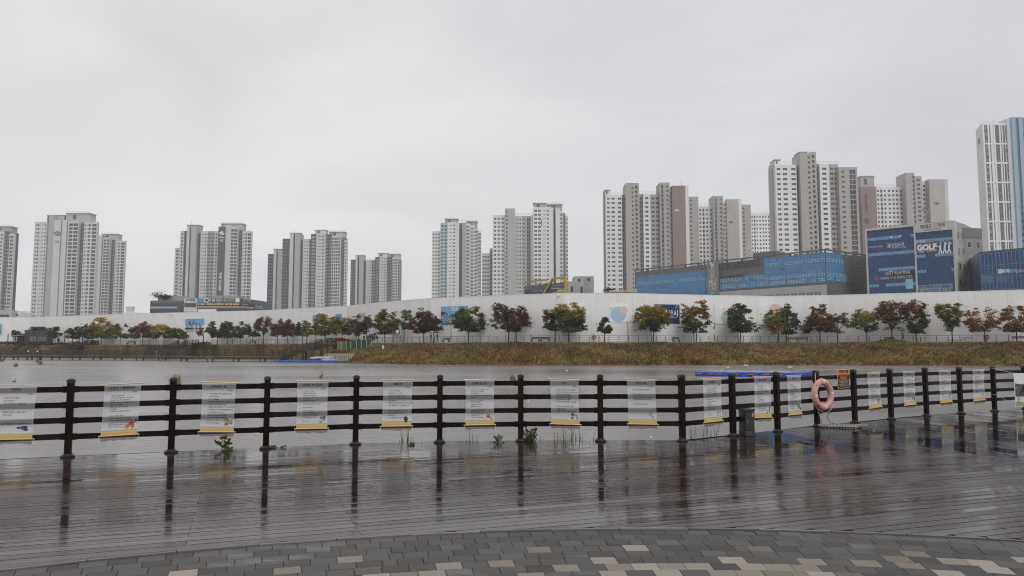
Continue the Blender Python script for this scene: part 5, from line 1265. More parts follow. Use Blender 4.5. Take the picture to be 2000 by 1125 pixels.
# boat under a grey cover on the pontoon
bt = thing('covered_boat', 'boat wrapped in a pale grey cover lying on the blue pontoon', 'boat'); a, b = at(606, 702, 143.2), at(652, 699, 143.2); mb = MB(); n = 14; K = 10
for i in range(n + 1):
    t = i / n; c = Vector((lerp(a.x, b.x, t), 143.4, -.3 + .22 * t)); w = .75 * (math.sin(math.pi * (.08 + .84 * t)) ** .5); h = .34 * (math.sin(math.pi * (.1 + .8 * t)) ** .4) * (1 + .18 * math.sin(9 * t))
    for k in range(K): A_ = 2 * math.pi * k / K; mb.v.append((c.x, c.y + w * math.cos(A_), c.z + h * math.sin(A_)))
for i in range(n):
    for k in range(K): mb.f.append((i * K + k, i * K + (k + 1) % K, (i + 1) * K + (k + 1) % K, (i + 1) * K + k)); mb.m.append(0)
mb.face([mb.v[k] for k in range(K)]); mb.face([mb.v[n * K + k] for k in range(K)]); mb.obj('boat_cover', mat('grey_tarpaulin', (.36, .37, .39), .4, .25, 2, bump=.6, bscale=3), bt, smooth=True)
mb = MB(); m_ = (a + b) / 2; mb.box((m_.x, 143.4, -.55), ((b.x - a.x) * .38, .5, .1)); mb.obj('cradle', M_PILE, bt)
p = at(641, 703, 142.9); mb = MB(); mb.prism([(p.x - 1, p.y - .35), (p.x + 1.1, p.y - .35), (p.x + 1.4, p.y), (p.x + 1.1, p.y + .35), (p.x - 1, p.y + .35)], -.6, -.4); mb.prism([(p.x - .3, p.y - .2), (p.x + .2, p.y - .2), (p.x + .2, p.y + .2), (p.x - .3, p.y + .2)], -.4, -.1); tag(mb.obj('small_white_boat', M_WHT), 'tiny white boat at the right end of the blue pontoon', 'boat')
gw = thing('gangway', 'white truss gangway leading from the pontoon to the shore', 'gangway'); M_TRUSS = mat('white_truss', (.55, .53, .48), .4)
a, b = at(636, 705.5, 141), at(686, 705, 138); a.z = b.z = -.7; up = 1.3
for yo in (0, 1.6):
    o = Vector((0, yo, 0)); mb = MB(); mb.bar(a + o, b + o, .1); mb.bar(a + o + UPV * up, b + o + UPV * up, .1); mb.obj('truss_chord', M_TRUSS, gw)
    for k in range(8): p = a.lerp(b, k / 7) + o; mb = MB(); mb.bar(p, p + UPV * up, .07); mb.obj('truss_post', M_TRUSS, gw)
    for k in range(7): p, q = a.lerp(b, k / 7) + o, a.lerp(b, (k + 1) / 7) + o; mb = MB(); mb.bar(p, q + UPV * up, .08); mb.obj('truss_diagonal', M_TRUSS, gw)
mb = MB(); mb.bar(a + Vector((-1.0, 0, up * .0)), a + UPV * up, .09); mb.obj('end_brace', M_TRUSS, gw); d = (b - a).normalized(); mb = MB(); mb.box((a + b) / 2 + Vector((0, .8, 0)), ((b - a).length / 2, .8, .06), (d, Vector((-d.y, d.x, 0)), UPV)); mb.obj('gangway_deck', M_ALU, gw)
mb = MB(); mb.box(b + Vector((-1.6, .8, -.4)), (1.3, .9, .3)); mb.obj('landing_block', M_PILE, gw)
# ------------------------------------------------------------------ trees along the walkway
COL = {'dgreen': (.07, .094, .038), 'green': (.095, .125, .04), 'olive': (.17, .155, .045), 'yellow': (.36, .26, .045), 'gold': (.34, .19, .034), 'orange': (.28, .125, .034), 'brown': (.165, .095, .046),
       'red': (.2, .085, .05), 'maroon': (.125, .063, .05), 'crimson': (.3, .035, .042), 'grey': (.105, .1, .078), 'gg': (.075, .09, .062), 'lime': (.215, .22, .045), 'bgreen': (.086, .092, .058)}
def tree(name, label, px, x0, x1, y0, y1, top, mid, low, dens=1.0, form='round', stems=1, back=0.0, lean=0.0, ybase=None):
    line = TL if not back else offs(WL, 3.3 - back)
    base = line_at(line, px, GZ); base = base + Vector((0, 0, .0)); s = base.y / FOC; r = np.random.default_rng(int(px * 7) + 3); pr = random.Random(int(px * 11))
    cx = ((x0 + x1) / 2 - px) * s; hw = (x1 - x0) / 2 * s; zt = at(px, y0, base.y).z; zb = at(px, y1, base.y).z; H = zt - zb; zt_ = zt
    root = thing(name, label, 'tree', 'trees along the far walkway')
    hy = min(hw * .85, 2.8); cl = []
    # foliage sprays: flat, layered, at the ends of limbs
    def lim_at(u, w):
        if form == 'round': return math.sqrt(max(0, 1 - (abs(w - .42) / .58) ** 2.2))
        if form == 'vase': return (.25 + .75 * w) * (1 if w < .8 else math.sqrt(max(0, 1 - ((w - .8) / .22) ** 2)))
        if form == 'flat': return (.5 + 1.6 * w if w < .32 else 1.0) * (1 if w < .55 else math.sqrt(max(0, 1 - ((w - .55) / .47) ** 2)))
        if form == 'tall': return .6 + .8 * w if w < .4 else .92 - .55 * (w - .4)
        if form == 'vee': return (.25 + .8 * w) if (abs(u) > .5 * w or w < .6) else 0
        return 1.0 if w < .5 else (.35 if w > .58 else .1)
    # limbs end in separate masses of foliage, so the outline is uneven and gaps stay open between them
    nl = int((10 + 5.2 * hw) * (.55 + .45 * dens)); lobes = []; tries = 0
    while len(lobes) < nl and tries < 900:
        tries += 1; u, v, w = pr.uniform(-1, 1), pr.uniform(-1, 1), pr.uniform(0.04, .97); L_ = lim_at(u, w); e_ = math.hypot(u, v)
        if e_ > L_ or (e_ < L_ * .5 and pr.random() < .55): continue
        if any(abs(u - q[0]) + abs(v - q[1]) + 1.3 * abs(w - q[2]) < .34 for q in lobes) and tries < 600: continue
        lobes.append((u * 1.02, v, w, pr.uniform(.13, .27) + (.04 if e_ < .5 else 0), pr.gauss(0, .12), pr.uniform(.75, 1.28)))
    for u, v, w, q, cs_, br in lobes:
        m_ = max(3, int((5 + 30 * q) * (.5 + .5 * dens)))
        for k in range(m_):
            du, dv, dw = pr.gauss(0, q * .62), pr.gauss(0, q * .62), pr.gauss(0, q * .36)
            uu, vv, ww = u + du, v + dv, max(.0, min(1.03, w + dw - .25 * du * du - .12 * abs(du)))
            cl.append((Vector((base.x + cx + uu * hw * .97 + lean * (ww - .5) * hw, base.y + vv * hy, zb + H * ww)), ww + cs_, math.hypot(uu, vv), br))
    P, Cc = [], []
    cm = {k: np.array(COL[k]) for k in (top, mid, low)}
    for c, w, edge, br in cl:
        n = int(27 * (.5 + .5 * dens)); rad = .22 + .24 * pr.random(); rad *= min(1.2, .6 + hw * .16)
        q = r.normal(size=(n, 3)) * np.array([rad * .62, rad * .62, rad * .27]); tilt = r.normal(0, .25)
        q[:, 2] += q[:, 0] * tilt * .5 - .12 * (q[:, 0] ** 2 + q[:, 1] ** 2) / max(rad, .1)
        P.append(np.array(tuple(c)) + q)
        k = w + pr.gauss(0, .14); col = cm[low] if k < .34 else cm[mid] if k < .68 else cm[top]
        col = col * br * pr.uniform(.8, 1.22); Cc.append(np.tile(col, (n, 1)))
    P = np.concatenate(P); Cc = np.concatenate(Cc); V, F, T = leaf_quads(P, .165, r, Cc, .22, .3)
    mb = MB(); fork = base + UPV * max(1.0, (zb - GZ) * .95 + .2); tr = .055 + .011 * H
    roots = [(0, 0)] if stems == 1 else [(-.16, 0), (.17, .1)]
    for k, (ox, oy) in enumerate(roots):
        o = base + Vector((ox * 1.2, oy, -.1)); f = fork + Vector((ox * 1.6, oy, 0)); mb.tube([o - UPV * .1, o + UPV * .12, o.lerp(f, .5) + Vector((pr.uniform(-.07, .07), 0, 0)), f], [tr * 1.7, tr * 1.1, tr * .95, tr * .85] if stems == 1 else [tr * 1.2, tr * .8, tr * .72, tr * .65], 7)
        main = sorted(cl, key=lambda z: pr.random())[: int(9 + 7 * hw)]
        for c, w, e, br in main[k::len(roots)]:
            g = f.lerp(c, .45) + Vector((0, 0, .12 * (c - f).length * (1 - e))); mb.tube([f - UPV * pr.uniform(0, .35), f.lerp(g, .5) + UPV * .08, g, c], [tr * .55, tr * .4, tr * .26, .012], 5, caps=False)
    mb.obj('trunk', M_BARK, root); link('crown', np_mesh('crown', V, F, M_LEAF, T), root)
    if dens < .75 or form in ('vase',):                                # bare twig ends show in thin crowns
        mb = MB()
        for c, w, e, br in cl:
            if w > .45 and pr.random() < .3: dirn = Vector((c.x - fork.x, (c.y - fork.y), (c.z - fork.z) * 1.1)).normalized(); mb.tube([c - dirn * .5, c + dirn * pr.uniform(.2, .65)], [.018, .006], 4, caps=False)
        if mb.f: mb.obj('twigs', M_BARK, root)
T_ = tree
T_('small_tree', 'dark green treetop showing left of the dark building roof', 29, 22, 37, 645, 658, 'dgreen', 'dgreen', 'dgreen', .9, back=1.0)
T_('small_tree', 'dark green treetop sticking up behind the dark building roof', 75, 58, 90, 638, 652, 'dgreen', 'dgreen', 'dgreen', .9, 'flat', back=1.0)
T_('small_tree', 'small dark green tree immediately right of the dark building', 107.5, 91, 120, 638, 660, 'dgreen', 'dgreen', 'dgreen', .9, 'flat')
T_('small_tree', 'round dark green tree left of a shrubby pair near the orange-yellow tree', 142, 128, 155, 637, 661, 'dgreen', 'dgreen', 'bgreen', 1.0)
T_('small_tree', 'narrow dark green tree with brownish tips, second left of the orange-yellow tree', 155, 149, 172, 634, 659, 'bgreen', 'dgreen', 'dgreen', .8, back=.4)
T_('small_tree', 'dark green tree touching the left side of the orange-yellow tree', 181, 167, 194, 637, 661, 'dgreen', 'dgreen', 'green', 1.0)
T_('zelkova_tree', 'large orange-yellow tree, tallest at the far left', 198, 173, 224, 620, 660, 'gold', 'yellow', 'olive', 1.1, 'round')
T_('zelkova_tree', 'medium muted olive-brown tree right of the large orange-yellow one', 235, 222, 252, 632, 660, 'olive', 'olive', 'olive', .9)
T_('small_tree', 'small dull brown-red tree squeezed left of the reddish-brown tree', 262, 251, 273, 637, 660, 'brown', 'maroon', 'grey', .8)
T_('zelkova_tree', 'reddish-brown tree left of the yellow and green one', 279, 263, 303, 630, 659, 'red', 'red', 'brown', .95)
T_('small_tree', 'thin pale trunked tree half behind the yellow and green tree at the left', 305, 297, 314, 640, 660, 'yellow', 'olive', 'olive', .5)
T_('zelkova_tree', 'yellow topped tree with green lower leaves left of the skyline poster', 322, 300, 342, 634, 660, 'yellow', 'yellow', 'green', 1.0, 'flat')
T_('small_tree', 'green-yellow tree with a low branch reaching right, just left of the skyline poster', 348, 334, 364, 639, 661, 'olive', 'green', 'dgreen', .85, lean=-.3)
T_('sapling', 'nearly bare leaning sapling in front of the skyline poster', 398, 384, 399, 643, 658, 'brown', 'brown', 'brown', .12, 'vase', lean=-.5)
T_('zelkova_tree', 'broad green tree with a yellowish top right of the skyline poster', 425, 403, 441, 628, 659, 'olive', 'green', 'dgreen', 1.1, 'flat')
T_('small_tree', 'dark green tree overlapping the broad green one on its right', 445, 430, 457, 629, 659, 'green', 'dgreen', 'dgreen', 1.0, back=.4)
T_('zelkova_tree', 'green tree with orange tinged top left of the walkway bench', 469, 455, 488, 628, 659, 'olive', 'green', 'dgreen', 1.0)
T_('small_tree', 'dark brown-green tree directly above the left walkway bench', 494, 485, 509, 625, 656, 'brown', 'bgreen', 'dgreen', .9)
T_('small_tree', 'sparse grey-brown tree with visible branches right of the bench', 515, 500, 532, 620, 656, 'brown', 'brown', 'grey', .45, 'vase')
T_('zelkova_tree', 'brown-red topped tree left of the dark maroon one', 542, 528, 560, 624, 656, 'red', 'maroon', 'bgreen', .95)
T_('zelkova_tree', 'dark maroon tree, the darker one of the pair left of the stairs', 561, 547, 579, 625, 656, 'maroon', 'maroon', 'maroon', 1.05)
T_('small_tree', 'dark green tree tucked behind the olive-yellow one above the stairs', 591, 575, 597, 626, 654, 'dgreen', 'dgreen', 'dgreen', .9, back=.4)
T_('zelkova_tree', 'thin olive-yellow tree above the middle of the long stairs', 599, 588, 613, 623, 656, 'olive', 'yellow', 'olive', .75)
T_('zelkova_tree', 'large dense olive-yellow tree at the top of the long stairs', 635, 612, 656, 614, 656, 'gold', 'olive', 'olive', 1.15)
T_('zelkova_tree', 'green-yellow tree directly above the red hedge', 671, 648, 694, 621, 653, 'lime', 'olive', 'green', 1.1, stems=2)
T_('small_maple', 'small crimson tree behind the green mesh fence', 700, 691, 713, 637, 654, 'crimson', 'crimson', 'red', .75)
T_('zelkova_tree', 'grey-green open tree in front of the brown poster', 716, 690, 733, 616, 647, 'gg', 'gg', 'gg', .8, 'flat', back=.4)
T_('zelkova_tree', 'large yellow-topped olive tree right of the green mesh', 752, 731, 779, 606, 651, 'olive', 'olive', 'olive', 1.15)
T_('small_tree', 'slender leaning green tree between the olive tree and the dark maroon one', 789, 774, 808, 606, 644, 'olive', 'green', 'gg', .55, 'tall', back=.5)
T_('zelkova_tree', 'dark maroon dense tree left of the walkers with umbrellas', 828, 802, 846, 605, 649, 'maroon', 'maroon', 'maroon', 1.15)
T_('small_tree', 'smaller maroon and green tree just behind the walkers', 847, 836, 862, 615, 648, 'maroon', 'maroon', 'dgreen', .9, back=.5)
T_('zelkova_tree', 'large dark olive tree covering the right of the aerial city poster', 915, 886, 948, 601, 646, 'olive', 'dgreen', 'dgreen', 1.2)
T_('zelkova_tree', 'ragged dark tree with a long left branch near the middle', 993, 953, 1008, 594, 642, 'bgreen', 'bgreen', 'brown', .7, 'tall', lean=-.15)
T_('zelkova_tree', 'dense maroon-brown tree in the middle, right of the ragged one', 1008, 985, 1036, 600, 646, 'red', 'maroon', 'maroon', 1.1)
T_('small_tree', 'maroon topped tree hidden behind the left side of the bright yellow one', 1084, 1060, 1096, 600, 644, 'red', 'dgreen', 'dgreen', .9, back=.5)
T_('zelkova_tree', 'bright yellow topped tree with dark green lower leaves in the middle', 1110, 1077, 1147, 595, 646, 'yellow', 'green', 'dgreen', 1.2, 'flat')
T_('pine_tree', 'small dark twisted pine between the bright yellow tree and the blue disc poster', 1180.5, 1168, 1194, 621, 649, 'dgreen', 'dgreen', 'dgreen', .8, 'pine')
T_('zelkova_tree', 'broad golden-olive tree with many stems left of the navy poster', 1274, 1235, 1305, 597, 646, 'yellow', 'olive', 'dgreen', 1.2, 'flat', 2)
T_('zelkova_tree', 'tall tree with thin orange top and dark green base right of the navy poster', 1357.5, 1331, 1389, 589, 648, 'orange', 'olive', 'dgreen', 1.05, 'tall', 2)
T_('zelkova_tree', 'dense dark grey-green tree on two stems in front of the pale green poster', 1444, 1417, 1475, 596, 647, 'bgreen', 'dgreen', 'dgreen', 1.2, 'round', 2)
T_('zelkova_tree', 'yellow-green tree with an orange low branch in front of the peach disc poster', 1520.5, 1498, 1541, 597, 650, 'olive', 'lime', 'gold', .95, 'round')
T_('zelkova_tree', 'dark grey-green tree overlapping the yellow and orange one on its right', 1535.5, 1522, 1564, 595, 651, 'gg', 'bgreen', 'dgreen', .95, 'round', back=.5)
T_('zelkova_tree', 'reddish maroon dense tree right of the dark benches', 1601.5, 1571, 1628, 598, 649, 'red', 'red', 'maroon', 1.1)
T_('zelkova_tree', 'sparse brown-grey tree right of the reddish maroon one', 1636, 1617, 1663, 603, 649, 'brown', 'grey', 'brown', .5, 'round')
T_('small_tree', 'yellow-green open tree with a raised right branch left of the grass mound', 1693.5, 1666, 1713, 605, 649, 'yellow', 'lime', 'green', .8, 'flat')
T_('zelkova_tree', 'wispy brown-maroon fan-shaped tree above the grass mound', 1742, 1710, 1771, 590, 646, 'brown', 'maroon', 'bgreen', .75, 'vase')
T_('zelkova_tree', 'tall tree with a red top and dark green base right of the black umbrella', 1790, 1766, 1816, 588, 649, 'red', 'maroon', 'dgreen', 1.0, 'tall')
T_('zelkova_tree', 'forked green and olive V-shaped tree above the low white banner', 1860, 1834, 1881, 594, 647, 'olive', 'olive', 'green', .9, 'vee')
T_('zelkova_tree', 'spreading orange-brown thin tree above the life ring station at the right', 1924, 1891, 1953, 604, 646, 'orange', 'orange', 'brown', .62, 'flat')
T_('zelkova_tree', 'orange-brown tree with a darker red upper right, last on the right edge', 1986, 1961, 2012, 600, 646, 'red', 'orange', 'brown', .85, 'round')
# ------------------------------------------------------------------ apartment towers
WIN = {  # windows of one storey: left, right, bottom, top as shares of the strip and the storey
    'none': [], 'one': [(.28, .72, .28, .74)], 'two': [(.12, .42, .28, .74), (.58, .88, .28, .74)], 'three': [(.1, .28, .3, .72), (.41, .59, .3, .72), (.72, .9, .3, .72)],
    'slot': [(.18, .56, .46, .6), (.68, .86, .34, .74)], 'slotl': [(.1, .2, .35, .72), (.26, .38, .25, .75), (.55, .75, .46, .58), (.84, .95, .34, .72)], 'big2': [(.1, .46, .14, .84), (.54, .95, .14, .84)],
    'smallbig': [(.05, .14, .3, .7), (.2, .26, .35, .62), (.33, .5, .22, .8), (.62, .95, .14, .84)], 'stair': [(.2, .8, .06, .88)], 'balc': [(.15, .5, .12, .85), (.62, .85, .35, .7)], 'thin': [(.3, .7, .2, .8)],
    'cols3': [(.08, .24, .32, .74), (.36, .56, .32, .74), (.76, .96, .32, .74)], 'rightone': [(.74, .93, .3, .74)], 'stairsmall': [(.15, .36, .08, .9), (.66, .84, .35, .75)], 'dense': [(.06, .18, .25, .8), (.26, .44, .15, .85), (.5, .66, .15, .85), (.74, .82, .3, .7), (.88, .97, .2, .8)],
    'stairr': [(.58, .9, .06, .9), (.15, .3, .35, .72)], 'mid4': [(.05, .17, .3, .74), (.27, .4, .15, .85), (.5, .62, .3, .74), (.78, .93, .3, .74)], 'win2slot': [(.06, .22, .28, .76), (.3, .46, .28, .76), (.6, .76, .46, .6), (.84, .94, .34, .76)], 'grid': [(.06, .22, .15, .84), (.3, .44, .15, .84), (.5, .66, .15, .84), (.74, .92, .15, .84)],
    'leftone': [(.08, .3, .3, .74)], 'bigone': [(.14, .9, .16, .84)], 'wide4': [(.06, .2, .3, .74), (.3, .44, .3, .74), (.58, .7, .2, .8), (.8, .94, .3, .74)]}
def wallmat(name, c, **k): return mat(name, c, .75, .035, .12, streak=.07, **k)
M_W = {'light': wallmat('pale_grey_render', (.56, .56, .565)), 'white': wallmat('white_render', (.7, .7, .69)), 'core': wallmat('mid_grey_render', (.42, .42, .425)), 'grey': wallmat('grey_render', (.33, .33, .33)), 'dark': wallmat('slate_render', (.105, .115, .135)),
       'taupe': wallmat('taupe_render', (.385, .365, .352)), 'ltaupe': wallmat('pale_taupe_render', (.43, .40, .385)), 'brick': wallmat('brown_brick_panel', (.26, .2, .185)), 'blueg': wallmat('pale_blue_render', (.42, .5, .53)), 'navyg': wallmat('blue_grey_render', (.19, .23, .27)), 'sky': wallmat('sky_blue_panel', (.3, .41, .51)), 'midgrey': wallmat('warm_grey_render', (.4, .39, .375))}
M_PANE = mat('window_glass', (.075, .08, .085), .12, .5, .35, spec=.6); M_PANEL = mat('pale_window_glass', (.33, .35, .37), .2, .3, .35); M_FRAME = mat('window_frame', (.55, .55, .55), .5); M_ROOF = wallmat('roof_plant_grey', (.36, .36, .36)); M_GUARD = mat('roof_guard_rail', (.5, .5, .5), .5)
def facade(mw, mp, A, B, z0, z1, fh, wins, par, recess=.28, band=0, mf=None):
    """front wall of a strip with window openings set back by recess; storeys counted down from the parapet"""
    u = (B - A); L = u.length; u.normalize(); nrm = Vector((u.y, -u.x, 0)); P = lambda a, z, o=0.0: A + u * (a * L) + nrm * -o + Vector((0, 0, z))
    zt = z1 - par; mw.face([P(0, zt), P(1, zt), P(1, z1), P(0, z1)])
    if not wins: mw.face([P(0, z0), P(1, z0), P(1, zt), P(0, zt)]); return
    us = sorted({0.0, 1.0} | {w[0] for w in wins} | {w[1] for w in wins}); z = zt; k = 0
    while z > z0 + .3:
        zb = max(z0, z - fh); H = z - zb
        for ua, ub in zip(us, us[1:]):
            w = next((q for q in wins if q[0] <= ua + 1e-6 and q[1] >= ub - 1e-6), None)
            if w is None or H < fh * .9: mw.face([P(ua, zb), P(ub, zb), P(ub, z), P(ua, z)]); continue
            a, b = zb + w[2] * H, zb + w[3] * H
            mw.face([P(ua, zb), P(ub, zb), P(ub, a), P(ua, a)]); mw.face([P(ua, b), P(ub, b), P(ub, z), P(ua, z)])
            if abs(ua - w[0]) < 1e-6: mw.face([P(ua, a), P(ua, a, recess), P(ua, b, recess), P(ua, b)])
            if abs(ub - w[1]) < 1e-6: mw.face([P(ub, a, recess), P(ub, a), P(ub, b), P(ub, b, recess)])
            mw.face([P(ua, a), P(ub, a), P(ub, a, recess), P(ua, a, recess)]); mw.face([P(ua, b, recess), P(ub, b, recess), P(ub, b), P(ua, b)])
            mp.face([P(ua, a, recess), P(ub, a, recess), P(ub, b, recess), P(ua, b, recess)], 0)
            if mf is not None and (ub - ua) * L > 1.3:
                m_ = (ua + ub) / 2; e = .05 / L; mf.face([P(m_ - e, a, recess - .04), P(m_ + e, a, recess - .04), P(m_ + e, b, recess - .04), P(m_ - e, b, recess - .04)])
        if band and k % band == 0 and k: mb_ = P(0, z - .16, -.03); mw.face([P(0, z - .17, -.035), P(1, z - .17, -.035), P(1, z + .17, -.035), P(0, z + .17, -.035)])
        z = zb; k += 1
def tower(name, label, Y, fpx, strips, roofs=(), yaw=0.0, depth=11.0, ybase=590, guards=(), pane=None):
    """strips: left bearing, right bearing, top bearing, colour, window type, set-back[, band]; fpx: storey height as seen"""
    root = thing(name, label, 'apartment tower'); fh = fpx / FOC * Y * 1.0; xc = at((strips[0][0] + strips[-1][1]) / 2, ybase, Y).x; mp = MB(); mpl = MB(); mf = MB(); base = 0.0
    def plan(px, dy):
        x = at(px, ybase, Y).x
        yy = Y + dy + yaw * (x - xc); return Vector((at(px, ybase, yy).x, yy, 0))
    for si, s in enumerate(strips):
        dep = 2.6 if (s is strips[-1] and s[1] < 1000) or (s is strips[0] and s[0] > 1000) else depth
        x0, x1, yt, colr, wt, dy = s[:6]; band = s[6] if len(s) > 6 else 0
        A, B = plan(x0, dy), plan(x1, dy); z1 = at((x0 + x1) / 2, yt, (A.y + B.y) / 2).z; mw = MB()
        facade(mw, mpl if colr == 'dark' and wt != 'stair' else mp, A, B, base, z1, fh, WIN[wt], fh * .45, band=band, mf=mf)
        u = (B - A).normalized(); bk = Vector((-u.y, u.x, 0)) * dep; A2, B2 = A + bk, B + bk; V = lambda p, z: (p.x, p.y, z)
        mw.face([V(B, base), V(B2, base), V(B2, z1), V(B, z1)]); mw.face([V(A2, base), V(A, base), V(A, z1), V(A2, z1)]); mw.face([V(B2, base), V(A2, base), V(A2, z1), V(B2, z1)]); mw.face([V(A, z1), V(B, z1), V(B2, z1), V(A2, z1)])
        mw.obj('wall', M_W[colr], root)
    if mp.f: tag(mp.obj('window_panes', pane or M_PANE, root), kind='stuff')
    if mpl.f: tag(mpl.obj('pale_window_panes', M_PANEL, root), kind='stuff')
    if mf.f: tag(mf.obj('window_mullions', M_FRAME, root), kind='stuff')
    for x0, x1, yt, yb, dy, colr in roofs:
        A, B = plan(x0, dy + 1.5), plan(x1, dy + 1.5); z1, z0 = at((x0 + x1) / 2, yt, A.y).z, at((x0 + x1) / 2, yb, A.y).z - 1.0; mb = MB(); mb.prism([(A.x, A.y), (B.x, B.y), (B.x, B.y + 7), (A.x, A.y + 7)], z0, z1); o = mb.obj('roof_house', M_W.get(colr, M_ROOF), root)
        mb = MB(); mb.prism([(A.x - .35, A.y - .35), (B.x + .35, B.y - .35), (B.x + .35, B.y + 7.3), (A.x - .35, A.y + 7.3)], z1 + .002, z1 + .45); mb.obj('roof_slab', M_ROOF, o)
        w = (B.x - A.x); mb = MB(); mb.box((A.x + w * .35, A.y - .04, (z0 + z1) / 2 + .6), (min(1.2, w * .12), .05, (z1 - z0) * .24)); mb.obj('louvre', mat('dark_louvre', (.1, .1, .1), .6), o)
    for x0, x1, yb, dy in guards:
        A, B = plan(x0, dy + .4), plan(x1, dy + .4); z = at((x0 + x1) / 2, yb, A.y).z; mb = MB(); n = max(2, int((B - A).length / 1.8))
        for k in range(n + 1): p = A.lerp(B, k / n); mb.bar((p.x, p.y, z), (p.x, p.y, z + 1.5), .1)
        for zz in (.75, 1.45): mb.bar((A.x, A.y, z + zz), (B.x, B.y, z + zz), .1)
        tag(mb.obj('roof_guard', M_GUARD, root), kind=None)
    return root, plan
def aerial(px, yb, yt, Y, root):
    a, b = at(px, yb, Y), at(px, yt, Y); mb = MB(); mb.tube([a - UPV * 3, b], .12, 5); mb.obj('aerial', M_GUARD, root)
def facing(p, text, size, m, root, vertical=False, **k):
    lettering(text, size, p, (1, 0, 0), (0, 0, 1), m, root, **k)
M_LW = mat('white_sign_letter', (.75, .75, .75), .4, .02); M_LD = mat('dark_sign_letter', (.05, .05, .05), .5, .02)

tower('apartment_tower', 'grey tower with a dark window stripe cut off by the left edge', 580, 7.3, [(-40, -14, 458, 'light', 'slotl', 0), (-14, 0, 452, 'light', 'two', 1.5), (0, 11.5, 452, 'dark', 'two', 3), (11.5, 20, 456, 'light', 'bigone', 1)], [(-22, 15, 443, 452, 2, 'grey')], guards=[(-20, 14, 443, 2)])
rt, pl = tower('apartment_tower', 'tall grey tower with a plain panel and a small crest, tallest at the far left', 530, 7.46, [(60, 84, 433, 'light', 'slotl', 0), (84, 87, 421, 'dark', 'thin', 2.5), (87, 98, 421, 'core', 'none', 1), (98, 111, 430, 'light', 'none', -1.5), (111, 113.5, 430, 'dark', 'thin', 1), (113.5, 123, 430, 'light', 'none', -.8), (123, 125.5, 430, 'dark', 'thin', 1.5), (125.5, 146, 432, 'light', 'big2', -.5), (146, 157.5, 438, 'dark', 'two', 2.5), (157.5, 183, 433, 'light', 'smallbig', .5)],
              [(84, 117, 421, 432, 2.5, 'core'), (121, 169, 417.5, 432, 3, 'core')], guards=[(121, 169, 417, 3), (158, 183, 433, 1)])
p = pl(105, -1.55); zl = at(108, 456, p.y).z
mb = MB(); r = random.Random(3)
for k in range(5):
    c = Vector((p.x + (-1.6, 0, 1.6, -.8, .9)[k], p.y - .08, zl + (.2, 1.1, .1, -.9, -1.0)[k])); Q = [c + Vector((1.0 * math.cos(a), 0, .8 * math.sin(a))) for a in np.linspace(0, 2 * math.pi, 12)[:-1]]; Q2 = [c + Vector((.6 * math.cos(a), 0, .45 * math.sin(a))) for a in np.linspace(0, 2 * math.pi, 12)[:-1]]
    for j in range(11): mb.face([Q2[j], Q2[(j + 1) % 11], Q[(j + 1) % 11], Q[j]])
mb.obj('crest', M_LD, rt); facing(Vector((p.x, p.y - .1, at(108, 472, p.y).z)), '113', 2.0, M_LD, rt, name='number_lettering', bold=.06)
tower('apartment_tower', 'lower grey tower standing close behind the right side of the tallest far-left one', 640, 6.1, [(183.5, 193.5, 459.5, 'light', 'none', 0), (193.5, 196, 461, 'dark', 'thin', 1.5), (196, 209.5, 464, 'light', 'big2', 0), (209.5, 220, 469, 'dark', 'two', 3), (220, 239.5, 470, 'light', 'smallbig', 1)], [(193, 225, 458, 468, 3, 'core')], guards=[(193, 225, 457.5, 3)])
rt, pl = tower('apartment_tower', 'grey tower with a tall dark panel lettered THE SHARP and the number 102', 570, 6.9, [(338, 347.5, 484, 'light', 'one', 6), (347.5, 354.7, 451, 'light', 'one', 2), (354.7, 360, 451, 'dark', 'two', 3.5), (360, 365, 441, 'light', 'none', -.5), (365, 368, 441, 'dark', 'none', 1.5), (368, 379, 441, 'core', 'none', -.5), (379, 387.5, 455, 'dark', 'none', 3), (387.5, 401, 451.5, 'light', 'slot', 1.5), (401, 415, 451.5, 'grey', 'two', 2.5), (415, 422, 451.5, 'light', 'one', 1.5), (422, 435, 442.5, 'dark', 'none', -1.5), (435, 446, 439, 'light', 'none', -.5), (446, 460, 443.5, 'light', 'big2', -.8), (460, 469.5, 450, 'dark', 'two', 3), (469.5, 487.5, 451.5, 'light', 'smallbig', .5)],
              [(360, 384, 440, 452, 3, 'core'), (427, 470, 437.5, 450, 3, 'core')], guards=[(427, 470, 437, 3), (470, 487, 451, 1)])
aerial(374, 440, 432, 572, rt)
p = pl(428.5, -1.55); q = Matrix
lettering('THE SHARP', 2.9, Vector((p.x, p.y - .1, at(429, 550, p.y).z)), (0, 0, -1), (1, 0, 0), M_LW, rt, 'vertical_lettering', bold=.05, width=14.5)
facing(Vector((p.x, p.y - .1, at(430, 470, p.y).z)), '102', 2.0, M_LW, rt, name='number_lettering', bold=.05)
mb = MB()
for k in range(4): leaf_shape(mb, Vector((p.x + (-1, .4, 1.2, 0)[k], p.y - .1 - .01 * k, at(430, 455.5, p.y).z + (.4, .8, -.4, -.9)[k])), Vector((1, 0, 0)), UPV, 1.1, 5, random.Random(k), .5)
mb.obj('crest', M_LW, rt); mb = MB(); mb.box((p.x, p.y - .06, at(430, 463.5, p.y).z), (2.0, .03, .3)); mb.obj('crest_bar', M_LW, rt)
def sharp2(label, Y, f, x, w, tops, guards_):
    ks = [0, .066, .19, .19, .27, .3, .395, .435, .505, .525, .6, .715, .795, .905, .95, 1.0]
    return ks
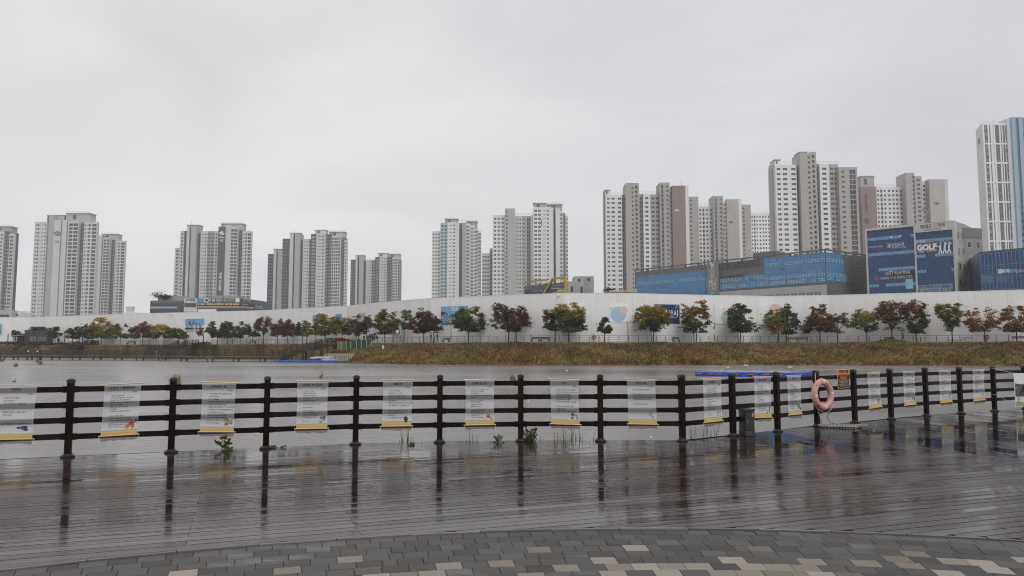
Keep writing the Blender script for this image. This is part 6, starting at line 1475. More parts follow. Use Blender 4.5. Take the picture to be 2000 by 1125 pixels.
rt, _ = tower('apartment_tower', 'dark and pale striped tower with a low left wing, larger of the striped pair', 600, 6.56, [(521, 532, 496, 'dark', 'two', 2), (532, 537, 488, 'light', 'none', 0), (537, 540, 488, 'dark', 'thin', 1.5), (540, 549, 488, 'core', 'none', 0), (549, 563, 466, 'dark', 'wide4', 2), (563, 570, 456, 'light', 'none', -1), (570, 573, 456, 'dark', 'none', .8), (573, 583, 456, 'core', 'none', -1), (583, 589, 470, 'dark', 'none', 3), (589, 601.5, 466.5, 'light', 'slot', 1.5), (601.5, 604.7, 467, 'grey', 'one', 3), (604.7, 615, 457, 'dark', 'bigone', 1.5), (615, 633, 456, 'light', 'slot', -1.5), (633, 645.5, 457.5, 'dark', 'two', 1.5), (645.5, 663.6, 460, 'light', 'grid', .5), (663.6, 671, 464, 'navyg', 'two', 3), (671, 676.5, 469, 'light', 'one', 1)],
              [(532, 548, 487, 494, 2, 'core'), (563, 583, 455.5, 464, 2, 'core'), (612, 634, 450, 457, 2.5, 'light'), (640, 671, 453.5, 462, 3, 'core')], guards=[(640, 671, 453, 3)])
for px, a, b in ((577, 456, 449), (624, 450, 446), (541, 487, 482)): aerial(px, a, b, 603, rt)
rt, _ = tower('apartment_tower', 'smaller dark and pale striped tower right of the striped pair partner', 700, 5.6, [(683.6, 693, 507, 'dark', 'two', 2), (693, 697, 499.5, 'light', 'none', 0), (697, 700, 499.5, 'dark', 'none', 1.5), (700, 708.5, 499.5, 'core', 'none', 0), (708.5, 713.6, 509, 'dark', 'none', 3), (713.6, 724.5, 507, 'light', 'slot', 1.5), (724.5, 731.7, 507, 'grey', 'two', 3), (731.7, 740, 502, 'dark', 'bigone', 1.5), (740, 754, 500.5, 'light', 'slot', -1), (754, 764.5, 502, 'dark', 'two', 2), (764.5, 775.7, 502.5, 'light', 'grid', .5), (775.7, 783, 508, 'grey', 'two', 2.5)],
              [(693, 710, 499, 506, 2, 'core'), (737, 756, 495, 502, 2.5, 'light'), (757, 780, 497, 505, 3, 'core')], guards=[(757, 780, 496.5, 3)])
aerial(747, 495, 491, 703, rt)
rt, _ = tower('apartment_tower', 'white tower with a pale blue stripe, left of the middle gap in the skyline', 560, 7.0, [(842.8, 859, 451, 'white', 'three', 5, 2), (859, 873, 435, 'blueg', 'two', 2), (873, 890, 434, 'white', 'slot', 0, 2), (890, 896, 435, 'white', 'none', 1), (896, 902, 435.5, 'navyg', 'bigone', 3), (902, 910, 435, 'midgrey', 'none', -.5), (910, 918, 436.5, 'white', 'dense', 0, 1), (918, 926.6, 440, 'white', 'dense', 1.5, 1), (926.6, 933, 446, 'white', 'grid', 4, 1), (933, 939.5, 451, 'white', 'grid', 7, 1)],
              [(868, 893, 428, 436, 2, 'grey'), (910, 931, 433, 442, 4, 'grey')], guards=[(896, 931, 433, 3)])
aerial(881, 428, 421, 563, rt)
rt, pl = tower('apartment_tower', 'white tower numbered 201 with a grey core, tallest in the middle', 490, 8.0, [(941, 956, 494.5, 'white', 'three', 22, 2), (956, 962, 485, 'core', 'one', 24), (962, 986, 420, 'white', 'three', 1, 2), (986, 993, 407, 'core', 'one', -1), (993, 1006, 407, 'core', 'none', -1), (1006, 1019.5, 421.5, 'light', 'slot', 4), (1019.5, 1037, 422, 'core', 'stairr', 5, 4), (1037, 1042, 420.5, 'white', 'none', 3), (1042, 1074, 404.5, 'white', 'win2slot', -1, 2), (1074, 1081.5, 405, 'white', 'none', 0), (1081.5, 1086, 406, 'navyg', 'bigone', 2.5), (1086, 1094, 407, 'white', 'none', 0), (1094, 1101, 412, 'white', 'dense', 1, 1), (1101, 1105, 416, 'navyg', 'two', 4), (1105, 1110, 421, 'white', 'two', 6)],
              [(1043, 1068, 397.5, 406, 2, 'grey'), (1071, 1099, 400, 410, 4, 'grey')], guards=[(1071, 1099, 399.5, 4), (1006, 1040, 421, 4)])
p = pl(1058, -1.05)
for k, ch in enumerate('201'): facing(Vector((p.x, p.y - .1, at(1058, 430.5 + 4.6 * k, p.y).z)), ch, 1.9, M_LD, rt, name='number_lettering', bold=.04)
rt, pl = tower('apartment_tower', 'white and taupe tower with a brown panel numbered 101', 440, 9.0, [(1180.7, 1185, 377, 'taupe', 'none', 4), (1185, 1216.7, 380, 'white', 'cols3', 1), (1216.7, 1224.5, 380.5, 'midgrey', 'balc', 3), (1224.5, 1240.7, 359, 'taupe', 'rightone', -1), (1240.7, 1251, 357.5, 'taupe', 'thin', -.5), (1251, 1259, 379, 'midgrey', 'balc', 3), (1259, 1273, 379, 'white', 'one', 1), (1273, 1292, 379.5, 'midgrey', 'two', 2), (1292, 1312, 356.5, 'taupe', 'stairsmall', -1), (1312, 1316.5, 368, 'white', 'one', 0), (1316.5, 1342.5, 362.5, 'brick', 'none', -3), (1342.5, 1349, 362.5, 'white', 'none', -2.6)],
              [(1184, 1194, 372, 381, 1, 'light'), (1226, 1241, 359, 366, 0, 'taupe')], guards=[(1196, 1224, 380, 1), (1251, 1292, 379, 2)])
p = pl(1325, -3.05); facing(Vector((p.x, p.y - .1, at(1326, 411, p.y).z)), '101', 1.9, M_LW, rt, name='number_lettering', bold=.08); aerial(1331, 362, 352, 441, rt)
rt, pl = tower('apartment_tower', 'taupe and white tower numbered 102 behind the blue glass building', 490, 8.4, [(1349.5, 1368, 384, 'taupe', 'leftone', 0), (1368, 1397, 403, 'white', 'mid4', 4), (1397, 1417, 382.5, 'taupe', 'stairsmall', 0), (1417, 1424, 392, 'white', 'two', -.5), (1424, 1447.5, 389, 'ltaupe', 'none', -3), (1447.5, 1453, 389, 'white', 'none', -2.6), (1453, 1471, 399.5, 'taupe', 'leftone', 2)], guards=[(1369, 1397, 402.5, 4)])
p = pl(1431, -3.05); facing(Vector((p.x, p.y - .1, at(1431, 434, p.y).z)), '102', 1.7, M_LD, rt, name='number_lettering', bold=.06)
tower('apartment_tower', 'distant white tower low between 102 and the tall white and taupe one', 560, 7.8, [(1471, 1492, 416.5, 'white', 'mid4', 0), (1492, 1514, 416.5, 'white', 'wide4', 3)], guards=[(1471, 1514, 416, 1)])
rt, pl = tower('apartment_tower', 'tallest white and taupe tower, behind the right end of the blue glass building', 390, 10.1, [(1512, 1521.5, 322, 'taupe', 'none', 4), (1521.5, 1563.5, 321.5, 'white', 'cols3', 1), (1563.5, 1571, 321, 'midgrey', 'balc', 3), (1571, 1592, 298.5, 'taupe', 'rightone', -1), (1592, 1603.5, 296.5, 'taupe', 'thin', -.5), (1603.5, 1609.5, 320, 'midgrey', 'balc', 3), (1609.5, 1628, 320.5, 'white', 'one', 1), (1628, 1647, 320.5, 'midgrey', 'two', 2), (1647, 1684, 326.5, 'taupe', 'stairr', -1)],
              [(1521.5, 1532, 313, 322, 1, 'white'), (1571, 1585, 298, 306, 0, 'taupe')], guards=[(1533, 1563, 321, 1), (1604, 1647, 320, 2)])
rt, pl = tower('apartment_tower', 'white and taupe tower with a brown panel lettered PRUGIO and the number 104', 440, 8.9, [(1675, 1690, 375, 'white', 'three', 1), (1690, 1720, 364.5, 'brick', 'none', -2), (1720, 1750, 365, 'white', 'mid4', 4), (1750, 1779, 365, 'white', 'wide4', 5), (1779, 1797, 337.5, 'taupe', 'rightone', 0), (1797, 1811, 344, 'taupe', 'one', -.5), (1811, 1825.5, 355, 'white', 'two', 2), (1825.5, 1856, 350, 'ltaupe', 'none', -2), (1856, 1862.5, 350, 'light', 'none', -1.6)],
              [(1690, 1717, 345, 365, 0, 'taupe')], guards=[(1721, 1779, 364.5, 5)])
p = pl(1699, -2.05); lettering('PRUGIO', 2.4, Vector((p.x, p.y - .1, at(1699, 397, p.y).z)), (0, 0, -1), (1, 0, 0), mat('brown_sign_letter', (.14, .1, .09), .5, .02), rt, 'vertical_lettering', bold=.06, width=11.0)
mb = MB(); c = Vector((p.x, p.y - .1, at(1700, 431, p.y).z)); Q = lambda r0, n=16: [c + Vector((r0 * math.cos(a), 0, r0 * math.sin(a))) for a in np.linspace(0, 2 * math.pi, n + 1)[:-1]]
o_, i_ = Q(1.5), Q(1.05)
for j in range(16): mb.face([i_[j], i_[(j + 1) % 16], o_[(j + 1) % 16], o_[j]])
mb.face([c + Vector((-1.1, 0, .8)), c + Vector((-.8, 0, 1.1)), c + Vector((1.1, 0, -.8)), c + Vector((.8, 0, -1.1))]); mb.obj('round_emblem', MATS['brown_sign_letter'], rt)
p = pl(1838, -2.05); facing(Vector((p.x, p.y - .1, at(1837, 397.5, p.y).z)), '104', 1.7, M_LD, rt, name='number_lettering', bold=.08)
# the tower at the right edge: storeys in groups of three with dark panels
Y = 300
rt = thing('apartment_tower', 'tall white tower with dark window panels and blue stripes at the right edge', 'apartment tower')
def X_(px, yy): return at(px, 483, yy).x
A0, A1, A2, A3 = Vector((X_(1917.5, Y + 10), Y + 10, 0)), Vector((X_(1930.5, Y), Y, 0)), Vector((X_(1980, Y), Y, 0)), Vector((X_(2075, Y + 4), Y + 4, 0))
ztop = at(1955, 241, Y).z; fh = 13.05 / FOC * Y
side = MB(); zs = at(1910, 252, Y + 5).z; side.face([(A0.x, A0.y, 0), (A1.x, A1.y, 0), (A1.x, A1.y, ztop), (A0.x, A0.y, ztop)]); side.prism([(A1.x, A1.y + .02), (A2.x, A2.y + .02), (A2.x + A0.x - A1.x, A0.y), (A0.x, A0.y)][::1], 0, ztop - .02); side.obj('side_wall', M_W['white'], rt)
front = MB(); pn = MB(); dk = MB(); L = (A2 - A1).length; z = ztop - .8; k = 0
front.box(((A1.x + A2.x) / 2, Y - .06, ztop - .4), (L / 2, .1, .42))
while z > 3:
    zb = z - fh * 3
    for u0, u1 in ((0, .07), (.2, .27), (.31, .38), (.44, .5), (.66, .72), (.76, .8), (.88, .9)): front.box((A1.x + L * (u0 + u1) / 2, Y - .05, (z + zb) / 2), (L * (u1 - u0) / 2, .11, (z - zb) / 2))
    front.box(((A1.x + A2.x) / 2, Y - .07, zb + .32), (L / 2, .13, .34))
    for u0, u1, c in ((.07, .2, 0), (.27, .31, 0), (.5, .66, 0), (.72, .76, 0), (.8, .88, 0), (.9, 1.0, 0)): dk.box((A1.x + L * (u0 + u1) / 2, Y - .0, (z + zb) / 2), (L * (u1 - u0) / 2, .05, (z - zb) / 2))
    for j in range(3):
        zz = z - fh * (j + .45)
        for u0, u1, hh in ((.1, .17, .42), (.92, .985, .42), (.54, .63, .12)): pn.box((A1.x + L * (u0 + u1) / 2, Y - .07, zz), (L * (u1 - u0) / 2, .05, hh))
    z = zb; k += 1
front.obj('white_fins', M_W['white'], rt); dk.obj('dark_panels', mat('slate_panel', (.13, .14, .165), .5, .2, .2), rt); tag(pn.obj('window_panes', M_PANEL, rt), kind='stuff')
z3 = at(1995, 230, Y).z
for x0, x1, c, dy in ((1978, 1986, 'light', .6), (1986, 1994, 'sky', 0), (1994, 2000, 'navyg', .5), (2000, 2008, 'sky', 0), (2008, 2020, 'navyg', .8), (2020, 2050, 'light', .4)):
    a, b = X_(x0, Y), X_(x1, Y); mb = MB(); mb.prism([(a, Y - 1 + dy), (b, Y - 1 + dy), (b, Y + 13), (a, Y + 13)], 0, z3 + (0 if x0 > 1980 else -.6)); mb.obj('stripe_wall', M_W[c], rt)
mb = MB()
for k in range(24): p = at(1996.5, 262 + 13.05 * k, Y - .5); mb.box((p.x + .5, Y - .52, p.z), (.8, .04, .45))
tag(mb.obj('stripe_window_panes', M_PANE, rt), kind='stuff')
mb = MB()
for k in range(9): p = A1.lerp(A2, k / 8); mb.bar((p.x, p.y + .5, ztop), (p.x, p.y + .5, ztop + 1.1), .08)
mb.bar((A1.x, A1.y + .5, ztop + 1.1), (A2.x, A2.y + .5, ztop + 1.1), .08); mb.obj('roof_guard', M_GUARD, rt)
c = A0.lerp(A1, .45); dn = (A1 - A0).normalized(); nn = Vector((dn.y, -dn.x, 0)); zl = at(1912, 276, Y + 5).z; mb = MB()
for q, (dx_, dz_) in enumerate(((-.4, .5), (.4, .9), (.2, -.1), (-.3, -.6))): leaf_shape(mb, c + nn * (.06 + .01 * q) + dn * dx_ + Vector((0, 0, zl + dz_)), dn, UPV, 1.0, 4, random.Random(q), .6)
mb.obj('crest', mat('dark_red_sign', (.12, .03, .03), .5), rt)
lettering('푸르지오', .6, c + nn * .06 + Vector((0, 0, zl - 2)), dn, UPV, MATS['dark_red_sign'], rt, 'lettering', res=1)

# ------------------------------------------------------------------ blue glass building
def glassmat(name, c, c2, sc=(.5, .5, .28)):
    m = mat(name, c, .1, .0, 1, spec=.4); n, l = m.node_tree.nodes, m.node_tree.links; b = n['Principled BSDF']
    v = n.new('ShaderNodeTexVoronoi'); mpn = n.new('ShaderNodeMapping'); mpn.inputs['Scale'].default_value = sc; t = n.new('ShaderNodeTexCoord'); l.new(t.outputs['Object'], mpn.inputs[0]); l.new(mpn.outputs[0], v.inputs['Vector'])
    mx_ = n.new('ShaderNodeMixRGB'); mx_.inputs[1].default_value = (*c, 1); mx_.inputs[2].default_value = (*c2, 1); l.new(v.outputs['Color'], mx_.inputs[0]); l.new(mx_.outputs[0], b.inputs['Base Color']); return m
M_BG = glassmat('blue_curtain_glass', (.04, .155, .34), (.12, .29, .5)); M_BG2 = glassmat('deep_blue_glass', (.014, .045, .13), (.03, .085, .21)); M_BAND = glassmat('pale_blue_glass_band', (.11, .25, .45), (.2, .36, .55)); M_MUL = mat('blue_grey_mullion', (.17, .34, .5), .35); M_CLAD = mat('dark_grey_cladding_panel', (.13, .135, .14), .5, .08, .6, streak=.08); M_CLADL = mat('pale_cladding_panel', (.42, .42, .415), .6, .06, .5, streak=.1); M_GLD = mat('dark_opening_glass', (.04, .045, .05), .15, .4, .3, spec=.6)
class Plane:                                                          # a vertical face between two plan points; bearings are turned into places on it
    def __init__(s, a, b): s.a, s.b = a, b; s.d = (b - a).normalized(); s.n = Vector((s.d.y, -s.d.x, 0)); s.L = (b - a).length
    def hit(s, px, py):
        r_ = ray(px, py); k = s.n.x * s.a.x + s.n.y * s.a.y; t = k / (s.n.x * r_[0] + s.n.y * r_[1]); return Vector((r_[0] * t, r_[1] * t, EYE + r_[2] * t))
    def uz(s, px, py): p = s.hit(px, py); return (p - s.a).dot(s.d), p.z
    def P(s, u, z, o=0.0): return s.a + s.d * u + s.n * o + Vector((0, 0, z))
    def slab(s, u0, u1, z0, z1, o0, o1, mb=None, mi=0):
        mb = mb or MB(); c = s.P((u0 + u1) / 2, (z0 + z1) / 2, (o0 + o1) / 2); mb.box(c, ((u1 - u0) / 2, (o1 - o0) / 2, (z1 - z0) / 2), (s.d, -s.n, UPV), mi); return mb
def curtain(pl, root, u0, u1, z0, z1, nu, nz, glass, bands=(), o=.06, muls=True, broken=True):
    pl.slab(u0, u1, z0, z1, -.05, o).obj('glass', glass, root)
    mb = MB()
    if muls:
        for k in range(nu + 1): u = lerp(u0, u1, k / nu); pl.slab(u - .035, u + .035, z0, z1, o + .001, o + .06, mb)
        for k in range(nz + 1): z = lerp(z0, z1, k / nz); pl.slab(u0, u1, z - .03, z + .03, o + .002, o + .05, mb)
        tag(mb.obj('mullions', M_MUL, root), kind='stuff')
    r = random.Random(int(u0 * 10 + z0))
    for zb in bands:                                                   # strips of opening lights, each in its own pale frame
        mb = MB(); k = 0; st = (u1 - u0) / nu
        while k < nu:
            if not broken or r.random() < .86:
                a = u0 + st * k + .1; b = u0 + st * (k + 1) - .1
                for q in ((a, b, zb - .42, zb - .34), (a, b, zb + .34, zb + .42), (a, a + .08, zb - .34, zb + .34), (b - .08, b, zb - .34, zb + .34)): pl.slab(*q, o + .05, o + .1, mb)
            k += 1
        tag(mb.obj('opening_light_frames', mat('pale_frame', (.55, .64, .7), .4), root), kind='stuff')
bg = thing('glass_office_building', 'long low building of bright blue glass with a dark grey frame and a sign pylon', 'building')
cor = at(1612, 486, 205); zt = cor.z; cor.z = 0; lf = at(1240, 519, 259); lf = Vector((lf.x, lf.y, 0)); 
r_ = ray(1692, 497); tt_ = (zt - EYE) / r_[2]; rg = Vector((r_[0] * tt_, r_[1] * tt_, 0))
F1, F2 = Plane(lf, cor), Plane(cor, rg); bk = F1.n * -26
mb = MB(); mb.prism([(p.x, p.y) for p in (lf, cor, rg, rg + bk, lf + bk)], 0, zt - .9); mb.obj('wall', M_CLAD, bg)
for pl in (F1, F2):                                                    # roof-line beam on short posts
    n = int(pl.L / 5.2); mb = pl.slab(0, pl.L, zt - .35, zt, -.5, .1); mb.obj('roof_beam', M_CLAD, bg)
    mb = MB()
    for k in range(n + 1): u = pl.L * k / n; pl.slab(max(0, u - .25), min(pl.L, u + .25), zt - .95, zt - .35, -.4, .05, mb)
    mb.obj('beam_posts', M_CLAD, bg)
gu0, gzb = F1.uz(1246, 571); uP0, _ = F1.uz(1384, 540); uP1, _ = F1.uz(1405, 540); zgt = F1.uz(1246, 532)[1]; zgt2 = F1.uz(1384, 520)[1]; zlow = F1.uz(1500, 565)[1]
zA = zt - 2.7
curtain(F1, bg, .6, uP0 - .3, 8, zA, 26, 9, M_BG, (13.2, 16.6, zA - 2.6, 9.2))
uS, _ = F1.uz(1493, 520); uE = F1.L - .25; zM = F1.uz(1500, 529)[1]; zTop2 = F1.uz(1605, 494)[1]; zB2 = F1.uz(1500, 560)[1]
zB2 = F1.uz(1600, 552)[1]
curtain(F1, bg, uS, uE, zB2, zTop2, 20, 8, M_BG, (zTop2 - 2.0, zTop2 - 6.0, zB2 + .8))
uM, _ = F1.uz(1453, 535); curtain(F1, bg, uP1 + .3, uS - .01, zB2, F1.uz(1470, 537)[1], 14, 5, M_BG, (zB2 + .8, F1.uz(1470, 537)[1] - .9))
for row, (ya, yb2, xs) in enumerate((( 514, 527, (1409, 1424, 1441, 1458, 1475)), (538, 546, (1409, 1424, 1440)))):
    for x in xs:
        u0, z0 = F1.uz(x, yb2 - (x - 1405) * .11); u1, z1 = F1.uz(x + 11, ya - (x - 1405) * .11); fr = F1.slab(u0, u1, z0, z1, .02, .12).obj('opening', M_GLD, bg)
        mb = MB(); F1.slab(u0 - .12, u0, z0, z1, .02, .35, mb); F1.slab(u1, u1 + .12, z0, z1, .02, .35, mb); mb.obj('opening_frame', M_CLAD, fr)
zpl = F1.uz(1612, 556)[1]
F1.slab(uP1 + .2, F1.L + .05, 0, zpl, .1, .55).obj('podium_wall', M_CLADL, bg)
n = 13
for k in range(n):
    u0 = lerp(uP1 + 3, F1.L - 1, k / n); u1 = u0 + (F1.L - uP1 - 4) / n * .8; z0, z1 = zpl - 3.3, zpl - 1.9; o = F1.slab(u0, u1, z0, z1, .5, .57).obj('podium_opening', mat('podium_louvre', (.2, .19, .18), .6), bg)
    mb = MB(); F1.slab((u0 + u1) / 2 - .08, (u0 + u1) / 2 + .08, z0, z1, .571, .62, mb); mb.obj('opening_mullion', M_CLADL, o)
curtain(F2, bg, .1, F2.L * .62, zB2 + .3, zTop2, 8, 8, M_BG, (zTop2 - 2.0, zTop2 - 6.0, zB2 + 1.1))
mb = MB(); 
mb.face([F2.P(F2.L * .48, zB2, .2), F2.P(F2.L * .63, zB2, .2), F2.P(F2.L * .63, zTop2 + .1, .2), F2.P(F2.L * .40, zTop2 + .1, .2)][::1])
F2.slab(F2.L * .625, F2.L * .98, 2, zTop2 + .3, -.05, .22, mb); mb.obj('slanted_cladding', M_CLAD, bg)
M_SIL = mat('silver_emblem', (.5, .52, .5), .3, metal=.4)
for k in range(3):
    u = F2.L * (.68 + .1 * k); 
    for q in range(3): mb = F2.slab(u - .5, u + .5, zTop2 - 3.2 + 1.1 * q - .8, zTop2 - 2.9 + 1.1 * q - .8, .225, .27); mb.obj('wall_emblem', mat('dull_emblem', (.22, .24, .23), .4), bg)
pyl = F1.slab(uP0, uP1, 0, F1.uz(1395, 511)[1], -.2, .9).obj('sign_pylon', mat('pylon_grey', (.21, .215, .215), .5, .06, .5), bg)
uc = (uP0 + uP1) / 2; zS = lambda py: F1.uz(1394, py)[1]
mb = MB(); c = F1.P(uc, zS(518.5), .93); lf2 = [(-.9, 1.1), (-.2, 1.0), (.25, .1), (.1, -1.2), (-.15, -1.3), (-.3, -.3), (-.75, .5)]; mb.face([c + F1.d * a + UPV * b for a, b in lf2]); mb.face([c + F1.d * a + UPV * b for a, b in [(.15, .0), (.45, .55), (1.0, 1.1), (.9, .4), (.45, -.4), (.2, -.9)]]); mb.obj('swirl_emblem', mat('cream_emblem', (.62, .58, .46), .4, .05), pyl)
for ch, py in (('이', 531), ('림', 540)): lettering(ch, 1.75, F1.P(uc, zS(py), .93), F1.d, UPV, mat('cream_emblem', (.6, .6, .55)), pyl, 'sign_lettering', bold=.02)
for tx, py, c in (('스파', 549.5, (.06, .06, .06)), ('헬스', 557, (.5, .07, .04)), ('골프', 564.5, (.06, .06, .06))):
    for q, ch in enumerate(tx):
        F1.slab(uc - 1.3 + 1.36 * q, uc - .06 + 1.36 * q, zS(py) - .45, zS(py) + .5, .91, .95).obj('letter_tile', mat('cream_tile', (.6, .58, .52), .5, .05), pyl); lettering(ch, .95, F1.P(uc - .68 + 1.36 * q, zS(py) + .02, .96), F1.d, UPV, mat('tile_ink_%d' % int(c[0] * 100), c, .5), pyl, 'tile_lettering', bold=.03)
F1.slab(uc - 1.1, uc + 1.1, zS(573) - .5, zS(573) + .5, .91, .95).obj('teal_tile', mat('teal_tile', (.05, .3, .3), .5), pyl); lettering('헬스', .8, F1.P(uc, zS(573), .96), F1.d, UPV, M_LW, pyl, 'tile_lettering', res=1)
lettering('스포츠센터', 1.1, F1.P(F1.uz(1352, 524)[0], zA - .9, .2), F1.d, UPV, mat('faint_sign', (.3, .4, .48), .5), bg, 'faint_lettering', res=1)
a = F1.P(F1.uz(1440, 490)[0], 0, -6); zc = F1.uz(1469, 485)[1]
mb = MB(); q = F1.uz(1455, 490)[0]; F1.slab(q, q + 8, zt - 1, zt + 1.6, -9, -4, mb); mb.obj('roof_house', M_CLAD, bg)
mb = MB(); p = F1.P(F1.uz(1450, 490)[0], zt - 1, -4)
for e in (-.5, .5): mb.bar(p + F1.d * e, p + F1.d * e + UPV * 5.5, .1)
mb.box(p + UPV * 4.4, (.6, .1, .5)); mb.obj('antenna', M_GUARD, bg)

# ------------------------------------------------------------------ tall blue glass building with the golf sign
gb = thing('golf_tower_building', 'white framed blue glass building with golf studio signs', 'building')
zt = 34.2; c2 = at(1866, 431, 190); c2 = Vector((c2.x, 190, 0)); c1 = at(1690.5, 449, 205); c1 = Vector((c1.x, 205, 0)); zt = at(1866, 431, 190).z
G1 = Plane(c1, c2); r_ = ray(1884, 436); tt_ = (zt - EYE) / r_[2]; c3 = Vector((r_[0] * tt_, r_[1] * tt_, 0)); G2 = Plane(c2, c3); bk = G1.n * -16
M_FRW = mat('pale_stone_panel', (.5, .5, .49), .5, .06, .6, streak=.1); M_BEI = mat('beige_grey_render', (.33, .32, .305), .7, .06, .3, streak=.12)
mb = MB(); mb.prism([(p.x, p.y) for p in (c1, c2, c2 + bk, c1 + bk)], 0, zt); mb.obj('wall', M_FRW, gb)
ul, zl = G1.uz(1694, 453); ur, _ = G1.uz(1785, 450); zl1 = G1.uz(1740, 447)[1]
def glassface(pl, u0, u1, z0, z1, floors, nu):
    pl.slab(u0, u1, z0, z1, .0, .06).obj('glass', M_BG2, gb); H = (z1 - z0) / floors; r = random.Random(int(u0)); mbp = MB(); mbm = MB()
    for k in range(floors):
        z = z0 + H * (k + .35); u = u0
        while u < u1 - .5:
            w = r.choice((2, 3, 5, 8)) * (u1 - u0) / nu; ue = min(u1, u + w)
            if r.random() < .72: pl.slab(u, ue, z, z + H * .2, .062, .075, mbp)
            u = ue
        for q in (0, .33, .66): pl.slab(u0, u1, z0 + H * (k + q) - .025, z0 + H * (k + q) + .025, .064, .1, mbm)
    for k in range(nu + 1): u = lerp(u0, u1, k / nu); pl.slab(u - .03, u + .03, z0, z1, .065, .1, mbm)
    tag(mbp.obj('pale_glass_band', M_BAND, gb), kind='stuff'); tag(mbm.obj('mullions', mat('deep_blue_mullion', (.03, .07, .15), .3), gb), kind='stuff')
glassface(G1, ul, ur, 4, zl1, 7, 14)
u2, _ = G1.uz(1789, 460); u3, _ = G1.uz(1861, 460); z2 = G1.uz(1825, 452)[1]; glassface(G1, u2, u3, 4, z2, 7, 12)
mb = MB(); 
for u0, u1, z0, z1 in ((0, ul - .02, 0, zl1 + .6), (ur + .02, u2 - .02, 0, zt), (u3 + .02, G1.L, 0, zt), (u2, u3, z2 + .02, zt), (ul, ur, zl1 + .02, zl1 + .6)): G1.slab(u0, u1, z0, z1, .02, .5, mb)
mb.obj('stone_frame', M_FRW, gb)
def gtext(t, px, py, size, m, w=None, o=.14, **k): u, z = G1.uz(px, py); lettering(t, size, G1.P(u, z, o), G1.d, UPV, m, gb, 'sign_lettering', width=w, **k)
wpx = lambda px: G1.uz(px, 480)[0]
gtext('펜타힐즈', 1809, 443.5, 1.15, M_LD, wpx(1820) - wpx(1798), .52, bold=.03); gtext('타워', 1840, 440, 1.15, M_LD, wpx(1846) - wpx(1834), .52, bold=.03)
mb = MB()
for k in range(3): u, z = G1.uz(1825 + 3.2 * k, 442); G1.slab(u - .1, u + .1, z - .8, z + .8, .5, .56, mb); G1.slab(u - .1, u + .35, z + .62, z + .8, .5, .56, mb)
mb.obj('gold_emblem', mat('gold_emblem', (.5, .46, .36), .4), gb)
gtext('PENTAHILLS TOWER', 1822, 449, .5, M_LD, wpx(1838) - wpx(1804), .52, res=1)
gtext('판하이', 1799, 473.5, 1.4, M_LW, wpx(1810) - wpx(1789.5)); gtext('골프', 1818, 472, 1.4, mat('orange_sign_letter', (.6, .22, .06), .4), wpx(1826) - wpx(1811)); gtext('스튜디오', 1842, 470.5, 1.4, mat('grey_sign_letter', (.35, .4, .45), .4), wpx(1857) - wpx(1827.5))
gtext('GOLF', 1810, 483.5, 2.05, M_LW, wpx(1829) - wpx(1790.5), bold=.12)
gtext('스크린골프', 1798.5, 492, .9, M_LW, wpx(1806) - wpx(1791), res=1); gtext('T.814-0788', 1818.5, 489.5, .8, mat('yellow_sign_letter', (.6, .45, .08), .4), wpx(1829) - wpx(1807), bold=.03)
mb = MB()
for k, px in enumerate((1836.5, 1845, 1853.5)):                        # three golfers in mid swing
    u, z = G1.uz(px, 483.5 - k * .6); c = G1.P(u, z, .15); X, Z = G1.d, UPV
    def seg(a, b, w): a_, b_ = c + X * a[0] + Z * a[1], c + X * b[0] + Z * b[1]; t_ = (b_ - a_).normalized(); s_ = Vector((0, 0, 0)) + X * -(b[1] - a[1]) + Z * (b[0] - a[0]); s_.normalize(); mb.face([a_ - s_ * w, b_ - s_ * w * .7, b_ + s_ * w * .7, a_ + s_ * w])
    seg((-.35, -1.6), (0, -.3), .16); seg((.4, -1.6), (.05, -.3), .16); seg((0, -.35), (.1, .7), .24); mb.face([c + X * (.15 + .2 * math.cos(q)) + Z * (1.0 + .22 * math.sin(q)) for q in np.linspace(0, 6.283, 9)[:-1]])
    seg((.05, .6), ((-.6, .1) if k == 0 else (.7, .9))[0:2], .1); seg(((-.6, .1) if k == 0 else (.7, .9)), ((-.9, 1.2) if k == 0 else (-.2, 1.5)), .05)
mb.obj('golfer_figures', M_LW, gb)
gtext('율산검도관', 1750.5, 479, 1.15, M_LW, wpx(1769.5) - wpx(1738)); gtext('검', 1735.5, 480.5, 1.4, mat('faint_sign', (.3, .4, .48)), res=1); gtext('관장 T.053-811-9985', 1756, 483.5, .6, M_LW, wpx(1770) - wpx(1743), res=1); gtext('경산시검도회 공인 체육시설', 1709.5, 482.5, .6, M_LW, wpx(1723) - wpx(1696), res=1)
u0, z0 = G1.uz(1731, 542); u1, z1 = G1.uz(1783, 527); G1.slab(u0, ur, z0, z1, .1, .125).obj('sign_band', mat('sign_black', (.02, .022, .028), .4), gb); gtext('JUST PLAYING', 1754, 532.5, 1.3, M_LW, wpx(1778) - wpx(1730), spacing=1.05)
gtext('키즈풀', 1712, 545, .9, mat('orange_sign_letter', (.6, .2, .05)), wpx(1717) - wpx(1707), res=1); gtext('기능성트레이닝', 1728, 544, .9, M_LW, wpx(1737) - wpx(1719), res=1); gtext('개인레슨', 1744.5, 542.8, .9, mat('yellow_sign_letter', (.6, .4, .05)), wpx(1750.5) - wpx(1738.5), res=1); gtext('선수트레이닝', 1760, 541.7, .9, M_LW, wpx(1768) - wpx(1752), res=1); gtext('회원모집', 1776, 540.6, .9, mat('yellow_sign_letter', (.6, .4, .05)), wpx(1782) - wpx(1770), res=1)
u0, z0 = G1.uz(1769.5, 564); u1, z1 = G1.uz(1783, 545); G1.slab(u0, u1, z0, z1, .1, .13).obj('pale_sign', mat('pale_cyan_sign', (.25, .5, .62), .4, .2, .5), gb)
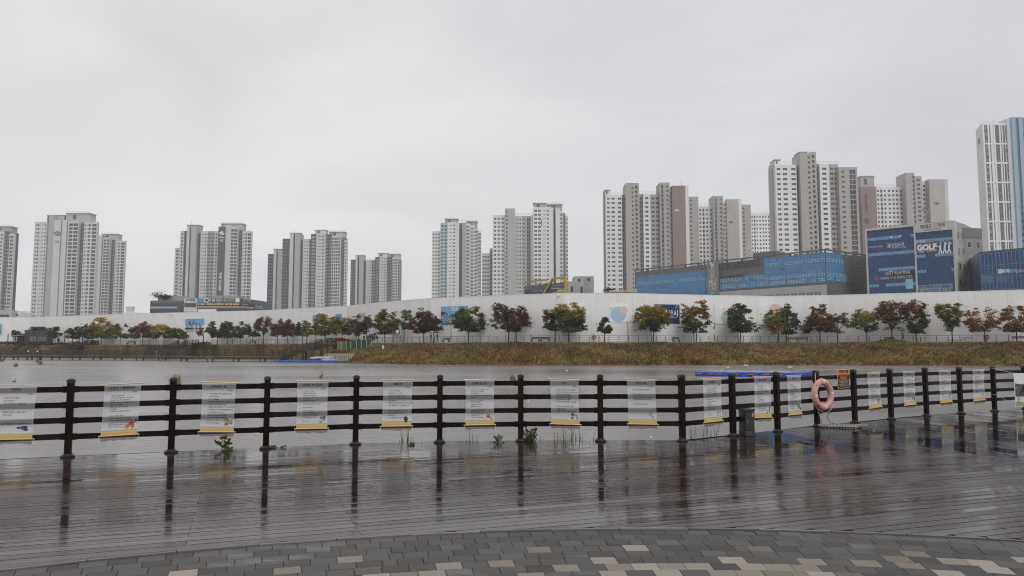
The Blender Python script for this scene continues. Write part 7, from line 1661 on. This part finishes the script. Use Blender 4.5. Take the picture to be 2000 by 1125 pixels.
for k in range(11): u, z = G1.uz(1794 + 6.3 * k, 562 - .35 * k); G1.slab(u - .45, u + .45, z - .65, z + .65, .11, .15).obj('letter_tile', mat('pale_cyan_tile', (.2, .36, .46), .4), gb); lettering('가정의학과내과의원입니'[k], 1.0, G1.P(u, z, .155), G1.d, UPV, M_LD, gb, 'tile_lettering', res=1, bold=.02)
gtext('진료 안내 814-0075 진료시간', 1828, 568, .8, M_LW, wpx(1860) - wpx(1796), res=1)
for px, py in ((1741, 463), (1759, 460.5)): u, z = G1.uz(px, py); mb = G1.slab(u - .22, u + .22, z - .22, z + .22, .1, .14); mb.obj('lit_spot', mat('ceiling_lamp_glow', (.75, .75, .72), .4), gb)
mb = MB(); mb.prism([(p.x, p.y) for p in (c2 + Vector((.01, .2, 0)), c3, c3 + bk * .8, c2 + bk * .8)], 0, zt - .25); mb.obj('side_wall', M_BEI, gb)
def sidewins(pl, us, zs, root, w=.55, h=.75):
    for u in us:
        for z in zs: fr = pl.slab(u - w - .1, u + w + .1, z - h - .1, z + h + .1, .0, .05).obj('window', M_FRAME, root); pl.slab(u - w, u + w, z - h, z + h, .051, .07).obj('pane', M_GLD, fr)
sidewins(G2, (G2.L * .25, G2.L * .72), [zt - 3.5 - 4.1 * k for k in range(7)], gb)
r_ = ray(1886, 441); zt2 = zt - 1.2; tt_ = (zt2 - EYE) / r_[2]; d1 = Vector((r_[0] * tt_, r_[1] * tt_, 0)) + Vector((0, 2, 0)); r_ = ray(1917, 446); tt_ = (zt2 - EYE) / r_[2]; d2 = Vector((r_[0] * tt_, r_[1] * tt_, 0)); G3 = Plane(d1, d2)
mb = MB(); mb.prism([(p.x, p.y) for p in (d1, d2, d2 + Vector((-8, 14, 0)), d1 + Vector((-8, 14, 0)))], 0, zt2); mb.obj('rear_wing', mat('brown_grey_render', (.24, .23, .22), .7, .06, .3, streak=.12), gb); sidewins(G3, (G3.L * .35, G3.L * .78), [zt2 - 4.5 - 4.2 * k for k in range(6)], gb)
mb = MB(); G3.slab(0, G3.L, zt2 - 2.6, zt2 - .2, .0, .12, mb); mb.obj('roof_band', mat('dark_roof_band', (.16, .155, .15), .6), gb)
mb = MB(); u, _ = G1.uz(1755, 440); G1.slab(u, G1.uz(1850, 440)[0], zt - .5, zt + .9, -9, -5, mb); mb.obj('roof_edge', M_CLAD, gb)
mb = MB(); p = at(1808, 440, 200); mb.tube([p - UPV * 3, p + UPV * 5.2], .12, 6)
for e, zz in ((-.5, 4.2), (.6, 3.4), (.2, 4.9), (-.4, 2.2)): mb.box(p + Vector((e, 0, zz)), (.13, .13, .4))
mb.obj('antenna', mat('antenna_grey', (.2, .2, .2), .5), gb)
# right edge blue building
rb = thing('music_school_building', 'dark blue glass building with a music school sign at the right edge', 'building'); a = at(1913, 492, 178); zt = a.z; r_ = ray(2070, 477); tt_ = (zt - EYE) / r_[2]; a.z = 0; b = Vector((r_[0] * tt_, r_[1] * tt_, 0)); H1 = Plane(a, b)
mb = MB(); mb.prism([(p.x, p.y) for p in (a, b, b + Vector((8, 18, 0)), a + Vector((8, 18, 0)))], 0, zt); mb.obj('wall', mat('dark_blue_panel', (.04, .07, .12), .3, .15, .4), rb)
curtain(H1, rb, .2, H1.L * .92, 4, zt - .6, 18, 7, M_BG2, (), muls=True)
for px0, px1, ya, yb2 in ((1919, 1982, 537, 553),):
    for k in range(9):
        if k in (3, 7): continue
        u0, z0 = H1.uz(px0 + 7 * k, yb2); u1, z1 = H1.uz(px0 + 7 * k + 5.5, ya)
        for q in range(2): zz0, zz1 = lerp(z0, z1, q / 2) + .08, lerp(z0, z1, (q + 1) / 2) - .08; H1.slab(u0, u1, zz0, zz1, .11, .15).obj('lit_pane', mat('pale_blue_pane', (.07, .16, .26), .15, .4, .4), rb)
u, z = H1.uz(1954, 530); H1.slab(u - .5, u + .5, z - .55, z + .55, .13, .17).obj('sign_tile', mat('cream_tile', (.6, .58, .52)), rb)
for tx, px, c in (('톰톰', 1965, (.6, .6, .62)), ('음악', 1978, (.15, .5, .4)), ('심리상담', 1998, (.55, .3, .6))): u, z = H1.uz(px, 529.5); lettering(tx, .85, H1.P(u, z, .16), H1.d, UPV, mat('sign_ink_%d' % px, c, .4, .02), rb, 'sign_lettering', bold=.03)
# yellow framed sign building
yb = thing('yellow_framed_building', 'low building with dark sign boards and bright yellow roof beams', 'building'); M_YB = mat('yellow_steel', (.42, .29, .03), .45, .08, .5)
a = at(1025, 553, 235); b = at(1108, 549, 222); Q1 = Plane(Vector((a.x, a.y, 0)), Vector((b.x, b.y, 0))); zt = b.z
mb = MB(); mb.prism([(p.x, p.y) for p in (Q1.a, Q1.b, Q1.b + Vector((0, 12, 0)), Q1.a + Vector((0, 12, 0)))], 0, zt - .3); mb.obj('wall', mat('sign_board_grey', (.12, .125, .13), .5, .1, .4), yb)
Q1.slab(.2, Q1.L - .4, 10, Q1.uz(1060, 564)[1], .02, .1).obj('dark_glass', mat('navy_glass', (.025, .045, .075), .2, .3, .4), yb)
mb = MB(); Z = lambda px, py: (lambda q: Q1.P(q[0], q[1], .25))(Q1.uz(px, py))
mb.bar(Z(1025, 551), Z(1069, 546.5), .45); mb.bar(Z(1025, 557), Z(1025, 550), .4)
for x in (1036, 1047, 1058, 1068): mb.bar(Z(x, 554), Z(x, 548), .3)
mb.obj('left_beam', M_YB, yb); mb = MB(); mb.bar(Z(1063, 575), Z(1081, 544), .6); mb.bar(Z(1080, 544.5), Z(1106, 541.5), .6); mb.bar(Z(1106, 541), Z(1106, 577), .8); mb.bar(Z(1083, 551), Z(1083, 543), .5); mb.bar(Z(1082, 572.5), Z(1106, 570), .6); mb.obj('right_frame', M_YB, yb)
def qtext(t, px, py, s, c, w): u, z = Q1.uz(px, py); lettering(t, s, Q1.P(u, z, .14), Q1.d, UPV, c, yb, 'sign_lettering', width=Q1.uz(w / 2 + px, py)[0] - Q1.uz(px - w / 2, py)[0], res=1)
qtext('경산대학교정문앞', 1040, 560, .65, mat('rose_sign_letter', (.5, .3, .28), .5), 25); qtext('국제 화이트치과', 1050, 568, .5, M_LW, 21); qtext('참조은병원', 1090, 557, .6, mat('grey_sign_letter', (.35, .4, .45)), 22)
for px0, px1, y0 in ((1075, 1103, 563.5), (1089, 1103, 567)): u0, z0 = Q1.uz(px0, y0 + 1.5); u1, z1 = Q1.uz(px1, y0 - 1.5); Q1.slab(u0, u1, z0, z1, .12, .15).obj('white_sign', M_LW, yb)
# plain grey block
gk = thing('grey_block', 'plain grey concrete block between the yellow framed sign and the 101 tower', 'building'); Yg = 260
for x0, x1, yt, dy in ((1109, 1123, 549.5, 0), (1122, 1141, 539.5, 3), (1141, 1160, 539.5, 5)):
    a, b = at(x0, 570, Yg + dy), at(x1, 570, Yg + dy); mb = MB(); mb.prism([(a.x, a.y), (b.x, b.y), (b.x, b.y + 9), (a.x, a.y + 9)], 0, at(x0, yt, Yg + dy).z); mb.obj('wall', M_W['taupe' if x0 != 1141 else 'grey'], gk)
for px, py, Yd in ((1117, 562, 0), (1117, 567, 0), (1136, 563, 3), (1136, 569, 3), (1131, 547, 3), (1150, 546, 5)): p = at(px, py, Yg + Yd); mb = MB(); mb.box((p.x, p.y - .02, p.z), (.45, .05, .5)); mb.obj('window', M_GLD, gk)
bl = thing('beige_roof', 'low beige flat roof just showing above the hoarding left of the blue glass building', 'building'); a, b = at(1181, 572, 200), at(1243, 572, 200); mb = MB(); mb.prism([(a.x, a.y), (b.x, b.y), (b.x, b.y + 9), (a.x, a.y + 9)], 0, at(1200, 571, 200).z); mb.obj('wall', mat('dark_eave', (.1, .1, .1), .6), bl)
a, b = at(1190, 566, 203), at(1243, 566, 203); mb = MB(); mb.prism([(a.x, a.y), (b.x, b.y), (b.x, b.y + 5), (a.x, a.y + 5)], 0, at(1215, 567, 203).z); mb.obj('parapet', mat('beige_parapet', (.42, .36, .28), .7), bl); a, b = at(1225, 566, 202), at(1244, 566, 202); mb = MB(); mb.prism([(a.x, a.y), (b.x, b.y), (b.x, b.y + 4), (a.x, a.y + 4)], 0, at(1230, 564, 202).z); mb.obj('stair_house', MATS['beige_parapet'], bl)
M_BG3 = glassmat('slate_window_glass', (.035, .05, .075), (.07, .1, .15))
# left commercial block
lc = thing('clinic_building', 'low commercial building covered in dark sign boards in front of the THE SHARP tower', 'building'); Yl = 300
a, b = at(293, 600, Yl), at(346, 600, Yl); P1 = Plane(Vector((a.x, Yl, 0)), Vector((b.x, Yl, 0))); z1 = at(320, 587, Yl).z; mb = MB(); mb.prism([(a.x, Yl), (b.x, Yl), (b.x + 6.5, Yl + 8), (b.x + 6.5, Yl + 16), (a.x, Yl + 16)], 0, z1); mb.obj('left_wing_wall', M_CLAD, lc)
for ya, yb2, m, o in ((592, 598.5, M_BG3, .05), (599, 602.5, M_CLADL, .25), (604, 611, M_BG3, .05)): P1.slab(.3, P1.L - .1, at(320, yb2, Yl).z, at(320, ya, Yl).z, -.02, o).obj('window_strip' if m is M_BG3 else 'pale_band', m, lc)
a2, b2 = at(309, 600, Yl + 5), at(358, 600, Yl + 5); mb = MB(); mb.prism([(a2.x, Yl + 5), (b2.x, Yl + 5), (b2.x, Yl + 15), (a2.x, Yl + 15)], 0, at(320, 578.5, Yl + 5).z); mb.obj('set_back_wall', M_W['grey'], lc)
a, b = at(359, 600, Yl - 2), at(384.5, 600, Yl - 2); P2 = Plane(Vector((a.x, a.y, 0)), Vector((b.x, b.y, 0))); mb = MB(); mb.prism([(a.x, a.y), (b.x, b.y), (b.x, b.y + 14), (a.x, a.y + 14)], 0, at(370, 582, Yl - 2).z); mb.obj('white_tower_wall', M_FRW, lc)
zz = lambda py: at(370, py, Yl - 2).z
P2.slab(.2, P2.L - .2, zz(599.5), zz(592), .0, .06).obj('window_strip', M_BG3, lc); lettering('SIT타워', 1.15, P2.P(P2.L / 2, zz(585.8), .06), P2.d, UPV, M_LD, lc, 'sign_lettering', width=P2.L * .62, bold=.03)
for k, ch in enumerate('중산치과의원'): P2.slab(.4 + k * .86, 1.0 + k * .86, zz(607.5), zz(604.2), .0, .08).obj('letter_tile', M_LW, lc); lettering(ch, .55, P2.P(.7 + k * .86, zz(605.9), .085), P2.d, UPV, M_LD, lc, 'tile_lettering', res=1)
c_ = [at(385, 600, Yl - 1.5), at(468, 600, Yl - 1.5), at(495, 600, Yl + 6), at(515, 600, Yl + 16)]; zt = at(430, 583, Yl - 1.5).z
mb = MB(); mb.prism([(p.x, p.y) for p in c_] + [(c_[-1].x, c_[-1].y + 8), (c_[0].x, c_[0].y + 24)], 0, zt); mb.obj('sign_block_wall', mat('sign_block_grey', (.1, .105, .115), .5, .1, .4), lc)
PP = [Plane(Vector((c_[k].x, c_[k].y, 0)), Vector((c_[k + 1].x, c_[k + 1].y, 0))) for k in range(3)]; z_ = lambda py: at(430, py, Yl - 1.5).z
def belt(ya, yb2, m, nm, o=.05, k0=0, k1=3, u0=0, ue=None):
    for k in range(k0, k1): PP[k].slab(u0 if k == k0 else 0, PP[k].L if ue is None or k < k1 - 1 else ue, z_(yb2), z_(ya), .0, o).obj(nm, m, lc)
belt(591.5, 597, mat('navy_sign_board', (.025, .04, .075), .45, .1, .4), 'sign_board', .06); belt(598, 601, mat('orange_sign_strip', (.5, .27, .12), .5, .1, .5), 'orange_sign_strip', .05, 0, 2); belt(602.5, 609, M_BG3, 'window_strip', .04)
PP[0].slab(0, PP[0].L * .17, z_(591), z_(584.5), 0, .07).obj('blue_sign', mat('blue_sign', (.12, .26, .45), .4, .1, .5), lc); PP[0].slab(.3, PP[0].L * .46, z_(609), z_(604), .041, .1).obj('white_sign', M_LW, lc)
def ptext(t, px, py, s, m, w, k=0): q = PP[k]; u, z = q.uz(px, py); lettering(t, s, q.P(u, z, .09), q.d, UPV, m, lc, 'sign_lettering', width=q.uz(px + w / 2, py)[0] - q.uz(px - w / 2, py)[0], res=1, bold=.02)
ptext('더 힘 오브', 420, 587, 1.1, M_LW, 26); ptext('필라테스', 447, 587, 1.1, mat('amber_sign_letter', (.6, .36, .12), .5), 22); ptext('언어치료', 393, 594.3, .75, M_LW, 14); ptext('인지치료', 410, 594.3, .75, M_LW, 14); ptext('감각통합치료', 428, 594.3, .75, M_LW, 18); ptext('놀이치료', 447, 594.3, .75, M_LW, 14); ptext('미술치료', 461, 594.3, .75, M_LW, 12); ptext('발달검사', 478, 595, .7, mat('grey_sign_letter', (.35, .4, .45)), 13, 1); ptext('경 소아청소', 506, 600, 1.4, M_LW, 15, 2); ptext('한의원', 482, 587.3, .7, mat('grey_sign_letter', (.35, .4, .45)), 16, 1)
mb = MB(); u, z = PP[0].uz(403.5, 586.5); c = PP[0].P(u, z, .09); o_ = [c + PP[0].d * (1.05 * math.cos(q)) + UPV * (1.05 * math.sin(q)) for q in np.linspace(0, 6.283, 15)[:-1]]; i_ = [c + PP[0].d * (.7 * math.cos(q)) + UPV * (.7 * math.sin(q)) for q in np.linspace(0, 6.283, 15)[:-1]]
for j in range(14): mb.face([i_[j], i_[(j + 1) % 14], o_[(j + 1) % 14], o_[j]])
mb.obj('round_emblem', M_LW, lc); u, z = PP[0].uz(464, 586.5); PP[0].slab(u - .8, u + .8, z - .75, z + .75, .06, .09).obj('white_sign', M_LW, lc)
for x0, x1 in ((413, 436), (437, 466)): a, b = at(x0, 580, Yl + 6), at(x1, 580, Yl + 6); mb = MB(); mb.prism([(a.x, a.y), (b.x, b.y), (b.x, b.y + 6), (a.x, a.y + 6)], zt - 3, at(x0, 577, Yl + 6).z); mb.obj('roof_house', M_W['grey'], lc)
# planting on its roof
def rooftree(px, y0, y1, w, Y, label, n, col):
    c = at(px, (y0 + y1) / 2, Y); r = np.random.default_rng(int(px)); s = Y / FOC; root = thing('rooftop_tree', label, 'tree'); P = np.array(tuple(c)) + r.normal(size=(n, 3)) * np.array([w * s * .3, w * s * .2, (y1 - y0) * s * .26]); V, F, T = leaf_quads(P, .32, r, col, .3); link('crown', np_mesh('crown', V, F, M_LEAF, T), root)
    mb = MB(); b = at(px, y1, Y); mb.tube([b - UPV * 1.5, c], [.15, .05], 5)
    for k in range(7): q = Vector(tuple(P[k])); mb.tube([c - UPV * .4, q], [.06, .02], 4)
    mb.obj('trunk', M_BARK, root)
rooftree(309, 570, 583, 20, Yl + 3, 'thin rooftop tree on the left end of the commercial building', 170, (.06, .06, .05)); rooftree(322, 576, 583, 22, Yl + 3, 'low dark shrubs on the roof of the commercial building', 420, (.04, .045, .035)); rooftree(1190, 563, 570, 14, 205, 'small dark treetops peeping over the hoarding near the beige roof', 200, (.05, .06, .05))
# low buildings at the far left
lb = thing('low_grey_building', 'low grey building with dark windows at the far left above the hoarding', 'building'); Yq = 340; a, b = at(-30, 606, Yq), at(24.5, 606, Yq); LP1 = Plane(Vector((a.x, Yq, 0)), Vector((b.x, Yq, 0))); mb = MB(); mb.prism([(a.x, Yq), (b.x, Yq), (b.x, Yq + 10), (a.x, Yq + 10)], 0, at(0, 606, Yq).z); mb.obj('wall', M_W['core'], lb)
for px in (-6, 2, 8, 14.5): p = at(px, 617.5, Yq); mb = MB(); mb.box((p.x, p.y - .03, p.z), (.65, .06, .7)); mb.obj('window', M_GLD, lb)
lw = thing('low_white_building', 'small stepped white house beside the low grey building at the far left', 'building'); a, b = at(24.5, 606, Yq + 3), at(40, 606, Yq + 3); m_ = at(36, 606, Yq + 3)
mb = MB(); mb.prism([(a.x + .05, a.y), (m_.x, a.y), (m_.x, a.y + 8), (a.x + .05, a.y + 8)], 0, at(30, 607, Yq + 3).z); mb.prism([(m_.x + .01, a.y + .4), (b.x, a.y + .4), (b.x, a.y + 8), (m_.x + .01, a.y + 8)], 0, at(37, 610, Yq + 3).z); mb.obj('wall', M_W['white'], lw)
for px, py in ((28.5, 615), (33, 615)): p = at(px, py, Yq + 3); mb = MB(); mb.box((p.x, p.y - .03, p.z), (.5, .06, .5)); mb.obj('window', M_GLD, lw)
rw = thing('white_roof_house', 'white rooftop structure with a funnel shape right of the far-left towers', 'building'); Yr = 420; a, b = at(240, 612, Yr), at(270, 612, Yr); mb = MB(); mb.prism([(a.x, Yr), (b.x, Yr), (b.x, Yr + 9), (a.x, Yr + 9)], 0, at(255, 610.5, Yr).z); mb.obj('wall', M_W['white'], rw)
p0, p1 = at(245, 611, Yr + 2), at(257, 598.5, Yr + 2); mb = MB(); mb.prism([(p0.x, Yr + 2), (p1.x, Yr + 2), (p1.x, Yr + 6), (p0.x, Yr + 6)], at(250, 604, Yr + 2).z, p1.z); mb.prism([(p0.x + .15, Yr + 2.1), (p1.x - .15, Yr + 2.1), (p1.x - .15, Yr + 5.5), (p0.x + .15, Yr + 5.5)], p0.z - 1, at(250, 604, Yr + 2).z - .01); mb.obj('stair_house', M_W['light'], rw)

# ------------------------------------------------------------------ damp air
HZ = globals().get('HAZE', 0.0002)
mb = MB(); mb.box((0, 330, 60), (760, 640, 64)); hz = mb.obj('haze', None)
hz.data.materials.clear(); hm = bpy.data.materials.new('damp_air'); hm.use_nodes = True; n, l = hm.node_tree.nodes, hm.node_tree.links; n.clear(); ho = n.new('ShaderNodeOutputMaterial'); pv = n.new('ShaderNodeVolumePrincipled'); pv.inputs['Color'].default_value = (.95, .96, .98, 1); pv.inputs['Density'].default_value = HZ; l.new(pv.outputs[0], ho.inputs['Volume']); hz.data.materials.append(hm); tag(hz, kind='stuff')
